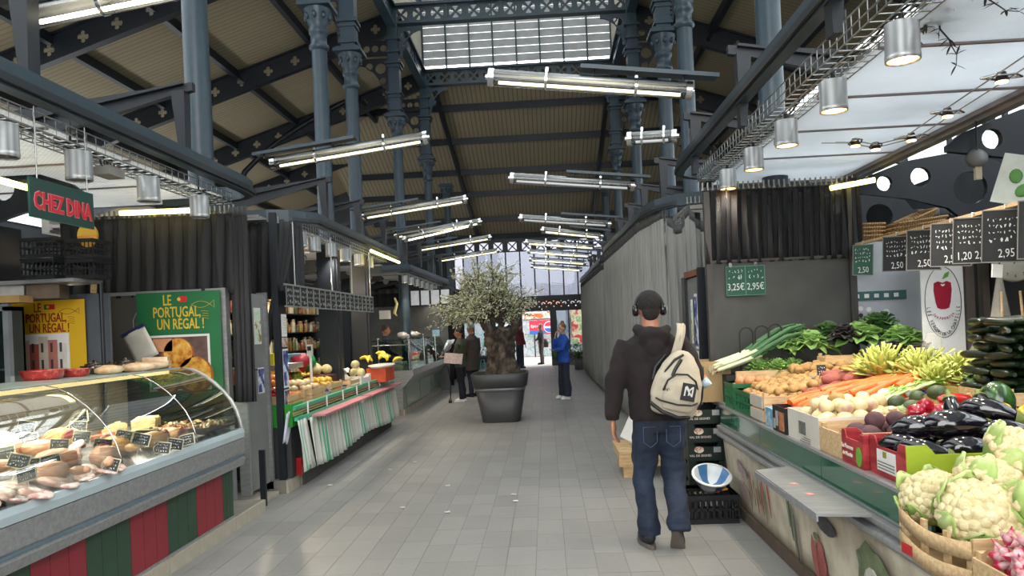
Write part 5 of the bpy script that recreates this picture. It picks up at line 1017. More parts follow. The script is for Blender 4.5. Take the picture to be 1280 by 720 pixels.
t = T('hanging_warm_lamp', 'warm bulb hanging over the jar shelves', 'lamp', (-3.6, 9.9, 2.4)); M().ell((0, 0, 0), (.04, .04, .05), None, 10, 7).o('bulb', glow, t); M().cyl((0, 0, .04), (0, 0, .4), .004, n=5).o('flex', blackm, t)
l = bpy.data.lights.new('warm_bulb', 'POINT'); l.energy = 70; l.color = (1, .8, .55); l.shadow_soft_size = .05; a = bpy.data.objects.new('warm_bulb', l); COL.objects.link(a); a.location = (-3.6, 9.9, 2.3)
# ================================================================ LEFT FAR STALL : glass deli counter
kerb('trim_5', -2.55, 12.85, 17.4, 1.0, .1, 11, '')
t = T('glass_deli_counter', 'far deli counter with tall glass, stainless body and green end panel', 'display counter', (-2.55, 15.1, 0)); a, b = -2.2, 2.3
M().bx(-.62, -.02, a, b, .1, .5).o('base', inox, t); M().bx(-.58, -.25, a-.02, a, .1, .52).o('green_end_panel', mat('bright_green_panel', '2f8f2c', .4), t)
for i in range(3): y0 = a+.3+i*1.4; M().bx(-.02, -.005, y0, y0+1.35, .14, .5).o('glass_front_panel', mat('greenish_reflective_panel', '6f8a68', .12, .3, var=.25, scale=1.2, sc=(1, 2, 1)), t)
ext(M(), [(-.62, .5), (0, .5), (.18, .7), (.18, .8), (-.62, .8)], a, b).o('steel_body', inox, t)
for i in range(3):
    y0 = a+i*1.5; ext(M(), [(.15, .8), (.13, 1.1), (.02, 1.32)], y0+.02, y0+1.48, False).o('front_glass', MATS['counter_glass'], t, solid=.006)
    M().bx(-.0, .16, y0, y0+.012, .8, 1.32).o('glass_divider', MATS['end_glass'], t); M().cyl((.15, y0, .8), (.13, y0, 1.42), .014, n=6).o('post', chrome, t)
M().bx(-.6, .03, a, b, 1.32, 1.335).o('glass_top', MATS['counter_glass'], t); M().plate([(-.58, .8), (.12, .8), (.1, 1.1), (-.1, 1.28), (-.4, 1.33), (-.58, 1.2)], [], .008, lambda u, v, w: (u, a-.01+w, v)).o('end_glass', MATS['end_glass'], t)
for x in (-.58, -.42, .12): M().cyl((x, a-.03, .8), (x, a-.03, 1.34), .016, n=6).ell((x, a-.03, 1.36), (.024, .024, .024)).o('post', chrome, t)
M().cyl((-.58, a-.03, 1.25), (.12, a-.03, 1.25), .012, n=6).o('end_rail', chrome, t)
for i in range(8):
    y = 13.1+i*.22; M().box((0, 0, .03), (.16, .11, .05)).o('cheese_pack', [mat('pale_blue_pack', '9fc0c4', .4), white, mat('pale_cream_pack', 'ddd5b8', .5)][i % 3], None, loc=(-2.75-.25*(i % 2), y, .8+(.055 if i % 3 == 1 else 0)), rot=(0, 0, .5*i), label='pale wrapped pack of cheese inside the far deli counter', cat='cheese pack', group='cheese packs in the far counter')
for i, (y, z) in enumerate(((14.1, 1.34), (14.95, 1.34), (15.3, 1.34))): M().ell((0, 0, .06), (.12, .14, .07), None, 10, 7, nfn(i, .5, 3)).o('wrapped_parcel', mat('shiny_wrap', 'b8b2a4', .25, var=.3, scale=8, coat=.5), None, loc=(-2.75, y, z), label='%s shiny wrapped parcel on top of the far glass counter' % ('nearest', 'middle', 'last')[i], cat='parcel')
M().bx(-.02, .02, -.5, .5, -.3, .3).o('tilted_mirror_panel', mat('mirror_panel', 'dcdcda', .08, 1, var=.03), None, loc=(-2.34, 17.0, .98), rot=(0, .5, 0), label='bright reflecting glass panel at the far end of the deli counter', cat='panel')
st('wall_partition_far', M().bx(-4.6, -2.35, 17.6, 17.65, 0, 2.08), mat('slate_partition', '5b5c5a', .5, .3, var=.15)); M().bx(-2.72, -2.55, 17.55, 17.58, 1.3, 1.48).o('blue_sticker', mat('pale_blue_sticker', '9fc4d8', .5), None, label='pale blue square sticker on the grey partition behind the counter', cat='sticker')
curtain('dark curtain hanging behind the far grey partition', [(-4.6, 17.9), (-2.3, 17.9)], 0.1, 2.5, 12, .06, dcur, rings=False, seed=8)
t = T('row_of_white_panels', 'row of pale lit panels hanging above the far partition', 'panels', (-3.3, 17.3, 2.25)); [M().box((.0+i*.24, 0, 0), (.19, .02, .34)).o('panel', mat('pale_lit_panel', 'c9ccd0', .5, emit=.3), t) for i in range(5)]; M().bx(-.15, 1.15, .011, .03, -.2, .2).o('frame', steeld, t)
M().box((0, 0, 0), (.2, .15, .17)).o('paper_roll', paper, None, loc=(-3.2, 14.6, 1.83), label='white till roll box hanging beside the far counter', cat='box')
M().tube([(0, 0, 0), (.04, 0, -.12), (-.02, 0, -.3), (.03, 0, -.36)], [.02, .03, .035, .01], 6).o('yellow_cloth', mat('pale_yellow_cloth', 'c9c08a', .8), None, loc=(-2.95, 14.4, 2.15), label='pale yellow cloth hanging beside the white panels', cat='cloth')
# another dark far stall backdrop so the aisle side stays closed
st('wall_far_left', M().bx(-3.2, -2.6, 18.6, 18.7, 0, 2.6).bx(-3.1, -2.5, 22.5, 22.6, 0, 2.6), steeld)
curtain('dark grey curtain closing the last stall on the left near the entrance', [(-2.6, 18.8), (-2.5, 22.4)], .1, 2.6, 26, .06, dcur, rings=False, seed=9)
# ================================================================ PEOPLE
def et(m, pts, n=14, ref=V((1, 0, 0))):
    """closed limb: elliptical rings (x, y, z, rx, ry) swept along the joints"""
    P = [V(p[:3]) for p in pts]; k = len(P); vs = []
    for i, p in enumerate(P):
        t = (P[min(i+1, k-1)]-P[max(i-1, 0)]).normalized(); u = ref-t*ref.dot(t)
        if u.length < .2: u = V((0, 1, 0))-t*t.y
        u.normalize(); w = t.cross(u); rx = pts[i][3]; ry = pts[i][4] if len(pts[i]) > 4 else rx
        vs += [p+u*(rx*cos(2*pi*j/n))+w*(ry*sin(2*pi*j/n)) for j in range(n)]
    m.add(vs, [(i*n+j, i*n+(j+1) % n, (i+1)*n+(j+1) % n, (i+1)*n+j) for i in range(k-1) for j in range(n)]+[tuple(range(n-1, -1, -1)), tuple(range((k-1)*n, k*n))], True)
    return m
def hand(m, w, d, side, s=1., curl=.5, nrm=None):
    """palm and five separate bent fingers; w wrist, d direction, side towards the thumb"""
    w, d, side = V(w), V(d).normalized(), V(side); side = (side-d*side.dot(d)).normalized(); nr = d.cross(side)
    et(m, [tuple(w-d*.03*s)+(.024*s, .018*s), tuple(w+d*.02*s)+(.03*s, .016*s), tuple(w+d*.06*s)+(.038*s, .015*s), tuple(w+d*.085*s)+(.036*s, .013*s)], 10, side)
    for i, (o, L_) in enumerate(((.028, .068), (.0095, .078), (-.0095, .073), (-.028, .058))):
        p = w+d*.08*s+side*o*s; dd = d.copy(); pts = [p-d*.02*s, p]
        for j in range(3): dd = (dd+nr*curl*.55).normalized(); p = p+dd*L_/3*s; pts.append(p)
        m.tube(pts, [.009*s, .0095*s, .009*s, .008*s, .006*s], 7)
    p = w+d*.025*s+side*.026*s; pts = [w+d*.01*s+side*.012*s, p]; dd = (d+side*.9).normalized()
    for j in range(2): p = p+dd*.032*s; pts.append(p); dd = (dd+nr*curl*.3+d*.3).normalized()
    m.tube(pts, [.012*s, .012*s, .0105*s, .007*s], 7); return m
CL = bpy.data.textures.new('cloth_folds', 'CLOUDS'); CL.noise_scale = .11; CL.noise_depth = 1
def rem(m, name, mt, par, vox, disp=0, sm=2, **k):
    o = m.o(name, mt, par, **k); r = o.modifiers.new('remesh', 'REMESH'); r.mode = 'VOXEL'; r.voxel_size = vox; r.use_smooth_shade = True
    if sm: q = o.modifiers.new('smooth', 'SMOOTH'); q.iterations = sm; q.factor = .6
    if disp: d_ = o.modifiers.new('folds', 'DISPLACE'); d_.texture = CL; d_.strength = disp; d_.mid_level = .5; d_.texture_coords = 'LOCAL'
    return o
def head(m, c, s=1, f=1):
    """skull, jaw, nose, ears, brow facing +y*f"""
    c = V(c); m.ell(c+V((0, -.005*f, .02*s)), (.074*s, .093*s, .098*s), None, 16, 12); m.ell(c+V((0, .025*f*s, -.055*s)), (.052*s, .058*s, .062*s), None, 12, 8)
    m.ell(c+V((0, .10*f*s, -.012*s)), (.013*s, .02*s, .022*s), (.3*f, 0, 0), 8, 6); m.ell(c+V((0, .085*f*s, -.055*s)), (.026*s, .014*s, .01*s), None, 8, 5); m.ell(c+V((0, .078*f*s, .022*s)), (.05*s, .02*s, .012*s), None, 8, 5)
    for a in (-1, 1): m.ell(c+V((a*.076*s, 0, -.005*s)), (.01*s, .02*s, .032*s), (.2, 0, a*.3), 8, 6)
    return m
eyem = mat('dark_eye', '1a1412', .2, var=0); shoew = mat('white_trainer', 'dcdcd8', .5, var=.05); lipm = mat('lip', '8c4a42', .5, var=0)
def person(label, loc, rz, H, arms, top, trs, hairm, skinm=None, shoem=None, legs=None, bulk=1., wide=1., vox=.016, coat=0, hair='short', look=0, bun=False, tname='jacket', collar=True, topz=None):
    t = T('person', label, 'person', loc, (0, 0, rz)); k = H/1.7; skinm = skinm or skin; sz = lambda *p: tuple(a*k for a in p)
    b = M(); hc_ = V(sz(0, .02, 1.585)); b.x = Mx.Translation(hc_) @ Mx.Rotation(look, 4, 'Z') @ Mx.Translation(-hc_); head(b, hc_, k); b.x = None
    et(b, [sz(0, 0, 1.36, .06, .055), sz(0, .005, 1.45, .052, .052), sz(0, .015, 1.54, .05, .055)])
    et(b, [sz(0, 0, .86, .12, .09), sz(0, 0, 1.1, .11, .08), sz(0, 0, 1.36, .13, .07), sz(0, 0, 1.42, .05, .05)])
    legs = legs or [[(-.09, 0, .9), (-.1, .01, .48), (-.1, -.02, .09), .12], [(.09, 0, .9), (.1, .01, .48), (.1, -.02, .09), .12]]
    g = M(); T_ = M()
    et(g, [sz(0, 0, .78, .15*bulk, .1*bulk), sz(0, 0, .92, .165*bulk, .115*bulk), sz(0, 0, 1.02, .14*bulk, .1*bulk)])
    for a, c, d_, ft in legs:
        et(b, [sz(*a, .07), sz(*c, .045), sz(*d_, .032)], 8)
        wf = wide; et(g, [sz(a[0], a[1], a[2]+.0, .09*bulk, .1*bulk), sz((a[0]+c[0])/2, (a[1]+c[1])/2, (a[2]+c[2])/2, .08*bulk, .088*bulk), sz(*c, .06*(1+wf)/2, .065*(1+wf)/2), sz((c[0]+d_[0])/2, (c[1]+d_[1])/2-.015, (c[2]+d_[2])/2, .058*wf, .062*wf), sz(d_[0], d_[1], d_[2]-.02, .055*wf, .06*wf)])
        s_ = M(); x, y, z = sz(*d_); s_.ell((x, y+.055*k, z-.045*k), (.042*k, .13*k, .04*k), None, 12, 7, lambda p: 1 if p.z > -.5 else 1.05); s_.box((x, y+.055*k, z-.078*k), (.08*k, .25*k, .02*k)); rem(s_, 'shoe', shoem or shoew, t, .012, sm=1)
    tz = topz or (.62 if coat else .88)
    et(T_, [sz(0, -.005, tz, .19*bulk, .14*bulk), sz(0, 0, 1.0, .165*bulk, .125*bulk), sz(0, 0, 1.2, .175*bulk, .125*bulk), sz(0, -.005, 1.34, .185*bulk, .115*bulk), sz(0, 0, 1.41, .13, .085), sz(0, 0, 1.455, .062, .06)])
    for j, (sx, e, w, hd) in enumerate(arms):
        s0 = (sx*.165*bulk, -.005, 1.36)
        et(b, [sz(*s0, .04), sz(*e, .033), sz(*w, .024)], 8); et(T_, [sz(*s0, .066, .066), sz((s0[0]+e[0])/2, (s0[1]+e[1])/2, (s0[2]+e[2])/2, .06), sz(*e, .052), sz(*[w[q_]+(e[q_]-w[q_])*.12 for q_ in range(3)], .042)])
        dd = V(hd[:3]) if hd else V(w)-V(e); hand(b, sz(*w), dd, V((-sx, .4, .1)) if len(hd or ()) < 6 else V(hd[3:6]), k, .5)
    if collar: et(T_, [sz(0, 0, 1.43, .072, .07), sz(0, 0, 1.475, .064, .064)])
    rem(b, 'body', skinm, t, vox*.75, sm=1); rem(T_, tname, top, t, vox, .02); rem(g, 'trousers', trs, t, vox, .02)
    h = M(); h.x = Mx.Translation(hc_) @ Mx.Rotation(look, 4, 'Z') @ Mx.Translation(-hc_)
    h.ell(hc_+V(sz(0, -.022, .048)), sz(.084, .094, .086), None, 14, 10); 
    if hair == 'long': et(h, [sz(0, -.05, 1.6, .08, .06), sz(0, -.06, 1.45, .085, .05), sz(0, -.06, 1.35, .06, .03)])
    if bun: h.ell(hc_+V(sz(0, -.03, .15)), sz(.045, .045, .04), None, 10, 7).ell(hc_+V(sz(.02, -.06, .13)), sz(.035, .035, .03), None, 8, 6)
    rem(h, 'hair', hairm, t, .012, .012, sm=1)
    e_ = M(); e_.x = h.x
    for a in (-1, 1): e_.ell(hc_+V(sz(a*.03, .085, .008)), sz(.012, .006, .006), None, 8, 5); e_.box(hc_+V(sz(a*.031, .088, .03)), sz(.03, .006, .006))
    e_.o('eyes', eyem, t); e_ = M(); e_.x = h.x; e_.ell(hc_+V(sz(0, .097, -.055)), sz(.022, .006, .007), None, 8, 5).o('mouth', lipm, t)
    return t
navy = mat('navy_trousers', '1c2233', .8, var=.2, scale=12); brownh = mat('brown_hair', '4a3324', .6, var=.3, scale=30, sc=(1, 1, .2)); greyh = mat('grey_hair', '7c7872', .7, var=.3, scale=30); darkh = mat('dark_hair', '1a1513', .5, var=.3, scale=30); blondh = mat('dark_blond_hair', '7a5a3c', .6, var=.3, scale=30)
# woman in blue workwear jacket, left arm folded, right hand raised to her mouth
wm = person('woman in a bright blue jacket standing with arms folded, hand at her mouth', (.33, 14.72, 0), 2.05, 1.5,
    [(-1, (-.22, .14, 1.13), (.05, .22, 1.1), (.9, .2, .05)), (1, (.2, .15, 1.13), (.05, .17, 1.40), (-.15, -.12, 1, -1, .3, 0))], mat('bright_blue_jacket', '1f4fa8', .8, var=.15, scale=10), navy, blondh, skinm=mat('fair_skin', 'c99a80', .5, var=.06),
    legs=[[(-.08, 0, .9), (-.12, .02, .48), (-.17, .03, .09), .12], [(.08, 0, .9), (.09, .02, .48), (.11, .0, .09), .12]], wide=1.55, bun=True, bulk=.98, look=.3, topz=.82)
et(M(), [(.0, .2, .98, .075, .06), (.0, .2, .9, .09, .05), (0, .19, .78, .06, .03)]).o('green_bag', mat('dark_green_cloth', '2c3f30', .8), wm); M().box((.09, .11, .83), (.06, .006, .022), (0, 0, -.7)).o('pocket_label', white, wm)
gw = person('woman in a dark green jacket holding out her hand at the far deli counter', (-1.76, 14.9, 0), 1.45, 1.5,
    [(-1, (-.18, .1, 1.1), (-.05, .38, 1.06), (.1, 1, .0)), (1, (.2, .06, 1.1), (.08, .36, 1.04), (-.1, 1, .05))], mat('dark_green_jacket', '3c4632', .8, var=.2, scale=10), mat('dark_leggings', '14161f', .8, var=.15), darkh, bulk=1.0, hair='bun', bun=False, topz=.8)
tb = T('handbag', 'pale pink checked handbag on the arm of the woman in green', 'handbag', (-1.86, 14.6, 0), (0, 0, .1)); m = M(); m.plate([(-.2, .82), (.16, .78), (.19, .98), (-.17, 1.02)], [], .1, lambda u, v, w: (u, w, v)); m.o('bag', blend('pink_check_fabric', ((.4, 'c9aca4'), (.6, 'd9c6be')), 30, rough=.7), tb, rot=(0, 0, 0)); M().tube([(-.1, 0, 1.0), (-.08, -.0, 1.12), (0, .05, 1.2), (.08, 0, 1.12), (.12, 0, .97)], .009, 6).o('strap', mat('brown_leather', '4a342c', .6), tb)
om = person('man with grey hair in a long brown coat beside the woman in green', (-1.62, 15.9, 0), .9, 1.57,
    [(-1, (-.24, .0, 1.1), (-.24, .1, .88), (0, .2, -1)), (1, (.24, .0, 1.1), (.26, .1, .86), (0, .2, -1))], mat('brown_coat', '3f3733', .85, var=.15), navy, greyh, shoem=blackm, bulk=1.15, topz=.62, tname='coat')
tb = T('shopping_bag', 'pale cloth shopping bag with turquoise handles held by the man in brown', 'bag', (-1.38, 15.7, 0)); m = M(); m.plate([(-.13, .26), (.13, .26), (.12, .55), (-.12, .55)], [], .08, lambda u, v, w: (u, w, v)); m.o('bag', blend('printed_bag', ((.45, 'c9c8ba'), (.6, '9fae9a')), 9), tb); M().tube([(-.07, 0, .54), (-.03, 0, .8), (.03, 0, .8), (.07, 0, .54)], .01, 5).o('handles', mat('turquoise_strap', '3a8fa0', .6), tb)
tb = T('folding_cane', 'thin dark shopping trolley frame beside the woman in green', 'trolley', (-1.98, 14.75, 0)); M().tube([(0, 0, .02), (.02, 0, .4), (-.03, .0, .75)], .014, 6).o('frame', blackm, tb); M().cyl((-.03, 0, .04), (.03, 0, .04), .04, n=10).o('wheel', blackm, tb)
person('man in a dark red jacket standing by the dark post at the entrance', (-.93, 25.6, 0), -.9, 1.55, [(-1, (-.24, .0, 1.1), (-.2, .12, .9), (.2, .6, -.3)), (1, (.24, .0, 1.1), (.22, .1, .88), (0, .3, -1))], mat('dark_red_jacket', '6e2226', .8, var=.2), mat('dark_jeans', '232c40', .8), darkh, shoem=blackm, vox=.02, tname='jacket')
fw_ = person('person in a dark jacket with shoulder bag standing outside the entrance', (-.2, 27.5, 0), 1.3, 1.5, [(-1, (-.2, .08, 1.1), (-.1, .25, 1.0), (.4, .8, 0)), (1, (.22, .0, 1.1), (.24, .12, .95), (0, .5, -.5))], mat('charcoal_jacket', '33302f', .85), mat('brown_trousers', '4a3a36', .8), greyh, shoem=blackm, vox=.02)
et(M(), [(.26, -.05, .62, .05, .15), (.27, -.05, .78, .07, .17), (.25, -.04, .93, .04, .1)]).o('shoulder_bag', mat('brown_bag', '5f4a44', .7), fw_)
person('vendor in dark blue bending behind the far deli counter glass', (-3.42, 15.5, 0), -1.3, 1.62, [(-1, (-.22, .1, 1.12), (-.12, .3, 1.0), (0, 1, 0)), (1, (.24, .08, 1.12), (.14, .3, 1.0), (0, 1, 0))], mat('dark_blue_top', '1d2536', .8), navy, brownh, vox=.02, tname='shirt')
# ---------------------------------------------------------------- main figure: man walking away
man = T('person', 'man in dark brown hoodie and jeans walking away with a cream backpack', 'person', (0, 0, 0))
hood = NT('dark_brown_hoodie'); s = hood; s.l(s.ramp(s.noise(3, s.co(), 4), ((.3, '150e0d'), (.7, '211716'))), s.b.inputs['Base Color']); s.b.inputs['Roughness'].default_value = .9; s.bump(s.noise(9, s.co((1, 1, .6)), 3), .5, .03); hood = hood.m
jean = NT('dark_blue_denim'); s = jean; s.l(s.ramp(s.noise(5, s.co((1, 1, .6)), 5), ((.3, '111927'), (.55, '1a2639'), (.8, '2b3950'))), s.b.inputs['Base Color']); s.b.inputs['Roughness'].default_value = .85; s.bump(s.noise(10, s.co((1, 1, 1.3)), 3), .6, .03); jean = jean.m
b = M(); HC = V((.705, 5.03, 1.585)); b.x = Mx.Translation(HC) @ Mx.Rotation(-.12, 4, 'Z') @ Mx.Translation(-HC); head(b, HC); b.x = None
et(b, [(.71, 4.99, 1.32, .075, .07), (.71, 5.0, 1.42, .058, .06), (.705, 5.02, 1.53, .058, .066)]); et(b, [(.72, 5.0, .86, .13, .08), (.71, 5, 1.1, .13, .08), (.71, 5, 1.36, .13, .07)])
AL = [(.53, 5.0, 1.36), (.455, 4.99, 1.12), (.425, 4.99, .86)]; AR = [(.90, 5.0, 1.35), (.985, 4.98, 1.12), (1.01, 5.12, 1.08)]
et(b, [p+(.04,) for p in AL], 10); et(b, [p+(.038,) for p in AR], 10)
hand(b, (.425, 4.985, .845), (.03, .05, -1), (.35, 1, 0), 1.05, .45); hand(b, (1.02, 5.14, 1.08), (.45, .7, -.05), (-.3, .2, 1), 1.0, .6)
et(b, [(.66, 5, .86, .08), (.62, 5.02, .46, .05), (.635, 4.96, .12, .038)], 10); et(b, [(.80, 5, .86, .08), (.815, 5.02, .47, .05), (.80, 4.78, .2, .038)], 10)
rem(b, 'body', mat('weathered_skin', 'b07a60', .5, var=.1, scale=20, sss=.15), man, .009, sm=2)
h = M(); h.ell(HC+V((0, -.012, .038)), (.083, .1, .09), None, 18, 12); h.ell(HC+V((0, -.058, -.02)), (.062, .045, .06), None, 14, 8); rem(h, 'hair', mat('short_black_hair', '1d1713', .85, var=.6, scale=60, bump=.9, bs=180), man, .007, .014, sm=0)
m = M()
et(m, [(.73, 4.995, .845, .19, .135), (.73, 4.99, .88, .195, .145), (.725, 4.99, 1.0, .19, .14), (.715, 4.985, 1.15, .20, .135), (.71, 4.985, 1.28, .215, .125), (.71, 4.985, 1.36, .19, .105), (.71, 4.99, 1.42, .12, .09), (.708, 5.0, 1.455, .075, .075)])
et(m, [(.555, 4.99, 1.36, .085, .085), (.50, 4.985, 1.25, .078, .085), (.455, 4.98, 1.12, .068, .075), (.435, 4.98, .98, .058, .06), (.425, 4.985, .885, .05, .052)])
et(m, [(.87, 4.99, 1.355, .085, .085), (.93, 4.98, 1.25, .08, .085), (.98, 4.97, 1.12, .07, .07), (1.0, 5.05, 1.09, .055, .06), (1.01, 5.1, 1.08, .045)])
et(m, [(.42, 4.985, .9, .044), (.422, 4.987, .85, .04)]) 
# hood lying on the back
m.ell((.71, 4.895, 1.39), (.115, .05, .085), (.35, 0, 0), 14, 8).ell((.71, 4.865, 1.33), (.06, .03, .06), (.3, 0, 0), 12, 7); m.tube([(.71+.1*cos(a), 4.975-.085*sin(a), 1.46-.035*sin(a)) for a in [i*pi/10 for i in range(11)]], [.03, .034, .036, .038, .04, .042, .04, .038, .036, .034, .03], 9)
rem(m, 'hoodie', hood, man, .011, .03, sm=3)
m = M(); et(m, [(.425, 4.986, .9, .047), (.425, 4.987, .85, .043)]); rem(m, 'cuff', mat('black_ribbing', '151011', .9, bump=.3), man, .008)
m = M(); et(m, [(.73, 4.995, .78, .17, .13), (.73, 4.99, .84, .178, .138), (.73, 4.99, .9, .17, .13)])
et(m, [(.665, 4.99, .84, .105, .125), (.64, 4.99, .7, .096, .105), (.625, 5.0, .56, .082, .09), (.615, 5.01, .45, .073, .078), (.622, 4.99, .32, .07, .078), (.632, 4.97, .2, .072, .078), (.636, 4.965, .14, .078, .085), (.638, 4.96, .075, .07, .078)])
et(m, [(.80, 4.99, .84, .1, .12), (.812, 5.0, .7, .094, .105), (.82, 5.02, .56, .082, .09), (.82, 5.0, .46, .075, .08), (.815, 4.92, .36, .07, .075), (.808, 4.84, .27, .072, .078), (.803, 4.79, .205, .076, .08), (.801, 4.775, .15, .07, .075)])
rem(m, 'jeans', jean, man, .011, .035, sm=2)
for x, z, w in ((.655, .76, .045), (.805, .76, .045)):
    m = M(); m.tube([(x-w, 4.862, z+.05), (x-w, 4.866, z-.05), (x, 4.868, z-.085), (x+w, 4.87, z-.05), (x+w, 4.868, z+.05), (x-w, 4.862, z+.05)], .0022, 4); m.o('back_pocket_seam', mat('denim_stitch', '4a5a78', .8), man)
shm = mat('dark_grey_shoe', '1f2024', .7, var=.2); sol = mat('taupe_sole', '5f5650', .7, var=.15)
def shoe(x):
    m = M(); m.x = x; m.ell((0, .03, .055), (.046, .12, .05), None, 14, 9); m.ell((0, -.05, .075), (.042, .055, .055), None, 12, 8); o = rem(m, 'shoe', shm, man, .008)
    m = M(); m.x = x; m.plate([(.046*cos(a)*(1.05 if sin(a) > 0 else .9), .02+.145*sin(a)) for a in [i*pi/10 for i in range(20)]], [], .028, lambda u, v, w: (u, v, .014+w)); m.o('sole', sol, man)
shoe(Mx.Translation((.62, 4.98, 0)) @ Mx.Rotation(.18, 4, 'Z'))
shoe(Mx.Translation((.80, 4.86, .04)) @ Mx.Rotation(-.25, 4, 'Z') @ Mx.Rotation(-1.0, 4, 'X'))
# headphones
hp = T('headphones', 'black over-ear headphones worn by the man in the hoodie', 'headphones', tuple(HC)); hp.rotation_euler = (0, 0, -.12)
M().tube([(.094*cos(a), -.01, .005+.118*sin(a)) for a in [pi*i/14 for i in range(15)]], [.006]+[.009]*13+[.006], 6).o('headband', blackm, hp)
for a in (-1, 1): M().lathe([(0, -.018), (.036, -.018), (.04, -.008), (.04, .01), (.03, .02), (0, .022)], 16, cap=False).o('ear_cup', mat('glossy_black', '17171a', .2), hp, loc=(a*.092, -.008, -.005), rot=(0, a*pi/2, 0)); 
m = M(); m.lathe([(.02, .0), (.026, .0), (.026, .003), (.02, .003)], 16, cap=False); m.o('silver_ring', chrome, hp, loc=(.114, -.008, -.005), rot=(0, pi/2, 0))
# backpack
cr_ = mat('cream_canvas', 'b5ab96', .85, var=.08, scale=14, bump=.3, bs=40)
bp_ = T('backpack', 'cream canvas backpack with black zips and black logo patch on the man', 'backpack', (.83, 4.78, 1.09), (.06, .22, .0))
m = M(); et(m, [(0, .0, -.2, .10, .055), (0, 0, -.185, .14, .08), (0, -.01, -.08, .165, .1), (0, -.01, .03, .155, .095), (0, 0, .12, .12, .08), (0, .01, .19, .075, .055), (0, .02, .215, .04, .03)], 18); rem(m, 'bag', cr_, bp_, .010, .012, sm=2)
m = M(); et(m, [(.01, -.075, -.15, .10, .04), (.01, -.09, -.08, .115, .045), (.01, -.088, .0, .105, .04), (.01, -.07, .05, .07, .03)], 16); rem(m, 'front_pocket', cr_, bp_, .009, .004)
zb = mat('black_zip_tape', '141314', .5, var=.1)
m = M(); m.tube([(-.1, -.1, -.04), (-.085, -.112, .03), (-.04, -.112, .075), (.03, -.108, .085), (.09, -.1, .05), (.115, -.09, .0)], .006, 6); m.o('zip', zb, bp_)
M().tube([(-.13, -.07, -.1), (-.1, -.115, -.105), (.0, -.14, -.11), (.09, -.125, -.1), (.125, -.09, -.085)], .006, 6).o('zip', zb, bp_)
M().tube([(-.155, -.045, -.14), (-.08, -.1, -.175), (.02, -.105, -.195), (.1, -.08, -.185)], .013, 6).o('bottom_strap', zb, bp_)
M().tube([(-.13, -.04, -.02), (-.1, -.06, .08), (-.06, -.07, .16), (-.01, -.06, .2)], .008, 6).o('side_zip', zb, bp_)
M().tube([(-.02, -.075, .17), (-.05, -.09, .1), (-.06, -.1, .06)], .011, 6).o('compression_strap', zb, bp_)
M().tube([(.15, .0, .02), (.165, .02, -.06), (.16, .03, -.14)], .016, 6).o('side_strap', zb, bp_)
M().tube([(-.155, .04, .0), (-.15, .06, .08), (-.1, .08, .17)], .012, 6).o('back_strap', zb, bp_)
M().box((.05, -.142, -.02), (.088, .006, .11), (.0, 0.0, 0)).o('logo_patch', zb, bp_); text('logo_lettering', 'N', mat('patch_white', 'c9c9c4', .6, var=0), .085, bp_, (.05, -.147, -.02)); text('logo_lettering', 'Y', MATS['patch_white'], .085, bp_, (.052, -.148, -.015))
text('printed_mark', 'NY', zb, .03, bp_, (-.075, -.117, -.03)); 
M().tube([(-.02, .03, .2), (-.03, -.0, .29), (-.02, .1, .385), (0, .17, .37)], .01, 6).o('grab_strap', cr_, bp_)
m = M(); m.grid(3, 10, lambda u, v: (-.045+.055*(u-.5)+.02*v, .03-.03*sin(v*pi)+.14*v**2, .18+.2*sin(v*pi/2))); m.o('shoulder_strap', cr_, bp_, solid=.014)
t = T('folded_mask', 'pale blue cup held in the right hand of the man in the hoodie', 'cup', (1.03, 5.0, 1.055)); M().lathe([(0, 0), (.024, 0), (.03, .06), (.028, .06), (.022, .005), (0, .005)], 14, cap=False).o('cup', mat('pale_blue_plastic', 'b5cdd8', .4), t, rot=(.3, .9, 0))
# ================================================================ OLIVE TREE IN ITS POT
t = T('planter', 'large dark grey tapered planter pot with a broad rim in the aisle', 'planter', (-.76, 11.75, 0)); pm = mat('dark_grey_planter', '3a3b3b', .5, var=.08)
SQ = lambda a, j: (abs(cos(a))**5+abs(sin(a))**5)**-.2
def fr(m, w0, w1, z0, z1, mt=0): m.add([(sx*w*1., sy*w*1., z) for w, z in ((w0, z0), (w1, z1)) for sx, sy in ((-1, -1), (1, -1), (1, 1), (-1, 1))], [(3, 2, 1, 0), (4, 5, 6, 7), (0, 1, 5, 4), (1, 2, 6, 5), (2, 3, 7, 6), (3, 0, 4, 7)])
m = M(); m.lathe([(0, 0), (.295, 0), (.30, .01), (.40, .57), (.0, .57)], 48, cap=False, fn=SQ); m.o('pot', pm, t)
m = M(); m.lathe([(.395, .55), (.425, .56), (.455, .76), (.445, .77), (.42, .765), (.41, .70), (.0, .70)], 48, cap=False, fn=SQ); m.o('rim', pm, t); M().lathe([(.385, .50), (.396, .505), (.40, .545), (.392, .55)], 48, cap=False, fn=SQ).o('band', mat('grey_band', '6f7174', .35, .2), t); M().lathe([(0, .70), (.41, .70), (.2, .735), (0, .74)], 20, cap=False).o('soil', mat('dark_soil', '2e2620', .9, bump=.6), t)
M().tube([(.0, -.355, .44), (.008, -.33, .35), (0, -.315, .2)], .003, 4).o('crack', blackm, t)
t = T('olive_tree', 'old olive tree with gnarled trunk and silvery-green crown in the grey planter', 'tree', (-.72, 11.75, .7))
bark = blend('gnarled_bark', ((.35, '1f1916'), (.5, '443a31'), (.65, '6a5d4e')), 9, (1, 1, .5), .9, bump=1.0, detail=8)
m = M(); et(m, [(.02, 0, 0, .30, .24), (.02, 0, .08, .25, .2), (-.01, 0, .3, .20, .17), (-.04, 0, .5, .18, .16), (-.04, 0, .66, .22, .17), (-.04, 0, .78, .22, .15)], 18)
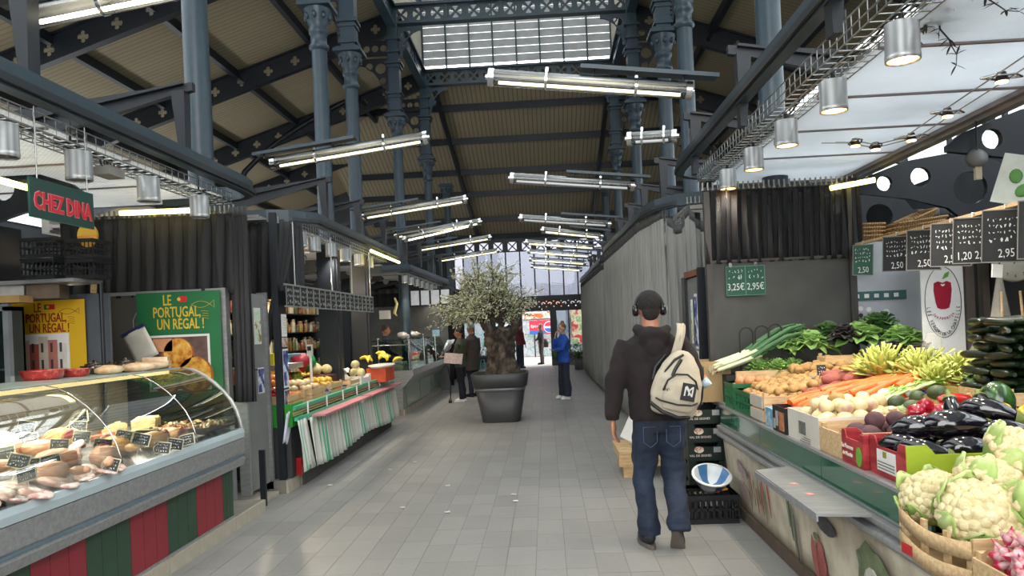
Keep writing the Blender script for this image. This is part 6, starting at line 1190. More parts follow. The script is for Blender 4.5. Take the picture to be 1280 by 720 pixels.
for a in range(7): x, y = .22*cos(a*.9), .18*sin(a*.9); et(m, [(x*1.1, y*1.1, .0, .07), (x*.8-.02, y*.8, .25, .05), (x*.75-.03, y*.75, .5, .055), (x*1.0-.03, y, .72, .05)], 8)
et(m, [(-.1, 0, .6, .1), (-.22, 0, .8, .085), (-.3, 0, 1.0, .06)]); et(m, [(.05, 0, .62, .1), (.2, .0, .74, .09), (.25, 0, .92, .06)]); et(m, [(0, .0, .65, .08), (0, .02, .95, .05), (.03, 0, 1.15, .03)])
q = random.Random(12)
for k in range(26): a = q.uniform(0, 6.3); z = q.uniform(.02, .8); m.ell((-.02+.20*cos(a), .17*sin(a), z), (q.uniform(.03, .07),)*2+(q.uniform(.04, .09),), None, 8, 6)
rem(m, 'trunk', bark, t, .016, .10, sm=0)
lf = M(); tw = M(); olm = blend('olive_leaf', ((.3, '7a8055'), (.5, 'aaae80'), (.7, 'd6d6b8')), 25, rough=.45); oll = mat('olive_leaf_underside', 'd8d9c6', .6, var=.1)
ctr = [V((-.3, 0, 1.35)), V((.05, 0, 1.4)), V((-.55, .1, 1.35)), V((-.1, -.1, 1.6)), V((-.65, 0, 1.15)), V((.22, .05, 1.1)), V((-.4, .1, 1.6)), V((-.5, -.1, 1.1)), V((.25, 0, 1.2)), V((-.3, .3, 1.2)), V((-.45, -.3, 1.1)), V((-.7, -.1, 1.05))]
for k in range(300):
    c = q.choice(ctr); st_ = V((q.uniform(-.25, .22), q.uniform(-.08, .08), q.uniform(.85, 1.1))); d = V((q.gauss(0, 1), q.gauss(0, 1), q.gauss(.15, .8))).normalized(); end = c+d*q.uniform(.15, .58); end.z = max(min(end.z, 1.98), .98)+q.uniform(-.1, .05)
    pts = []
    for j in range(9): s_ = j/8; p = st_.lerp(c, min(1, s_*1.6)).lerp(end, s_**1.6); p += V((q.uniform(-.02, .02), q.uniform(-.02, .02), q.uniform(-.02, .02)-.06*s_**3)); pts.append(p)
    tw.tube(pts, [.012*(1-j/9)+.002 for j in range(9)], 4)
    for j in range(3, 9):
        for z in range(9):
            p = pts[j].lerp(pts[j-1], q.random())+V((q.gauss(0, .02), q.gauss(0, .02), q.gauss(0, .02))); dv = ((pts[j]-pts[j-1]).normalized()+V((q.uniform(-1, 1), q.uniform(-1, 1), q.uniform(-1, 1)))).normalized(); L_ = q.uniform(.035, .065); s2 = dv.orthogonal().normalized(); s2.rotate(Mx.Rotation(q.random()*6, 3, dv)); lf.m = 1 if q.random() < .3 else 0
            lf.add([p, p+dv*L_*.5+s2*.0085, p+dv*L_, p+dv*L_*.5-s2*.0085], [(0, 1, 2, 3)])
tw.o('branches', bark, t, kind='stuff'); lf.o('foliage', [olm, oll], t, kind='stuff')
# ================================================================ RIGHT STALL : counter
s = NT('vegetable_print_panel'); s.b.inputs['Roughness'].default_value = .55
c = s.ramp(s.noise(.9, s.co(), 3), ((.35, 'b3a68e'), (.6, 'd0c6b2'), (.8, 'c2b6a4'))); s.l(s.mix(.5, c, s.ramp(s.noise(6, s.co((1, 1.5, 1)), 5), ((.35, 'a89a82'), (.6, 'd9d0bc')))), s.b.inputs['Base Color']); pnl = s.m
t = T('vegetable_counter', 'long vegetable counter with green glass fascia over a printed cream front', 'counter', (1.38, 3.9, 0)); a, b = -2.9, 2.05
m = M(); m.grid(30, 6, lambda u, v: (.0+.012*sin(u*31)*sin(v*3)+.05*(1-v), a+(b-a)*u, .07+.5*v)); m.o('printed_front', pnl, t, solid=.01)
M().bx(.07, 1.3, a, b, 0, .56).o('base', mat('dark_base', '2b2c2e', .7), t); M().bx(.02, .08, a, b, 0, .07).o('plinth', mat('brown_plinth', '5a4c40', .8), t)
ext(M(), [(-.05, .565), (-.06, .58), (-.06, .60), (-.03, .61), (-.03, .625), (-.05, .63), (-.05, .65), (.08, .66), (.08, .56)], a, b).o('steel_rail', inox, t)
gg = mat('glossy_dark_green_fascia', '0f5a40', .12, var=.12, coat=.6)
f0 = -1.17
for i in range(3): y0 = f0+i*1.073; M().bx(-.015, .0, y0+.004, y0+1.069, .66, .79).o('green_fascia_panel', gg, t)
M().bx(-.02, .08, f0, b, .79, .805).bx(-.02, .01, f0, b, .655, .665).o('fascia_trim', inox, t); M().bx(0, 1.55, f0, b, .76, .80).bx(.04, 1.55, b, 2.6, .76, .80).bx(-.1, 1.3, a, f0-.01, .63, .66).o('counter_top', inox, t)
M().bx(.0, 1.4, b-.005, b, .3, .8).o('end_panel', mat('dark_base', '2b2c2e', .7), t)
text('faded_lettering', 'Sud', mat('faded_green_print', '2f7a5c', .4), .08, t, (-.018, 1.55, .73), (pi/2, 0, -pi/2))
# painted vegetables on the front
def motif(pts, mt, name='printed_vegetable', off=0):
    m = M(); m.plate(pts, [], .003, lambda u, v, w: (-.022-off+w+.05*(1-(v-.07)/.5), u, v)); m.o(name, mt, t)
pr = blend('printed_red', ((.3, '8a3a34'), (.6, 'a8605a')), 12); pg_ = blend('printed_green', ((.3, '4a5a40'), (.6, '7d8a64')), 9); pd = mat('printed_dark', '4c4c50', .6, var=.2); pw = blend('printed_cabbage', ((.35, 'a8ab98'), (.6, 'd4d2c2')), 14)
def blob(y, z, w, h, n=14, s=0, k=.12): return [(y+w*cos(2*pi*i/n)*(1+k*sin(i*2.7+s)), z+h*sin(2*pi*i/n)*(1+k*cos(i*3.1+s))) for i in range(n)]
motif(blob(-.10, .43, .13, .045, s=1, k=.04), pd); motif(blob(.03, .2, .05, .12, s=2), pr); motif(blob(.13, .2, .045, .11, s=3), pr); motif(blob(.08, .33, .03, .02), pg_)
motif(blob(-.62, .36, .16, .13, s=4, k=.16), pg_); motif(blob(-.62, .27, .10, .12, s=5, k=.06), pw, off=.003)
for i in range(7): motif(blob(1.0+.06*i, .25+.04*(i % 3), .012, .1, 8, i), pr if i % 2 else pg_)
for i in range(6): motif(blob(1.45+.07*(i % 3), .22+.09*(i//3)+.02*i, .045, .05, 9, i), blend('printed_mauve', ((.3, '7a5a5e'), (.6, 'a8908c')), 10))
for i in range(4): motif(blob(.42+.03*i, .2+.06*i, .012, .14, 8, i), pg_ if i % 2 else pd)
for i in range(2): motif(blob(.9+.12*i, .34, .01, .12, 8, i), pr)
M().tube([(.25, -1.55, .55), (.0, -1.62, .545), (-.03, -1.66, .56)], .006, 5).o('hook', blackm, t)
sh = T('folding_steel_shelf', 'brushed steel fold-out shelf along the vegetable counter', 'shelf', (1.33, 3.55, .655)); M().plate([(0, -.40), (-.215, -.36), (-.205, .57), (-.03, .64), (0, .64)], [], .012, lambda u, v, w: (u, v, w)).o('shelf', inox, sh); M().plate([(-.2, -.86), (-.2, .82), (-.2, .82), (-.2, -.86)][:0] or [(0, 0), (1, 0), (1, .03), (0, .03)], [], .008, lambda u, v, w: (-.21+w, -.36+.93*u, v-.03)).o('lip', inox, sh)
for y, s_ in ((.2, 1), (-.02, 1.1)): M().box((-.12, y, .008), (.035, .03*s_, .002), (0, 0, .5)).o('pink_sticker', mat('pink_sticker', 'd98c80', .6, var=0), sh)
# stepped display behind the front crates
st2 = T('stepped_display', 'stepped dark display stand under the rear vegetable crates', 'stand', (2.3, 4.3, .8)); M().bx(-.42, .0, -1.1, 1.0, 0, .05).bx(0, .6, -1.1, 1.0, 0, .12).o('step', mat('dark_step', '3b352c', .8), st2)
gpl = mat('green_crate_plastic', '1f6a42', .4, var=.1); blp = mat('blue_crate_plastic', '2b3a8a', .4, var=.08); whc = mat('white_printed_card', 'cfc9bb', .7, var=.06, scale=3)
FX = 1.40
rough_rot = lambda q: (q.uniform(-.35, .35), q.uniform(-.35, .35), q.uniform(0, 6.3))
# front row, far to near
pcrate('green plastic crate of onions at the far end of the counter', (FX+.2, 5.78, .80), .40, .26, .20, gpl)
heap([onion], 'brown onion in the green crate at the far end of the counter', 'onion', 'onions', FX+.06, FX+.36, 5.70, 5.87, lambda x, y: .93, .08, .08, 2, seed=1)
pcrate('green plastic crate of potatoes beside the onion crate', (FX+.25, 5.40, .80), .50, .42, .17, gpl)
wood_crate('wooden_crate', 'pale wooden crate of potatoes, white printed end facing the aisle', (FX+.27, 5.03, .80), .54, .30, .18, 2, mt=woodh).children[0]
for z in (.845, .935): pass
M().bx(FX-.008, FX-.002, 4.885, 5.175, .815, .885).bx(FX-.008, FX-.002, 4.885, 5.175, .90, .975).o('white_printed_end', whc, None, label='white printed cardboard end of the potato crate', cat='card')
zf = lambda x, y: .93+.15*max(0, x-FX-.1)
heap(potato, 'brown potato in the large heap behind the onion crate', 'potato', 'potatoes', FX+.06, 2.3, 4.95, 5.56, zf, .075, .07, 2, rot=rough_rot, seed=2, sc=1.1)
heap(potato, 'brown potato in the upper heap by the wooden crates of greens', 'potato', 'potatoes at the back', 1.82, 2.36, 5.6, 5.95, lambda x, y: 1.0+.1*(x-1.9), .10, .09, 2, rot=rough_rot, seed=22, sc=1.45)
M().bx(1.72, 2.4, 4.95, 5.94, .8, .93).o('upturned_crate', wood, None, label='upturned wooden crate propping the potato heap', cat='crate')
# blue and black printed boxes under the carrots
carton('fruit_carton', 'pale blue printed carton, half hidden under the carrots', (FX+.25, 4.74, .80), .5, .2, .12, blend('blue_print_card', ((.45, '6fa8c4'), (.6, 'b9d0d8')), 14), cut=False)
bk = carton('fruit_carton', 'black printed carton with food pictures at its end, holding carrots', (FX+.23, 4.50, .80), .5, .24, .16, blackm, cut=False)
m = M(); m.bx(-.256, -.2535, -.1, -.01, .02, .13).o('printed_picture', mat('printed_peach', 'b5744c', .6, var=.3, scale=30), bk); M().bx(-.256, -.2535, .01, .055, .04, .13).bx(-.256, -.2535, .065, .1, .02, .08).o('printed_text_box', mat('print_grey', 'a8a8a8', .6), bk)
M().plate([(-.1, .005), (.1, .005), (.1, .14), (-.1, .14)], [], .003, lambda u, v, w: (u, -.124+w, v)).o('printed_side', mat('dark_print', '2a2622', .5, var=.4, scale=20), bk)
crot = lambda q: (q.uniform(-.2, .2), q.uniform(-.15, .15)-.25, q.gauss(.35, .45))
heap(carrot, 'orange carrot in the sloping heap in the middle of the counter', 'carrot', 'carrots', FX+.1, 2.05, 4.36, 4.78, lambda x, y: .91+.17*max(0, x-FX-.1), .11, .045, 3, rot=crot, seed=5)
heap([carrot[2]], 'thick orange carrot at the upper end of the carrot heap', 'carrot', 'thick carrots', 1.8, 2.3, 4.42, 4.72, lambda x, y: .99+.12*(x-1.85), .12, .07, 2, rot=lambda q: (0, -.2, q.gauss(.2, .2)), seed=6, sc=1.25)
M().grid(8, 8, lambda u, v: (FX+.25+.35*u, 4.34+.2*v, .95+.06*u+.02*sin(u*8)*sin(v*9))).o('clear_bag', mat('clear_plastic_film', 'e6e2de', .15, var=0, trans=.65), None, label='clear plastic film lying over the lower carrots', cat='plastic film', solid=.001)
M().bx(1.66, 2.4, 4.4, 5.2, .8, .9).o('upturned_crate', wood, None, label='upturned wooden crate hidden under the carrots and sweet potatoes', cat='crate')
heap(sweet, 'reddish sweet potato in the heap behind the carrots', 'sweet potato', 'sweet potatoes', 1.8, 2.35, 4.82, 5.25, lambda x, y: 1.0+.12*(x-1.85), .16, .075, 2, rot=lambda q: (q.uniform(-.2, .2), q.uniform(-.3, .1), q.gauss(.35, .35)), seed=7)
heap([sweet[0]], 'small dark reddish root at the front of the sweet potatoes', 'sweet potato', 'small sweet potatoes', 1.66, 1.85, 4.8, 4.95, lambda x, y: .98, .09, .07, 1, rot=rough_rot, seed=17, sc=.6)
def ptag(loc, label, w=.06, h=.09, rz=0, col=None):
    o = M().box((0, 0, h/2), (w, .004, h)).o('price_label', col or blk, None, loc=loc, rot=(-.2, 0, rz), label=label, cat='price tag'); x = scrib(w*.85, h*.8, 3, int(loc[0]*100), .002).o('chalk_writing', chalkm, o, loc=(0, -.003, h/2)); return o
ptag((1.9, 5.2, 1.06), 'small blue-black price label stuck in the potato heap'); M().bx(1.8, 2.1, 5.25, 5.29, .98, 1.06).o('blue_tray_edge', mat('dull_blue_plastic', '6f8a98', .5), None, label='dull blue plastic tray edge between potatoes and sweet potatoes', cat='tray')
# turnips
wt = carton('white_carton', 'white printed carton of turnips and pale roots', (FX+.22, 4.12, .80), .46, .48, .17, whc, cut=False)
M().plate([(-.1, .05), (.0, .05), (.0, .12), (-.1, .12)], [], .002, lambda u, v, w: (-.236+w, u+.05, v)).o('printed_crest', mat('print_grey_dark', '6d6a66', .7, var=.3, scale=40), wt)
for i in range(3): M().bx(-.2355, -.2345, -.12, .04-.03*i, .03-.0+.012*i-.02, .034+.012*i-.02).o('printed_line', MATS['print_grey_dark'], wt)
M().bx(-.23, .23, -.25, -.244, .05, .155).o('wooden_side', woodh, wt)
heap([turnip], 'white and pink turnip in the white printed carton', 'turnip', 'turnips', FX+.06, FX+.4, 3.94, 4.28, lambda x, y: .91+.1*(x-FX), .085, .085, 2, seed=8)
put(potato[1], (FX+.2, 4.17, 1.02), (0, .2, .5), 'large long pale yellow root on top of the turnips', 'root vegetable', None, 1.9)
# beets
wood_crate('wooden_crate', 'low wooden crate of beetroot in front of the turnips', (FX+.22, 3.73, .80), .46, .28, .13, 1, mt=woodh)
heap([beet], 'dark round beetroot in the low wooden crate', 'beetroot', 'beetroots', FX+.07, FX+.40, 3.65, 3.83, lambda x, y: .87+.06*(x-FX), .105, .1, 2, seed=9, shrink=.5)
# red cartons
redc = blend('red_printed_card', ((.4, '8f1f26'), (.6, 'b03a3c')), 6, (1, 1, 6), .5)
r1 = carton('red_carton', 'red printed carton with green oval sticker, nearly empty', (FX+.21, 3.46, .80), .44, .24, .16, redc); M().plate([(.03*cos(a), .055+.045*sin(a)) for a in [i*pi/8 for i in range(16)]], [], .002, lambda u, v, w: (-.2245+w, u-.07, v)).o('green_sticker', mat('lime_sticker', '6fae3a', .5), r1)
text('lettering', 'La Pomme', mat('print_cream', 'e8d8cc', .6, var=0), .03, r1, (-.2265, .05, .085), (pi/2, 0, -pi/2)); text('lettering', 'du Marché', MATS['print_cream'], .026, r1, (-.2265, .05, .05), (pi/2, 0, -pi/2))
put(tomato, (FX+.1, 3.5, .86), (0, 0, 0), 'single red radish in the bottom of the nearly empty red carton', 'radish', None, .6)
r2 = carton('red_carton', 'red printed carton of aubergines with white label and lime-green end', (FX+.27, 3.16, .80), .52, .32, .17, redc, inner=mat('lime_green_card', '9aae2a', .5, var=.08))
M().bx(-.265, -.2635, -.08, .09, .03, .12).o('white_label', paper, r2); M().bx(-.267, -.2655, -.0, .03, .09, .115).o('label_mark', mat('olive_print', '8a8a2a', .6), r2); [M().bx(-.267, -.2655, -.07, .08, .04+.013*i, .044+.013*i).o('label_line', MATS['print_grey_dark'], r2) for i in range(3)]
def aubergine(loc, rz, ry, sc, lb):
    m = bpy.data.meshes.get('aubergine') or M().tube([(x*.22-.11, 0, .012*sin(x*3)) for x in [j/9 for j in range(10)]], [.012, .034, .044, .047, .047, .044, .038, .031, .024, .012], 16).mesh('aubergine', eggm)
    o = O('aubergine', m, None, loc, (0, ry, rz), lb, 'aubergine', 'aubergines'); o.scale = (sc,)*3
    c = bpy.data.meshes.get('calyx') or M().tube([(.085, 0, 0), (.1, 0, .0), (.115, 0, .0), (.14, .004, .005)], [.034, .028, .012, .008], 8).mesh('calyx', calyx)
    O('calyx', c, o); return o
for i, (x, y, z, rz, ry, s_) in enumerate([(1.53, 3.1, .92, -.5, .1, 1.0), (1.72, 3.09, .92, -.15, .1, 1.15), (1.56, 3.24, .93, -.7, .1, 1.0), (1.50, 3.17, .93, -.6, .1, 1.0), (1.74, 3.24, .94, .2, .0, 1.1), (1.70, 3.16, 1.01, -.14, .04, 1.3), (1.58, 3.2, 1.0, -.3, .0, 1.1), (1.88, 3.1, .98, -.3, .1, 1.1), (1.92, 3.22, 1.0, .3, -.2, 1.1), (1.76, 3.3, 1.04, 1.3, -.9, .95), (1.92, 3.34, 1.05, 1.3, -.6, 1.0), (1.86, 3.2, 1.06, -.5, .2, 1.05)]):
    aubergine((x, y, z), rz, ry, s_, ['glossy black aubergine low in the red carton, nearest the white label', 'long glossy aubergine at the front of the carton', 'aubergine wedged behind the front ones', 'aubergine with its round end at the left corner of the carton', 'aubergine at the right of the bottom layer', 'biggest aubergine lying across the top, green calyx to the right', 'round-ended aubergine on the top left of the pile', 'aubergine lying outside the carton on its right', 'dark aubergine at the far right of the pile', 'upright aubergine top at the back of the pile', 'aubergine at the back beside the yellow peppers', 'aubergine on top towards the peppers'][i])
# peppers crate
wood_crate('wooden_crate', 'open wooden crate of dark red peppers, one end raised', (1.98, 3.74, .85), .5, .32, .13, 1, rz=.12, mt=woodh, tilt=-.1)
def pepper(me_n, mt, loc, rot, sc, lb):
    me = bpy.data.meshes.get(me_n) or body((.045, .04, .04), 18, 10, lambda p: 1+.09*cos(4*atan2(p.y, p.z))-.12*p.x).mesh(me_n, mt)
    o = O('bell_pepper', me, None, loc, rot, lb, 'pepper', 'peppers'); o.scale = (sc,)*3; s2 = O('stem', bpy.data.meshes.get('pepper_stem') or M().tube([(.03, 0, 0), (.045, 0, 0), (.06, .005, .01)], [.014, .006, .008], 7).mesh('pepper_stem', calyx), o); return o
for i, (x, y, z, r, s_) in enumerate([(1.84, 3.8, .99, (0, .3, 2.5), 1.0), (1.9, 3.82, 1.02, (0, -.8, 1), 1.0), (1.92, 3.7, 1.0, (0, -1.2, .2), 1.1), (1.84, 3.68, .96, (0, .2, .4), 1.0), (1.99, 3.72, .99, (.3, -.4, 2), 1.0)]): pepper('red_pepper', redpm, (x, y, z), r, s_, ['dark red pepper at the left end of the wooden crate', 'dark red pepper with upright stem at the back', 'shiny dark red pepper nearest the aubergines', 'dark red pepper low at the front of the crate', 'dark red pepper behind the aubergines'][i])
M().tube([(-.09, 0, 0), (-.05, 0, .005), (0, 0, .008), (.05, 0, .003), (.09, 0, -.01)], [.014, .03, .032, .03, .008], 10).o('red_pepper_long', mat('bright_red_pepper', 'c02420', .2, var=.1, coat=.5), None, loc=(2.06, 3.82, 1.04), rot=(0, .1, -.1), label='long bright red pepper behind the aubergines', cat='pepper')
heap([tomato], 'small dark green courgette bulb behind the red peppers', 'squash', 'small green squashes', 2.06, 2.2, 3.62, 3.74, lambda x, y: .97, .08, .08, 1, seed=12)
for o in list(COL.objects)[-4:]:
    if o.get('category') == 'squash': o.data = squash; o.scale = (.6,)*3
put(squash, (2.1, 3.56, 1.06), (0, 0, 0), 'large round dark green striped squash behind the yellow peppers', 'squash', None, 1.25)
cc = carton('white_carton', 'plain white carton of yellow peppers and green squash beside the cauliflowers', (2.06, 3.32, .86), .42, .3, .12, whc, rz=.1)
for i, (x, y, z, r, s_) in enumerate([(1.99, 3.4, 1.0, (0, .2, .1), 1.4), (2.12, 3.38, 1.02, (0, -1.2, .3), 1.15), (2.18, 3.28, .98, (0, -.2, 1.2), 1.1), (2.06, 3.46, 1.02, (0, .3, 2), 1.1)]): pepper('yellow_pepper', yelpm, (x, y, z), r, s_, ['big yellow pepper lying on its side left in the white carton', 'upright yellow pepper with curled stem', 'yellow pepper at the right of the white carton', 'yellow pepper behind the big one'][i])
put(squash, (1.98, 3.28, .97), (1.2, 0, .4), 'round dark green courgette in front of the yellow peppers', 'squash', None, .72); put(squash, (2.12, 3.2, .96), (1.0, 0, 2), 'pale-speckled green squash at the right of the white carton', 'squash', None, .65)
# avocados
wood_crate('wooden_crate', 'wooden crate of avocados and pale green courgettes', (1.98, 4.06, .87), .48, .28, .14, 1, rz=.2, mt=woodh, tilt=-.12)
for i, (x, y, z) in enumerate([(1.88, 4.07, 1.01), (2.0, 4.1, 1.03), (2.12, 4.13, 1.05), (1.92, 4.0, .99)]): put(avocado, (x, y, z), (.2, .1, .4+i), 'dark rough avocado, %s in the crate behind the beetroots' % ('left one', 'middle one', 'right one', 'front one')[i], 'avocado', 'avocados', 1.1)
pal = mat('pale_green_fruit', '8a9c64', .5, var=.15)
for i in range(5): M().ell((0, 0, 0), (.042, .03, .028), None, 10, 7).o('pale_courgette', pal, None, loc=(1.76+.045*i, 3.98+.02*(i % 2), .96+.008*i), rot=(0, .1, i), label='pale green round courgette in front of the avocados', cat='courgette', group='pale courgettes')
# fennel in blue crate
pcrate('royal blue plastic crate of fennel, tilted up at its end', (1.92, 4.36, .86), .46, .28, .14, blp, rz=.3, tilt=-.2)
def fennel(loc, rz, lb):
    t = T('fennel_bulb', lb, 'fennel', loc, (0, -.2, rz), 'fennel'); M().ell((0, 0, 0), (.05, .045, .036), None, 12, 8, lambda p: 1+.06*cos(6*atan2(p.y, p.z))).o('bulb', whm, t)
    for k in range(5): M().tube([(.035, (k-2)*.012, 0), (.1, (k-2)*.022, .02), (.16, (k-2)*.035, .03)], [.013, .01, .006], 6).o('stalk', mat('fennel_stalk', 'b5cc8a', .5), t)
    q = random.Random(int(rz*10)); m = M()
    for k in range(60): leaf(m, V((.14+q.random()*.04, q.uniform(-.06, .06), .02)), V((1, q.uniform(-1, 1), q.uniform(-.3, .9))), .07, .012, .3, q, n=2)
    m.o('fronds', mat('fennel_frond', '86a844', .6, var=.2), t, kind='stuff')
for i, (x, y, z, r) in enumerate([(1.8, 4.33, .98, .3), (1.88, 4.26, .99, .6), (1.95, 4.38, 1.02, .2), (2.05, 4.36, 1.03, .0)]): fennel((x, y, z), r, 'white fennel bulb with feathery green stalks, %s in the blue crate' % ('left', 'front', 'back', 'right')[i])
# celery hearts in clear bags
bagm = mat('crinkled_clear_bag', 'e8e6da', .12, var=.1, scale=20, trans=.82, coat=.3)
for i, (x, y, z, s_) in enumerate([(2.2, 4.85, .98, 1.2), (2.34, 4.66, .98, 1.1), (2.48, 4.5, .98, 1.0), (2.3, 4.42, .96, .85), (2.5, 4.3, .96, .9)]):
    rosette('celery_head', '%s yellow-green celery head behind the blue fennel crate' % ('first, unbagged', 'second', 'third', 'fourth, small', 'last')[i], 'celery', (x, y, z+.02), .30*s_, lfy, 80, i, 1.3, .25, .13, 'celery', rot=(0, -.35, 0), el0=.65)
for i, (x, y, r) in enumerate([(2.34, 4.68, .25), (2.5, 4.5, .45)]):
    t = T('plastic_bag', 'crinkled clear plastic bag over the %s celery heads' % ('left', 'right')[i], 'bag', (x, y, 1.0)); q = random.Random(i); M().grid(18, 9, lambda u, v: ((.13-.09*v**.7)*cos(u*2*pi)*(1+.25*NZ.noise(V((cos(u*6.28)*2, sin(u*6.28)*2, v*3+i)))+.12*sin(u*40))+r*.25*v, (.12-.08*v**.7)*sin(u*2*pi)*(1+.25*NZ.noise(V((u*9, v*4, i)))), .36*v), wrap=True).o('bag', bagm, t)
wood_crate('wooden_crate', 'yellowish wooden crate of small green leaves behind the peppers', (2.48, 4.24, .93), .46, .2, .14, 1, rz=.1, mt=mat('yellowed_wood', 'b5a050', .7, var=.12))
rosette('salad_sprouts', 'small green leaves filling the yellowish wooden crate', 'salad', (2.48, 4.24, 1.04), .18, lfd, 70, 3, .3, .2, .25); rosette('pea_pods', 'bright yellow-green pods spilling in front of the yellowish crate', 'vegetables', (2.3, 4.04, .97), .12, lfy, 50, 5, .5, .4, .2)
# courgettes: big stack at the right edge
wood_crate('wooden_crate', 'big wooden crate heaped with dark courgettes at the right edge', (2.5, 3.92, .92), .52, .42, .16, 2, mt=woodh)
n = 0; q = random.Random(3)
for k in range(11):
    for j in range(9-k//4):
        for w in range(2): put(zucch[(j+k) % 2], (2.28+.05*j+.02*(k % 2)+q.uniform(-.005, .005), 3.82+.2*w+q.uniform(-.02, .02), 1.0+.043*k), (q.uniform(-.15, .15), q.uniform(-.12, .12), pi/2+q.uniform(-.4, .4)), 'dark green courgette in the tall neat stack at the right edge', 'courgette', 'courgettes')
# cauliflowers
def caul(loc, rot, sc, lb):
    c = bpy.data.meshes.get('curd')
    if not c:
        m = M(); q = random.Random(1); m.ell((0, 0, 0), (.1, .1, .07), None, 20, 12)
        for i in range(95):
            el = math.asin(1-i/95*1.15); a = i*2.39996; p = V((cos(a)*cos(el)*.098, sin(a)*cos(el)*.098, sin(el)*.075)); r = .019+.007*q.random(); m.ell(p, (r, r, r*.9), None, 8, 6)
        c = m.mesh('curd', cflm)
    t = T('cauliflower', lb, 'cauliflower', loc, rot, 'cauliflowers'); t.scale = (sc,)*3; O('curd', c, t)
    for i in range(7):
        n_ = 'outer_leaf_%d' % i; me = bpy.data.meshes.get(n_)
        if not me:
            m = M(); a = i*.9; q = random.Random(i); vs = []
            for u in range(5):
                for v in range(6):
                    w = (u/4-.5)*1.1*sin(pi*(v/5*.75+.18)); aa = a+w*.9; rad = .05+.068*sin(min(1, v/5*1.3)*pi/2)+.006*sin(v*2+u*3); vs.append((rad*cos(aa), rad*sin(aa), -.085+.13*v/5*(1+.15*(i % 3))-.02*abs(w)))
            m.add(vs, [(u*6+v, u*6+v+1, u*6+v+7, u*6+v+6) for u in range(4) for v in range(5)], True); me = m.mesh(n_, lfm)
        O('leaf', me, t, solid=.004)
    return t
cw = T('wooden_crate', 'large slatted wooden crate of cauliflowers overhanging the counter', 'crate', (1.49, 2.44, .665), (0, 0, 0)); w_, d_ = .54, .44
for z0, z1, lbl in ((0, .055, 0), (.085, .135, 1)):
    M().grid(2, 9, lambda u, v: (-w_/2-.0+.02*sin(v*pi)*-1, -d_/2+d_*v, z0+(z1-z0)*u+.02*(1-sin(v*pi)))).o('side_board', woodh, cw, solid=.006)
    M().bx(-w_/2, w_/2, -d_/2-.005, -d_/2+.005, z0, z1+.03*lbl).o('end_board', woodh, cw); M().bx(w_/2-.005, w_/2+.005, -d_/2, d_/2, z0, z1).o('side_board', woodh, cw); M().bx(-w_/2, w_/2, d_/2-.005, d_/2+.005, z0, z1).o('end_board', woodh, cw)
for y in (-.2, -.07, .07, .2): M().bx(-w_/2+.003, -w_/2+.014, y-.014, y+.014, 0, .15).o('upright', woodh, cw)
M().bx(-w_/2, -w_/2+.07, -d_/2-.012, -d_/2-.004, 0, .17).o('corner_board', woodh, cw); M().bx(-w_/2+.0, w_/2, -d_/2, d_/2, 0, .008).o('base', wood, cw)
M().box((-w_/2-.018, .12, .03), (.003, .09, .035), (0, 0, .08)).o('red_label', mat('red_label', 'b3202a', .5, var=0), cw)
M().bx(1.78, 2.4, 2.1, 2.95, .66, .84).o('upturned_crate', wood, None, label='upturned crate under the cauliflowers', cat='crate')
for i, (x, y, z, r, s_) in enumerate([(1.33, 2.65, .85, (.2, -.5, 0), .95), (1.36, 2.42, .84, (.6, -.35, .6), 1.12), (1.5, 2.6, .90, (.5, -.2, 2), 1.0), (1.52, 2.36, .87, (.6, 0, 3), 1.0), (1.64, 2.66, .98, (.6, -.2, 1.2), 1.05), (1.68, 2.44, .93, (.5, .2, 4), .95), (1.42, 2.3, .75, (.4, 0, 5), .85)]): caul((x, y, z), r, s_, ['cauliflower at the left front corner, hanging over the crate edge', 'biggest cauliflower in the middle of the crate front', 'cauliflower second from the left at the back', 'cauliflower at the right of the crate behind the radishes', 'topmost cauliflower beside the yellow peppers', 'cauliflower cut off by the right edge', 'low cauliflower under the big front one'][i])
# radishes
wood_crate('wooden_crate', 'small wooden crate of radish bunches at the bottom right corner', (1.40, 2.03, .69), .42, .26, .11, 1, mt=woodh)
radm = blend('radish_pink_white', ((.40, 'f0e4e0'), (.5, 'c22c50'), (.7, 'a81c3c')), 1.2, (0, 0, 9), .3, kind='Object', coat=.3); rme = M().tube([(0, 0, -.022), (0, 0, -.016), (0, 0, 0), (0, 0, .014), (0, 0, .02), (.0, .002, .05)], [.003, .010, .0125, .0115, .006, .0012], 8).mesh('radish', radm)
q = random.Random(6)
for k in range(5):
    for i in range(52-8*k):
        x = 1.22+q.uniform(0, .32); y = 1.94+q.uniform(.0, .17); put(rme, (x, y, .775+.024*k+q.uniform(0, .02)), (q.uniform(-1.3, 1.3)+1.2, q.uniform(-.9, .9), q.uniform(0, 6)), 'pink and white radish in the bunches at the bottom right corner', 'radish', 'radishes', q.uniform(.9, 1.2))
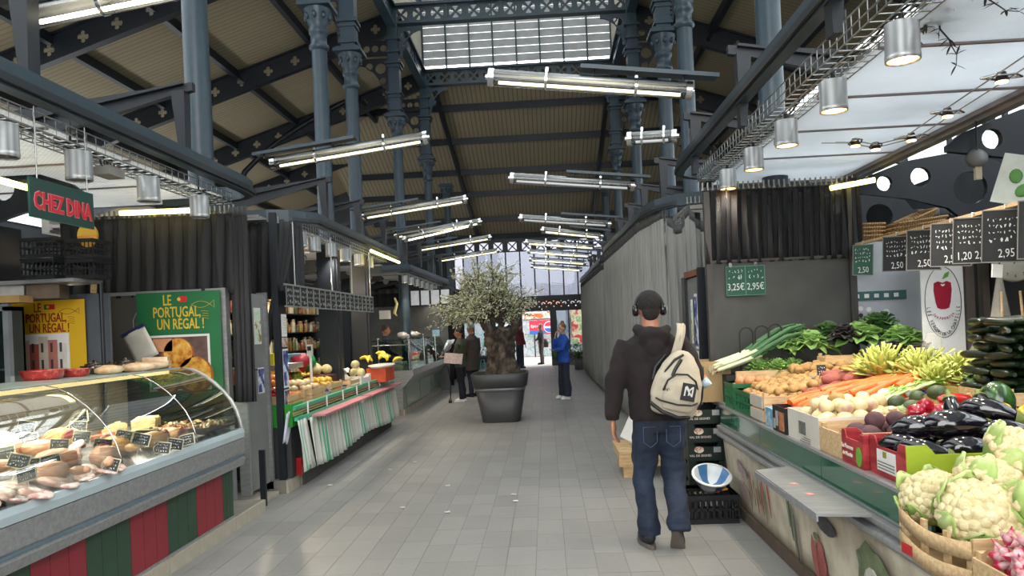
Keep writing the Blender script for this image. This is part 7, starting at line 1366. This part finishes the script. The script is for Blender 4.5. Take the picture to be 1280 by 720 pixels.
# ---------------------------------------------------------------- greens at the back
for i, (x, y, z, R, mt, n_) in enumerate([(1.95, 6.2, 1.2, .2, lfl, 30), (2.15, 6.08, 1.2, .22, lfl, 34), (2.34, 6.2, 1.26, .24, lfd, 34), (2.12, 6.36, 1.26, .2, lfl, 30), (2.5, 6.0, 1.24, .26, lfl, 36), (2.74, 6.2, 1.3, .28, lfd, 36), (2.76, 5.85, 1.2, .26, lfl, 34)]): rosette('lettuce', '%s head in the bank of leafy greens along the back' % ('pale lettuce, far-left', 'pale green lettuce, second', 'dark green leafy', 'curly green lettuce, rear', 'big loose green lettuce', 'largest dark green leafy', 'green lettuce nearest the celery')[i], 'lettuce', (x, y, z), R, mt, n_, i, .9, .5, .55, 'leafy greens', wav=.02)
for i, (x, y, z) in enumerate([(2.6, 5.68, 1.14), (2.45, 5.6, 1.12), (2.75, 5.55, 1.12), (2.36, 5.95, 1.28)]): rosette('dark_salad', '%s dark red-brown salad head below the green lettuces' % ('left', 'front', 'right', 'upper')[i], 'salad', (x, y, z), .17, lfp, 30, i+20, .5, .4, .5, 'dark salads')
rosette('kale', 'blue-green leafy bunch just behind the wooden crate boards', 'kale', (2.5, 5.36, 1.08), .14, blend('blue_green_leaf', ((.3, '2f4640'), (.6, '5a7468')), 8), 26, 31, .6, .4, .5)
for i, (x, y) in enumerate([(1.72, 6.1), (1.86, 6.02), (1.98, 6.06), (1.84, 6.18)]): rosette('parsley_bunch', '%s bunch of bright green parsley behind the potatoes' % ('left', 'front', 'right', 'rear')[i], 'parsley', (x, y, 1.02), .14, lfl, 60, i+40, 1.0, .3, .3, 'parsley')
for i, (x, y, z) in enumerate([(2.2, 5.76, 1.04), (2.5, 5.5, 1.02)]): wood_crate('wooden_crate', ['printed wooden crate of salad behind the potato heap', 'pale wooden crate of salad above the sweet potatoes'][i], (x+.08, y, z), .34, .28, .13, 2, rz=-.15, mt=[woodh, wood][i])
M().bx(2.1, 2.95, 5.4, 6.45, .8, 1.02).o('rear_stand', mat('dark_step', '3b352c', .8), None, label='dark rear stand under the crates of greens', cat='stand')
M().bx(1.5, 1.95, 5.94, 5.97, .98, 1.07).o('brown_board', woodh, None, label='low brown board behind the onions', cat='board')
# leeks
lk = M().tube([(0, 0, 0), (.04, 0, 0), (.25, 0, .01), (.3, 0, .015)], [.012, .017, .015, .014], 8).mesh('white_shaft', blend('leek_shaft', ((.3, 'e6e8d4'), (.6, 'cfdba8')), 3)); lg = M().tube([(.29, 0, .015), (.42, .01, .05), (.6, .02, .09), (.72, .02, .08)], [.015, .022, .018, .006], 6).mesh('green_leaves', blend('leek_green', ((.3, '24442f'), (.6, '3f6a40')), 5)); q = random.Random(9)
rtm = M(); [rtm.tube([(0, 0, 0), (-.03, q.uniform(-.02, .02), q.uniform(-.02, .02)), (-.05, q.uniform(-.03, .03), q.uniform(-.03, .0))], .0015, 4) for _ in range(12)]; rtm = rtm.mesh('roots', mat('pale_roots', 'cfc4a0', .8))
for i in range(16):
    o = O('leek', None, None, (1.42+q.uniform(-.05, .08), 6.14+.03*(i % 8)+q.uniform(-.01, .01), 1.07+.035*(i//8)+q.uniform(0, .02)), (0, -.3+q.uniform(-.05, .05), q.uniform(-.15, .2)-.1), 'leek with white shaft towards the aisle and dark green leaves', 'leek', 'leeks'); O('white_shaft', lk, o); O('green_leaves', lg, o); O('roots', rtm, o)
M().bx(1.46, 1.9, 6.1, 6.45, .8, 1.03).o('leek_box', mat('dark_box', '2c2a26', .8), None, label='dark box holding the leeks at the far end of the counter', cat='box')
for i, x in enumerate((1.5, 1.62, 1.72)):
    M().tube([(-.055, 0, 0), (-.055, 0, .3)]+[(-.055*cos(a), 0, .3+.055*sin(a)) for a in [pi*k/8 for k in range(1, 8)]]+[(.055, 0, .3), (.055, 0, 0)], .0075, 6).o('wire_hoop', mat('dark_rusty_rod', '241f1d', .6), None, loc=(x+.16, 6.2-.03*i, 1.06+.01*i), label='%s dark metal hoop divider standing among the leeks' % ('left', 'middle', 'right')[i], cat='divider', group='metal hoops')
# ---------------------------------------------------------------- boxes on the floor at the end of the counter
dgc = mat('dark_green_carton', '12241c', .5, var=.1)
for k in range(5):
    b_ = carton('dark_green_box', 'dark green printed box with oval basket picture, %s of the stack' % ('lowest', 'second from the floor', 'third from the floor', 'fourth from the floor', 'topmost')[k], (1.30+.004*(k % 2), 6.42, .155*k), .30, .36, .152, dgc, inner=dgc)
    b_['group'] = 'stacked dark green boxes'
    M().plate([(-.06+.04*cos(a), .095+.028*sin(a)) for a in [i*pi/8 for i in range(16)]], [], .002, lambda u, v, w: (u, -.1845+w, v)).o('oval_picture', blend('oval_basket_print', ((.4, 'e0d8c4'), (.55, 'a8603a'), (.62, 'e6e0d0')), 30), b_); text('lettering', 'VAL DE SEGNES', MATS['print_cream'], .026, b_, (-.05, -.186, .045)); M().bx(.06, .12, -.1865, -.184, .07, .115).o('grey_label', mat('print_grey', 'a8a8a8', .6), b_)
b_ = carton('brown_carton', 'open brown carton with green and red round logos on top of the stack', (1.36, 6.45, .80), .34, .4, .34, mat('kraft_card', 'b09468', .8, var=.06), cut=False); M().bx(-.12, -.05, -.206, -.203, .25, .3).o('green_logo', mat('flag_green', '1e6b35', .5, var=0), b_); M().plate(circ(.06, .27, .03, 12), [], .002, lambda u, v, w: (u, -.2045+w, v)).o('red_logo', mat('flag_red', 'c8242c', .5, var=0), b_)
bk_ = pcrate('black plastic crate on the floor beside the counter', (1.17, 5.62, 0), .36, .36, .21, cr)
pcrate('spare black crate nested in the crate under the striped bowl', (1.17, 5.62, .012), .32, .32, .19, cr)
s = NT('blue_white_striped_enamel'); tcn = s.new('TexCoord'); sp_ = s.new('SeparateXYZ'); s.l(tcn.outputs['Object'], sp_.inputs[0]); at_ = s.new('Math', operation='ARCTAN2'); s.l(sp_.outputs[1], at_.inputs[0]); s.l(sp_.outputs[0], at_.inputs[1]); mm = s.new('Math', operation='MULTIPLY'); mm.inputs[1].default_value = 4; s.l(at_.outputs[0], mm.inputs[0]); sn = s.new('Math', operation='SINE'); s.l(mm.outputs[0], sn.inputs[0]); s.l(s.ramp(sn.outputs[0], ((.0, 'c9d0d2'), (.2, 'c9d0d2'), (.3, '3f6f9c'), (.7, '3f6f9c'))), s.b.inputs['Base Color']); s.b.inputs['Roughness'].default_value = .35
bw_ = T('striped_basin', 'blue and grey striped plastic basin tilted on the black crate', 'basin', (1.2, 5.64, .27), (.42, .05, 0)); bw_.scale = (.78, .78, .78); M().lathe([(0, -.07), (.1, -.07), (.15, .0), (.175, .065), (.19, .07), (.185, .078), (.165, .07), (.14, .0), (.095, -.055), (0, -.055)], 28, cap=False).o('basin', s.m, bw_); m = M(); m.lathe([(.168, .068), (.19, .066), (.192, .08), (.17, .082)], 28, cap=False); m.o('rim', white, bw_)
for i, (x, z, c_) in enumerate(((0.02, -.045, 'c0304a'), (.05, -.03, 'd9a040'))): M().box((x, -.02, z), (.05, .03, .012), (.2, 0, .4*i)).o('clothes_peg', mat('peg_'+c_, c_, .5), None, loc=(1.18+x, 5.6, .255), label=['small red scrap lying in the striped basin', 'small yellow scrap lying in the striped basin'][i], cat='scrap')
pl_ = T('wooden_pallet', 'small pale wooden pallet on the floor behind the man', 'pallet', (.96, 7.45, 0)); [M().box((0, -.3+.15*i, .245), (.62, .11, .022)).o('deck_board', woodh, pl_) for i in range(5)]; [M().box((x, 0, .2), (.09, .66, .06)).o('bearer', woodh, pl_) for x in (-.26, .0, .26)]; M().box((0, -.34, .17), (.62, .02, .12)).o('front_board', woodh, pl_); [M().box((x, y, .08), (.1, .1, .16)).o('foot_block', woodh, pl_) for x in (-.22, .24) for y in (-.28, .28)]
for o in pl_.children: pass
M().box((0, 0, .16), (.26, .02, .24), (-.25, .5, 0)).o('white_board', white, None, loc=(.86, 7.4, .24), label='white board leaning on the wooden pallet', cat='board')
M().box((0, 0, .06), (.3, .25, .12)).o('carton_lump', mat('kraft_card', 'b09468', .8), None, loc=(1.0, 7.6, .257), label='brown carton standing on the wooden pallet', cat='box')
# ================================================================ RIGHT STALL : back wall, fridge, boards
dp = mat('dark_mottled_panel', '4c4c48', .55, .25, var=.2, scale=2.2)
p_ = st('wall_partition_right', M().bx(1.48, 2.75, 6.6, 6.64, 0, 2.0), dp); M().bx(1.44, 1.49, 6.57, 6.63, 0, 2.62).bx(2.68, 2.72, 6.57, 6.63, 0, 2.62).bx(1.46, 2.72, 6.58, 6.62, 1.99, 2.01).o('trim', mat('dark_steel_post', '4a4744', .5, .4), p_)
curtain('black mesh curtain hanging in pleats above the green price board', [(1.44, 6.6), (2.1, 6.62), (2.8, 6.6)], 1.98, 2.63, 15, .05, cloth_mat('black_mesh_curtain', '252527', .08, .12), seed=5)
gb = T('green_chalkboard', 'small green chalkboard with 3,25 and 2,95 prices hung on the dark panel', 'chalkboard', (1.77, 6.56, 1.82)); M().box((0, 0, 0), (.34, .01, .26)).o('board', mat('chalkboard_green', '1c5240', .6, var=.12), gb); M().bx(-.003, .003, -.008, -.004, -.13, .13).bx(-.17, .17, -.008, -.004, .125, .13).bx(-.17, .17, -.008, -.004, -.13, -.125).bx(-.17, -.165, -.008, -.004, -.13, .13).bx(.165, .17, -.008, -.004, -.13, .13).o('edge', mat('pale_green_edge', '5a8a74', .5), gb)
text('chalk_price', '3,25€', chalkm, .085, gb, (-.085, -.007, -.055), sx=.75); text('chalk_price', '2,95€', chalkm, .085, gb, (.085, -.007, -.055), sx=.75); scrib(.15, .1, 2, 5, .0018).o('chalk_writing', chalkm, gb, loc=(-.085, -.007, .06)); scrib(.15, .1, 2, 8, .0018).o('chalk_writing', chalkm, gb, loc=(.085, -.007, .06)); [M().box((x, -.004, .14), (.025, .02, .04)).o('clip', chrome, gb) for x in (-.13, .09)]
fr_ = T('white_fridge', 'tall white fridge door with round stickers behind the lettuces', 'fridge', (2.99, 6.98, 0)); M().bx(-.30, .34, -.3, .3, .0, 2.12).o('cabinet', mat('pale_grey_fridge', 'a9adb2', .4, var=.06), fr_); M().bx(-.29, .33, -.325, -.302, .5, 2.10).o('door', mat('pale_grey_door', 'b4b8bd', .35, var=.05), fr_)
M().bx(-.27, .2, -.332, -.326, 1.6, 1.68).o('teal_sticker_strip', mat('teal_strip', '3c6464', .5), fr_); [M().box((-.23+i*.085, -.334, 1.64), (.04, .003, .035)).o('strip_icon', paper, fr_) for i in range(5)]
for i, (x, z, r) in enumerate(((-.2, 1.53, .022), (-.2, 1.47, .02), (-.13, 1.52, .022), (-.04, 1.44, .03), (.02, 1.49, .028), (.0, 1.42, .02))):
    m = M(); m.plate(circ(x, z, r, 12), [], .003, lambda u, v, w: (u, -.3285+w, v)); m.o('round_sticker', mat('dark_sticker', '4a2a34', .5, var=.4, scale=30) if i % 2 else paper, fr_)
ap = T('apple_sign', 'white sign with a dark red apple in an oval ring of lettering', 'sign', (2.945, 5.6, 1.5)); ap.scale = (1.05, 1, .88); M().box((0, 0, 0), (.29, .012, .78)).o('board', white, ap)
m = M(); n_ = 36; m.tube([(.125*cos(2*pi*i/n_), -.008, .06+.30*sin(2*pi*i/n_)) for i in range(n_+1)], .0025, 4); m.o('oval_ring', blackm, ap)
apr = mat('apple_red', '9c1430', .4, var=.12); pts = [(0, .16), (.03, .175), (.058, .16), (.062, .1), (.052, .0), (.04, -.05), (.015, -.062), (-.015, -.062), (-.04, -.05), (-.052, .0), (-.062, .1), (-.058, .16), (-.03, .175)]; m = M(); m.plate([(x, z+.06) for x, z in pts], [], .004, lambda u, v, w: (u, -.009+w, v)); m.o('apple', apr, ap)
M().plate([(0, .25), (.02, .30), (.05, .315), (.04, .27)], [], .004, lambda u, v, w: (u, -.009+w, v)).o('apple_leaf', mat('apple_leaf_green', '5f9a3c', .5), ap); M().plate([(-.012, .2), (0, .19), (.012, .2), (.014, .212), (0, .206), (-.014, .212)], [], .003, lambda u, v, w: (u, -.013+w, v)).o('white_heart', white, ap)
word = 'LES VERGERS DE LA CHAPELLE'
for i, ch_ in enumerate(word):
    if ch_ == ' ': continue
    a = pi+.18+(pi-.36)*i/(len(word)-1); cx, cz = .105*cos(a), .06+.272*sin(a); th = atan2(.272*cos(a), -.105*sin(a)); text('letter', ch_, blackm, .036, ap, (cx, -.009, cz), (pi/2, -th, 0), sx=.9)
ph_ = '0663008724'
for i, ch_ in enumerate(ph_): a = pi+.5+(pi-1.0)*i/(len(ph_)-1); text('digit', ch_, apr, .03, ap, (.075*cos(a), -.009, .02+.07*sin(a)-.03), (pi/2, -atan2(.07*cos(a), -.075*sin(a)), 0), sx=.8)
st('wall_post_right', M().bx(3.11, 3.17, 5.58, 5.64, 0, 2.12).bx(3.24, 3.29, 5.6, 5.66, 0, 2.0), mat('brown_grey_post', '5a5048', .6)); 
M().bx(2.78, 3.12, 5.62, 5.68, .8, 1.18).o('wooden_ledge', woodh, None, label='brown wooden ledge under the apple sign', cat='ledge')
# chalkboards on the rail
rl_ = T('wooden_rail', 'pale wooden rail carrying the hanging chalkboards over the vegetables', 'rail', (2.74, 5.1, 2.09)); M().box((0, .1, 0), (.035, 4.4, .022)).o('rail', woodh, rl_); [M().cyl((.02, y, 0), (.02, y, -2.08), .02, n=6).o('post', steeld, rl_) for y in (-1.9, 2.2)]; M().box((.02, -1.9, .3), (.02, .02, .6)).o('hanger', steeld, rl_)
for i, (y, w, h, col, two, lb) in enumerate([(6.35, .16, .26, 'g', 0, 'narrow green chalkboard at the far end of the wooden rail'), (5.75, .2, .27, 'b', 0, 'black chalkboard second on the rail, over the white fridge'), (5.35, .22, .29, 'b', 0, 'black chalkboard third on the rail'), (5.0, .24, .29, 'b', 0, 'black chalkboard fourth on the rail, above the apple sign'), (4.75, .22, .29, 'b', 1, 'double-column black chalkboard at the right of the apple sign'), (4.42, .24, .31, 'b', 0, 'large black chalkboard reading 2,95 right of the brown post'), (4.07, .26, .32, 'b', 1, 'large double chalkboard with 2,65 and 3,45 near the right edge'), (3.8, .2, .3, 'b', 0, 'black chalkboard cut by the right edge')]):
    c_ = T('hanging_chalkboard', lb, 'chalkboard', (2.70, y, 2.07-h/2), (0, 0, -.55), 'chalkboards on the wooden rail'); M().box((0, 0, 0), (w, .008, h)).o('board', MATS['chalkboard_green'] if col == 'g' else chalkb, c_, rot=(0, .05, 0)); m = M(); m.bx(-w/2, w/2, -.008, -.003, h/2-.006, h/2).bx(-w/2, w/2, -.008, -.003, -h/2, -h/2+.006).bx(-w/2, -w/2+.006, -.008, -.003, -h/2, h/2).bx(w/2-.006, w/2, -.008, -.003, -h/2, h/2); m.o('edge', mat('grey_board_edge', '7c7a74', .6), c_, rot=(0, .05, 0))
    scrib(w*.9, h*.5, 4, 60+i, .0022).o('chalk_writing', chalkm, c_, loc=(0, -.006, .04))
    for k, tx in enumerate((['2,65', '3,45'] if i == 6 else ['1,20', '2,20'] if two else ['2,95'] if i == 5 else ['2,50'])): text('chalk_price', tx, chalkm, .07, c_, ((k-.5)*w*.45 if two else 0, -.006, -h*.33), sx=.7)
    M().tube([(0, 0, h/2), (.0, .01, h/2+.03), (.03, .03, h/2+.02)], .003, 4).o('cord', white, c_)
M().bx(-.03, .03, -.006, .006, -.04, .04).o('white_ticket', paper, None, loc=(2.75, 4.6, 1.72), rot=(0, .1, 0), label='small white ticket hanging beside the brown post', cat='ticket')
# wicker baskets
wk = NT('woven_wicker'); s = wk; w1 = s.new('TexWave', wave_type='BANDS', bands_direction='Z', Scale=28.); w2 = s.new('TexWave', wave_type='BANDS', bands_direction='X', Scale=14.); s.l(s.co(), w1.inputs['Vector']); s.l(s.co(), w2.inputs['Vector']); f_ = s.mix(1., w1.outputs['Color'], w2.outputs['Color'], 'MULTIPLY'); s.l(s.mix(f_, '7a5a34', 'cfa96e'), s.b.inputs['Base Color']); s.bump(f_, .8, .01); s.b.inputs['Roughness'].default_value = .7; wk = wk.m
def basket(loc, w, d, h, rot, lb):
    t = T('wicker_basket', lb, 'basket', loc, rot, 'wicker baskets on the fridge'); m = M(); m.grid(25, 5, lambda u, v: ((w/2-.03*(1-v))*max(-1, min(1, 1.3*cos(u*2*pi))), (d/2-.03*(1-v))*max(-1, min(1, 1.3*sin(u*2*pi))), h*v+.006*sin(u*60)), wrap=True); m.o('side', wk, t, solid=.012); M().box((0, 0, .004), (w-.08, d-.08, .01)).o('base', wk, t); m = M(); m.tube([(w/2*max(-1, min(1, 1.3*cos(a))), d/2*max(-1, min(1, 1.3*sin(a))), h) for a in [2*pi*i/24 for i in range(25)]], .012, 6); m.o('rim', wk, t)
for k in range(4): basket((2.9, 6.85, 2.125+.035*k), .34, .3, .05, (0, 0, .02*k), 'flat wicker tray, %s in the left stack on the fridge' % ('lowest', 'second', 'third', 'topmost')[k])
for k in range(3): basket((3.3+.02*k, 6.8, 2.15+.04*k), .5, .36, .06, (0, -.12, .1*k), 'long wicker basket, %s in the tilted right pile on the fridge' % ('lowest', 'middle', 'topmost')[k])
basket((3.36, 6.75, 2.29), .3, .24, .05, (0, -.35, .3), 'small wicker basket slanting on top of the right pile')
# dark area at far right: clock scale, hanging bag, picture board, crates
ck = T('round_scale_dial', 'round white dial of a hanging scale behind the chalkboards', 'scale', (3.22, 5.2, 1.80), (0, 0, -.35)); M().lathe([(0, .0), (.13, 0), (.135, .02), (.12, .04), (0, .04)], 26, cap=False).o('dial', mat('off_white_dial', 'b9b6aa', .5), ck, rot=(pi/2, 0, 0)); [text('numeral', str(i), blackm, .03, ck, (.095*sin(i*pi/6), -.045, .095*cos(i*pi/6))) for i in range(1, 13)]; M().box((.02, -.045, .03), (.006, .004, .1), (0, .6, 0)).o('needle', blackm, ck)
pb = T('picture_board', 'tilted picture board of green and red vegetables at the right edge', 'poster', (2.92, 4.6, 2.26), (0, 0, -.5)); M().box((0, 0, 0), (.26, .01, .3), (0, .3, 0)).o('board', mat('pale_print_board', 'c9cfc4', .5), pb); [M().ell((x, -.01, z), (.035, .006, .045), (0, .4*i, 0), 10, 6).o('printed_vegetable', [mat('print_pepper_green', '4f8a3a', .5), mat('print_pepper_red', '8a2a34', .5)][i % 2], pb) for i, (x, z) in enumerate(((-.03, .03), (.05, .08), (.0, -.06), (.07, -.02)))]
hb = T('hanging_plastic_bag', 'clear bag of plastic bags hanging in the dark beside the brown post', 'bag', (3.0, 5.0, 1.7)); M().grid(16, 8, lambda u, v: ((.015+.05*v)*cos(u*2*pi)*(1+.2*sin(u*30)), (.015+.04*v)*sin(u*2*pi), -.32*v), wrap=True).o('bag', mat('cloudy_bag', 'a8a294', .25, var=.2, trans=.35, coat=.4), hb); M().tube([(0, 0, 0), (.01, 0, .1), (0, 0, .3)], .003, 4).o('cord', blackm, hb)
for i, x in enumerate((2.98, 3.1)): M().cyl((0, 0, 0), (.03*i, 0, -.55), .008, n=6).o('wooden_stick', woodh, None, loc=(x, 4.95, 1.6), label='%s pale stick hanging beside the clear bag' % ('left', 'right')[i], cat='stick')
M().tube([(0, 0, 0)]+[(.09-.09*cos(a), 0, .2+.09*sin(a)) for a in [pi*k/8 for k in range(9)]]+[(.18, 0, 0)], .011, 6).o('basket_handle', mat('dark_wicker', '3a261c', .7), None, loc=(2.56, 4.0, 1.42), label='dark curved basket handle behind the courgette stack', cat='handle')
st('wall_stall_right', M().bx(3.3, 3.35, 1.5, 6.6, 0, 2.0), mat('near_black_board', '17181a', .7)); 
# ================================================================ RIGHT : door, flyers and long grey curtains along the aisle
dd = st('door_3', M().bx(1.52, 1.55, 7.3, 7.9, 0, 1.92), gd); M().bx(1.5, 1.57, 7.24, 7.3, 0, 2.0).bx(1.5, 1.57, 7.9, 7.96, 0, 2.0).o('door_frame', steeld, dd); M().bx(1.49, 1.56, 7.3, 7.9, 1.93, 1.99).o('door_header', mat('brown_wood_header', '7a4a30', .6), dd)
for y0, y1, z0, z1, mt, lb in ((7.36, 7.5, 1.2, 1.75, bp, 'tall blue printed poster on the door beyond the dark panel'), (7.38, 7.52, .98, 1.18, None, 'white notice low on the door beyond the dark panel'), (7.58, 7.68, 1.25, 1.7, gp_, 'narrow pale poster on the right-hand grey door')):
    o = flyer(1.505, y0, y1, z0, z1, mt, lb); o.rotation_euler = (0, 0, pi)
st('wall_partition_aisle', M().bx(1.5, 1.54, 8.0, 14.2, 0, 1.95), mat('slate_partition', '5b5c5a', .5, .3, var=.15))
curtain('translucent grey curtain at the corner by the brown-topped door, sagging on its hooks', [(2.2, 7.95), (1.6, 8.0), (1.38, 8.25)], .5, 2.74, 8, .05, gcur, seed=11, ztop=lambda u: 2.72-.22*abs(sin(u*3*pi)))
curtain('long grey mesh curtain hanging in fine pleats along the right side of the aisle', [(1.36, 8.3), (1.24, 9.5), (1.18, 14.2)], .1, 2.74, 48, .05, gcur, seed=12)
curtain('second long grey curtain farther down the right side of the aisle', [(1.5, 14.6), (1.2, 15.1), (1.14, 22.8)], .08, 2.66, 44, .06, gcur, seed=13)
st('wall_far_right', M().bx(1.3, 1.36, 14.9, 23, 0, 1.95), MATS['slate_partition'])
curtain('dark curtain closing the back of the stall behind the vegetables', [(3.45, 7.0), (5.5, 7.0)], .0, 2.4, 14, .06, dcur, rings=False, seed=14)
rosette('potted_plant', 'leafy potted plant standing low by the far right curtain', 'plant', (1.02, 23.6, .32), .4, lfd, 30, 50, 1.0, .5, .15)
M().lathe([(0, 0), (.14, 0), (.18, .35), (0, .35)], 16, cap=False).o('plant_pot', mat('grey_pot', '5a5c5a', .6), None, loc=(1.02, 23.6, 0), label='grey pot under the leafy plant by the far right curtain', cat='pot')
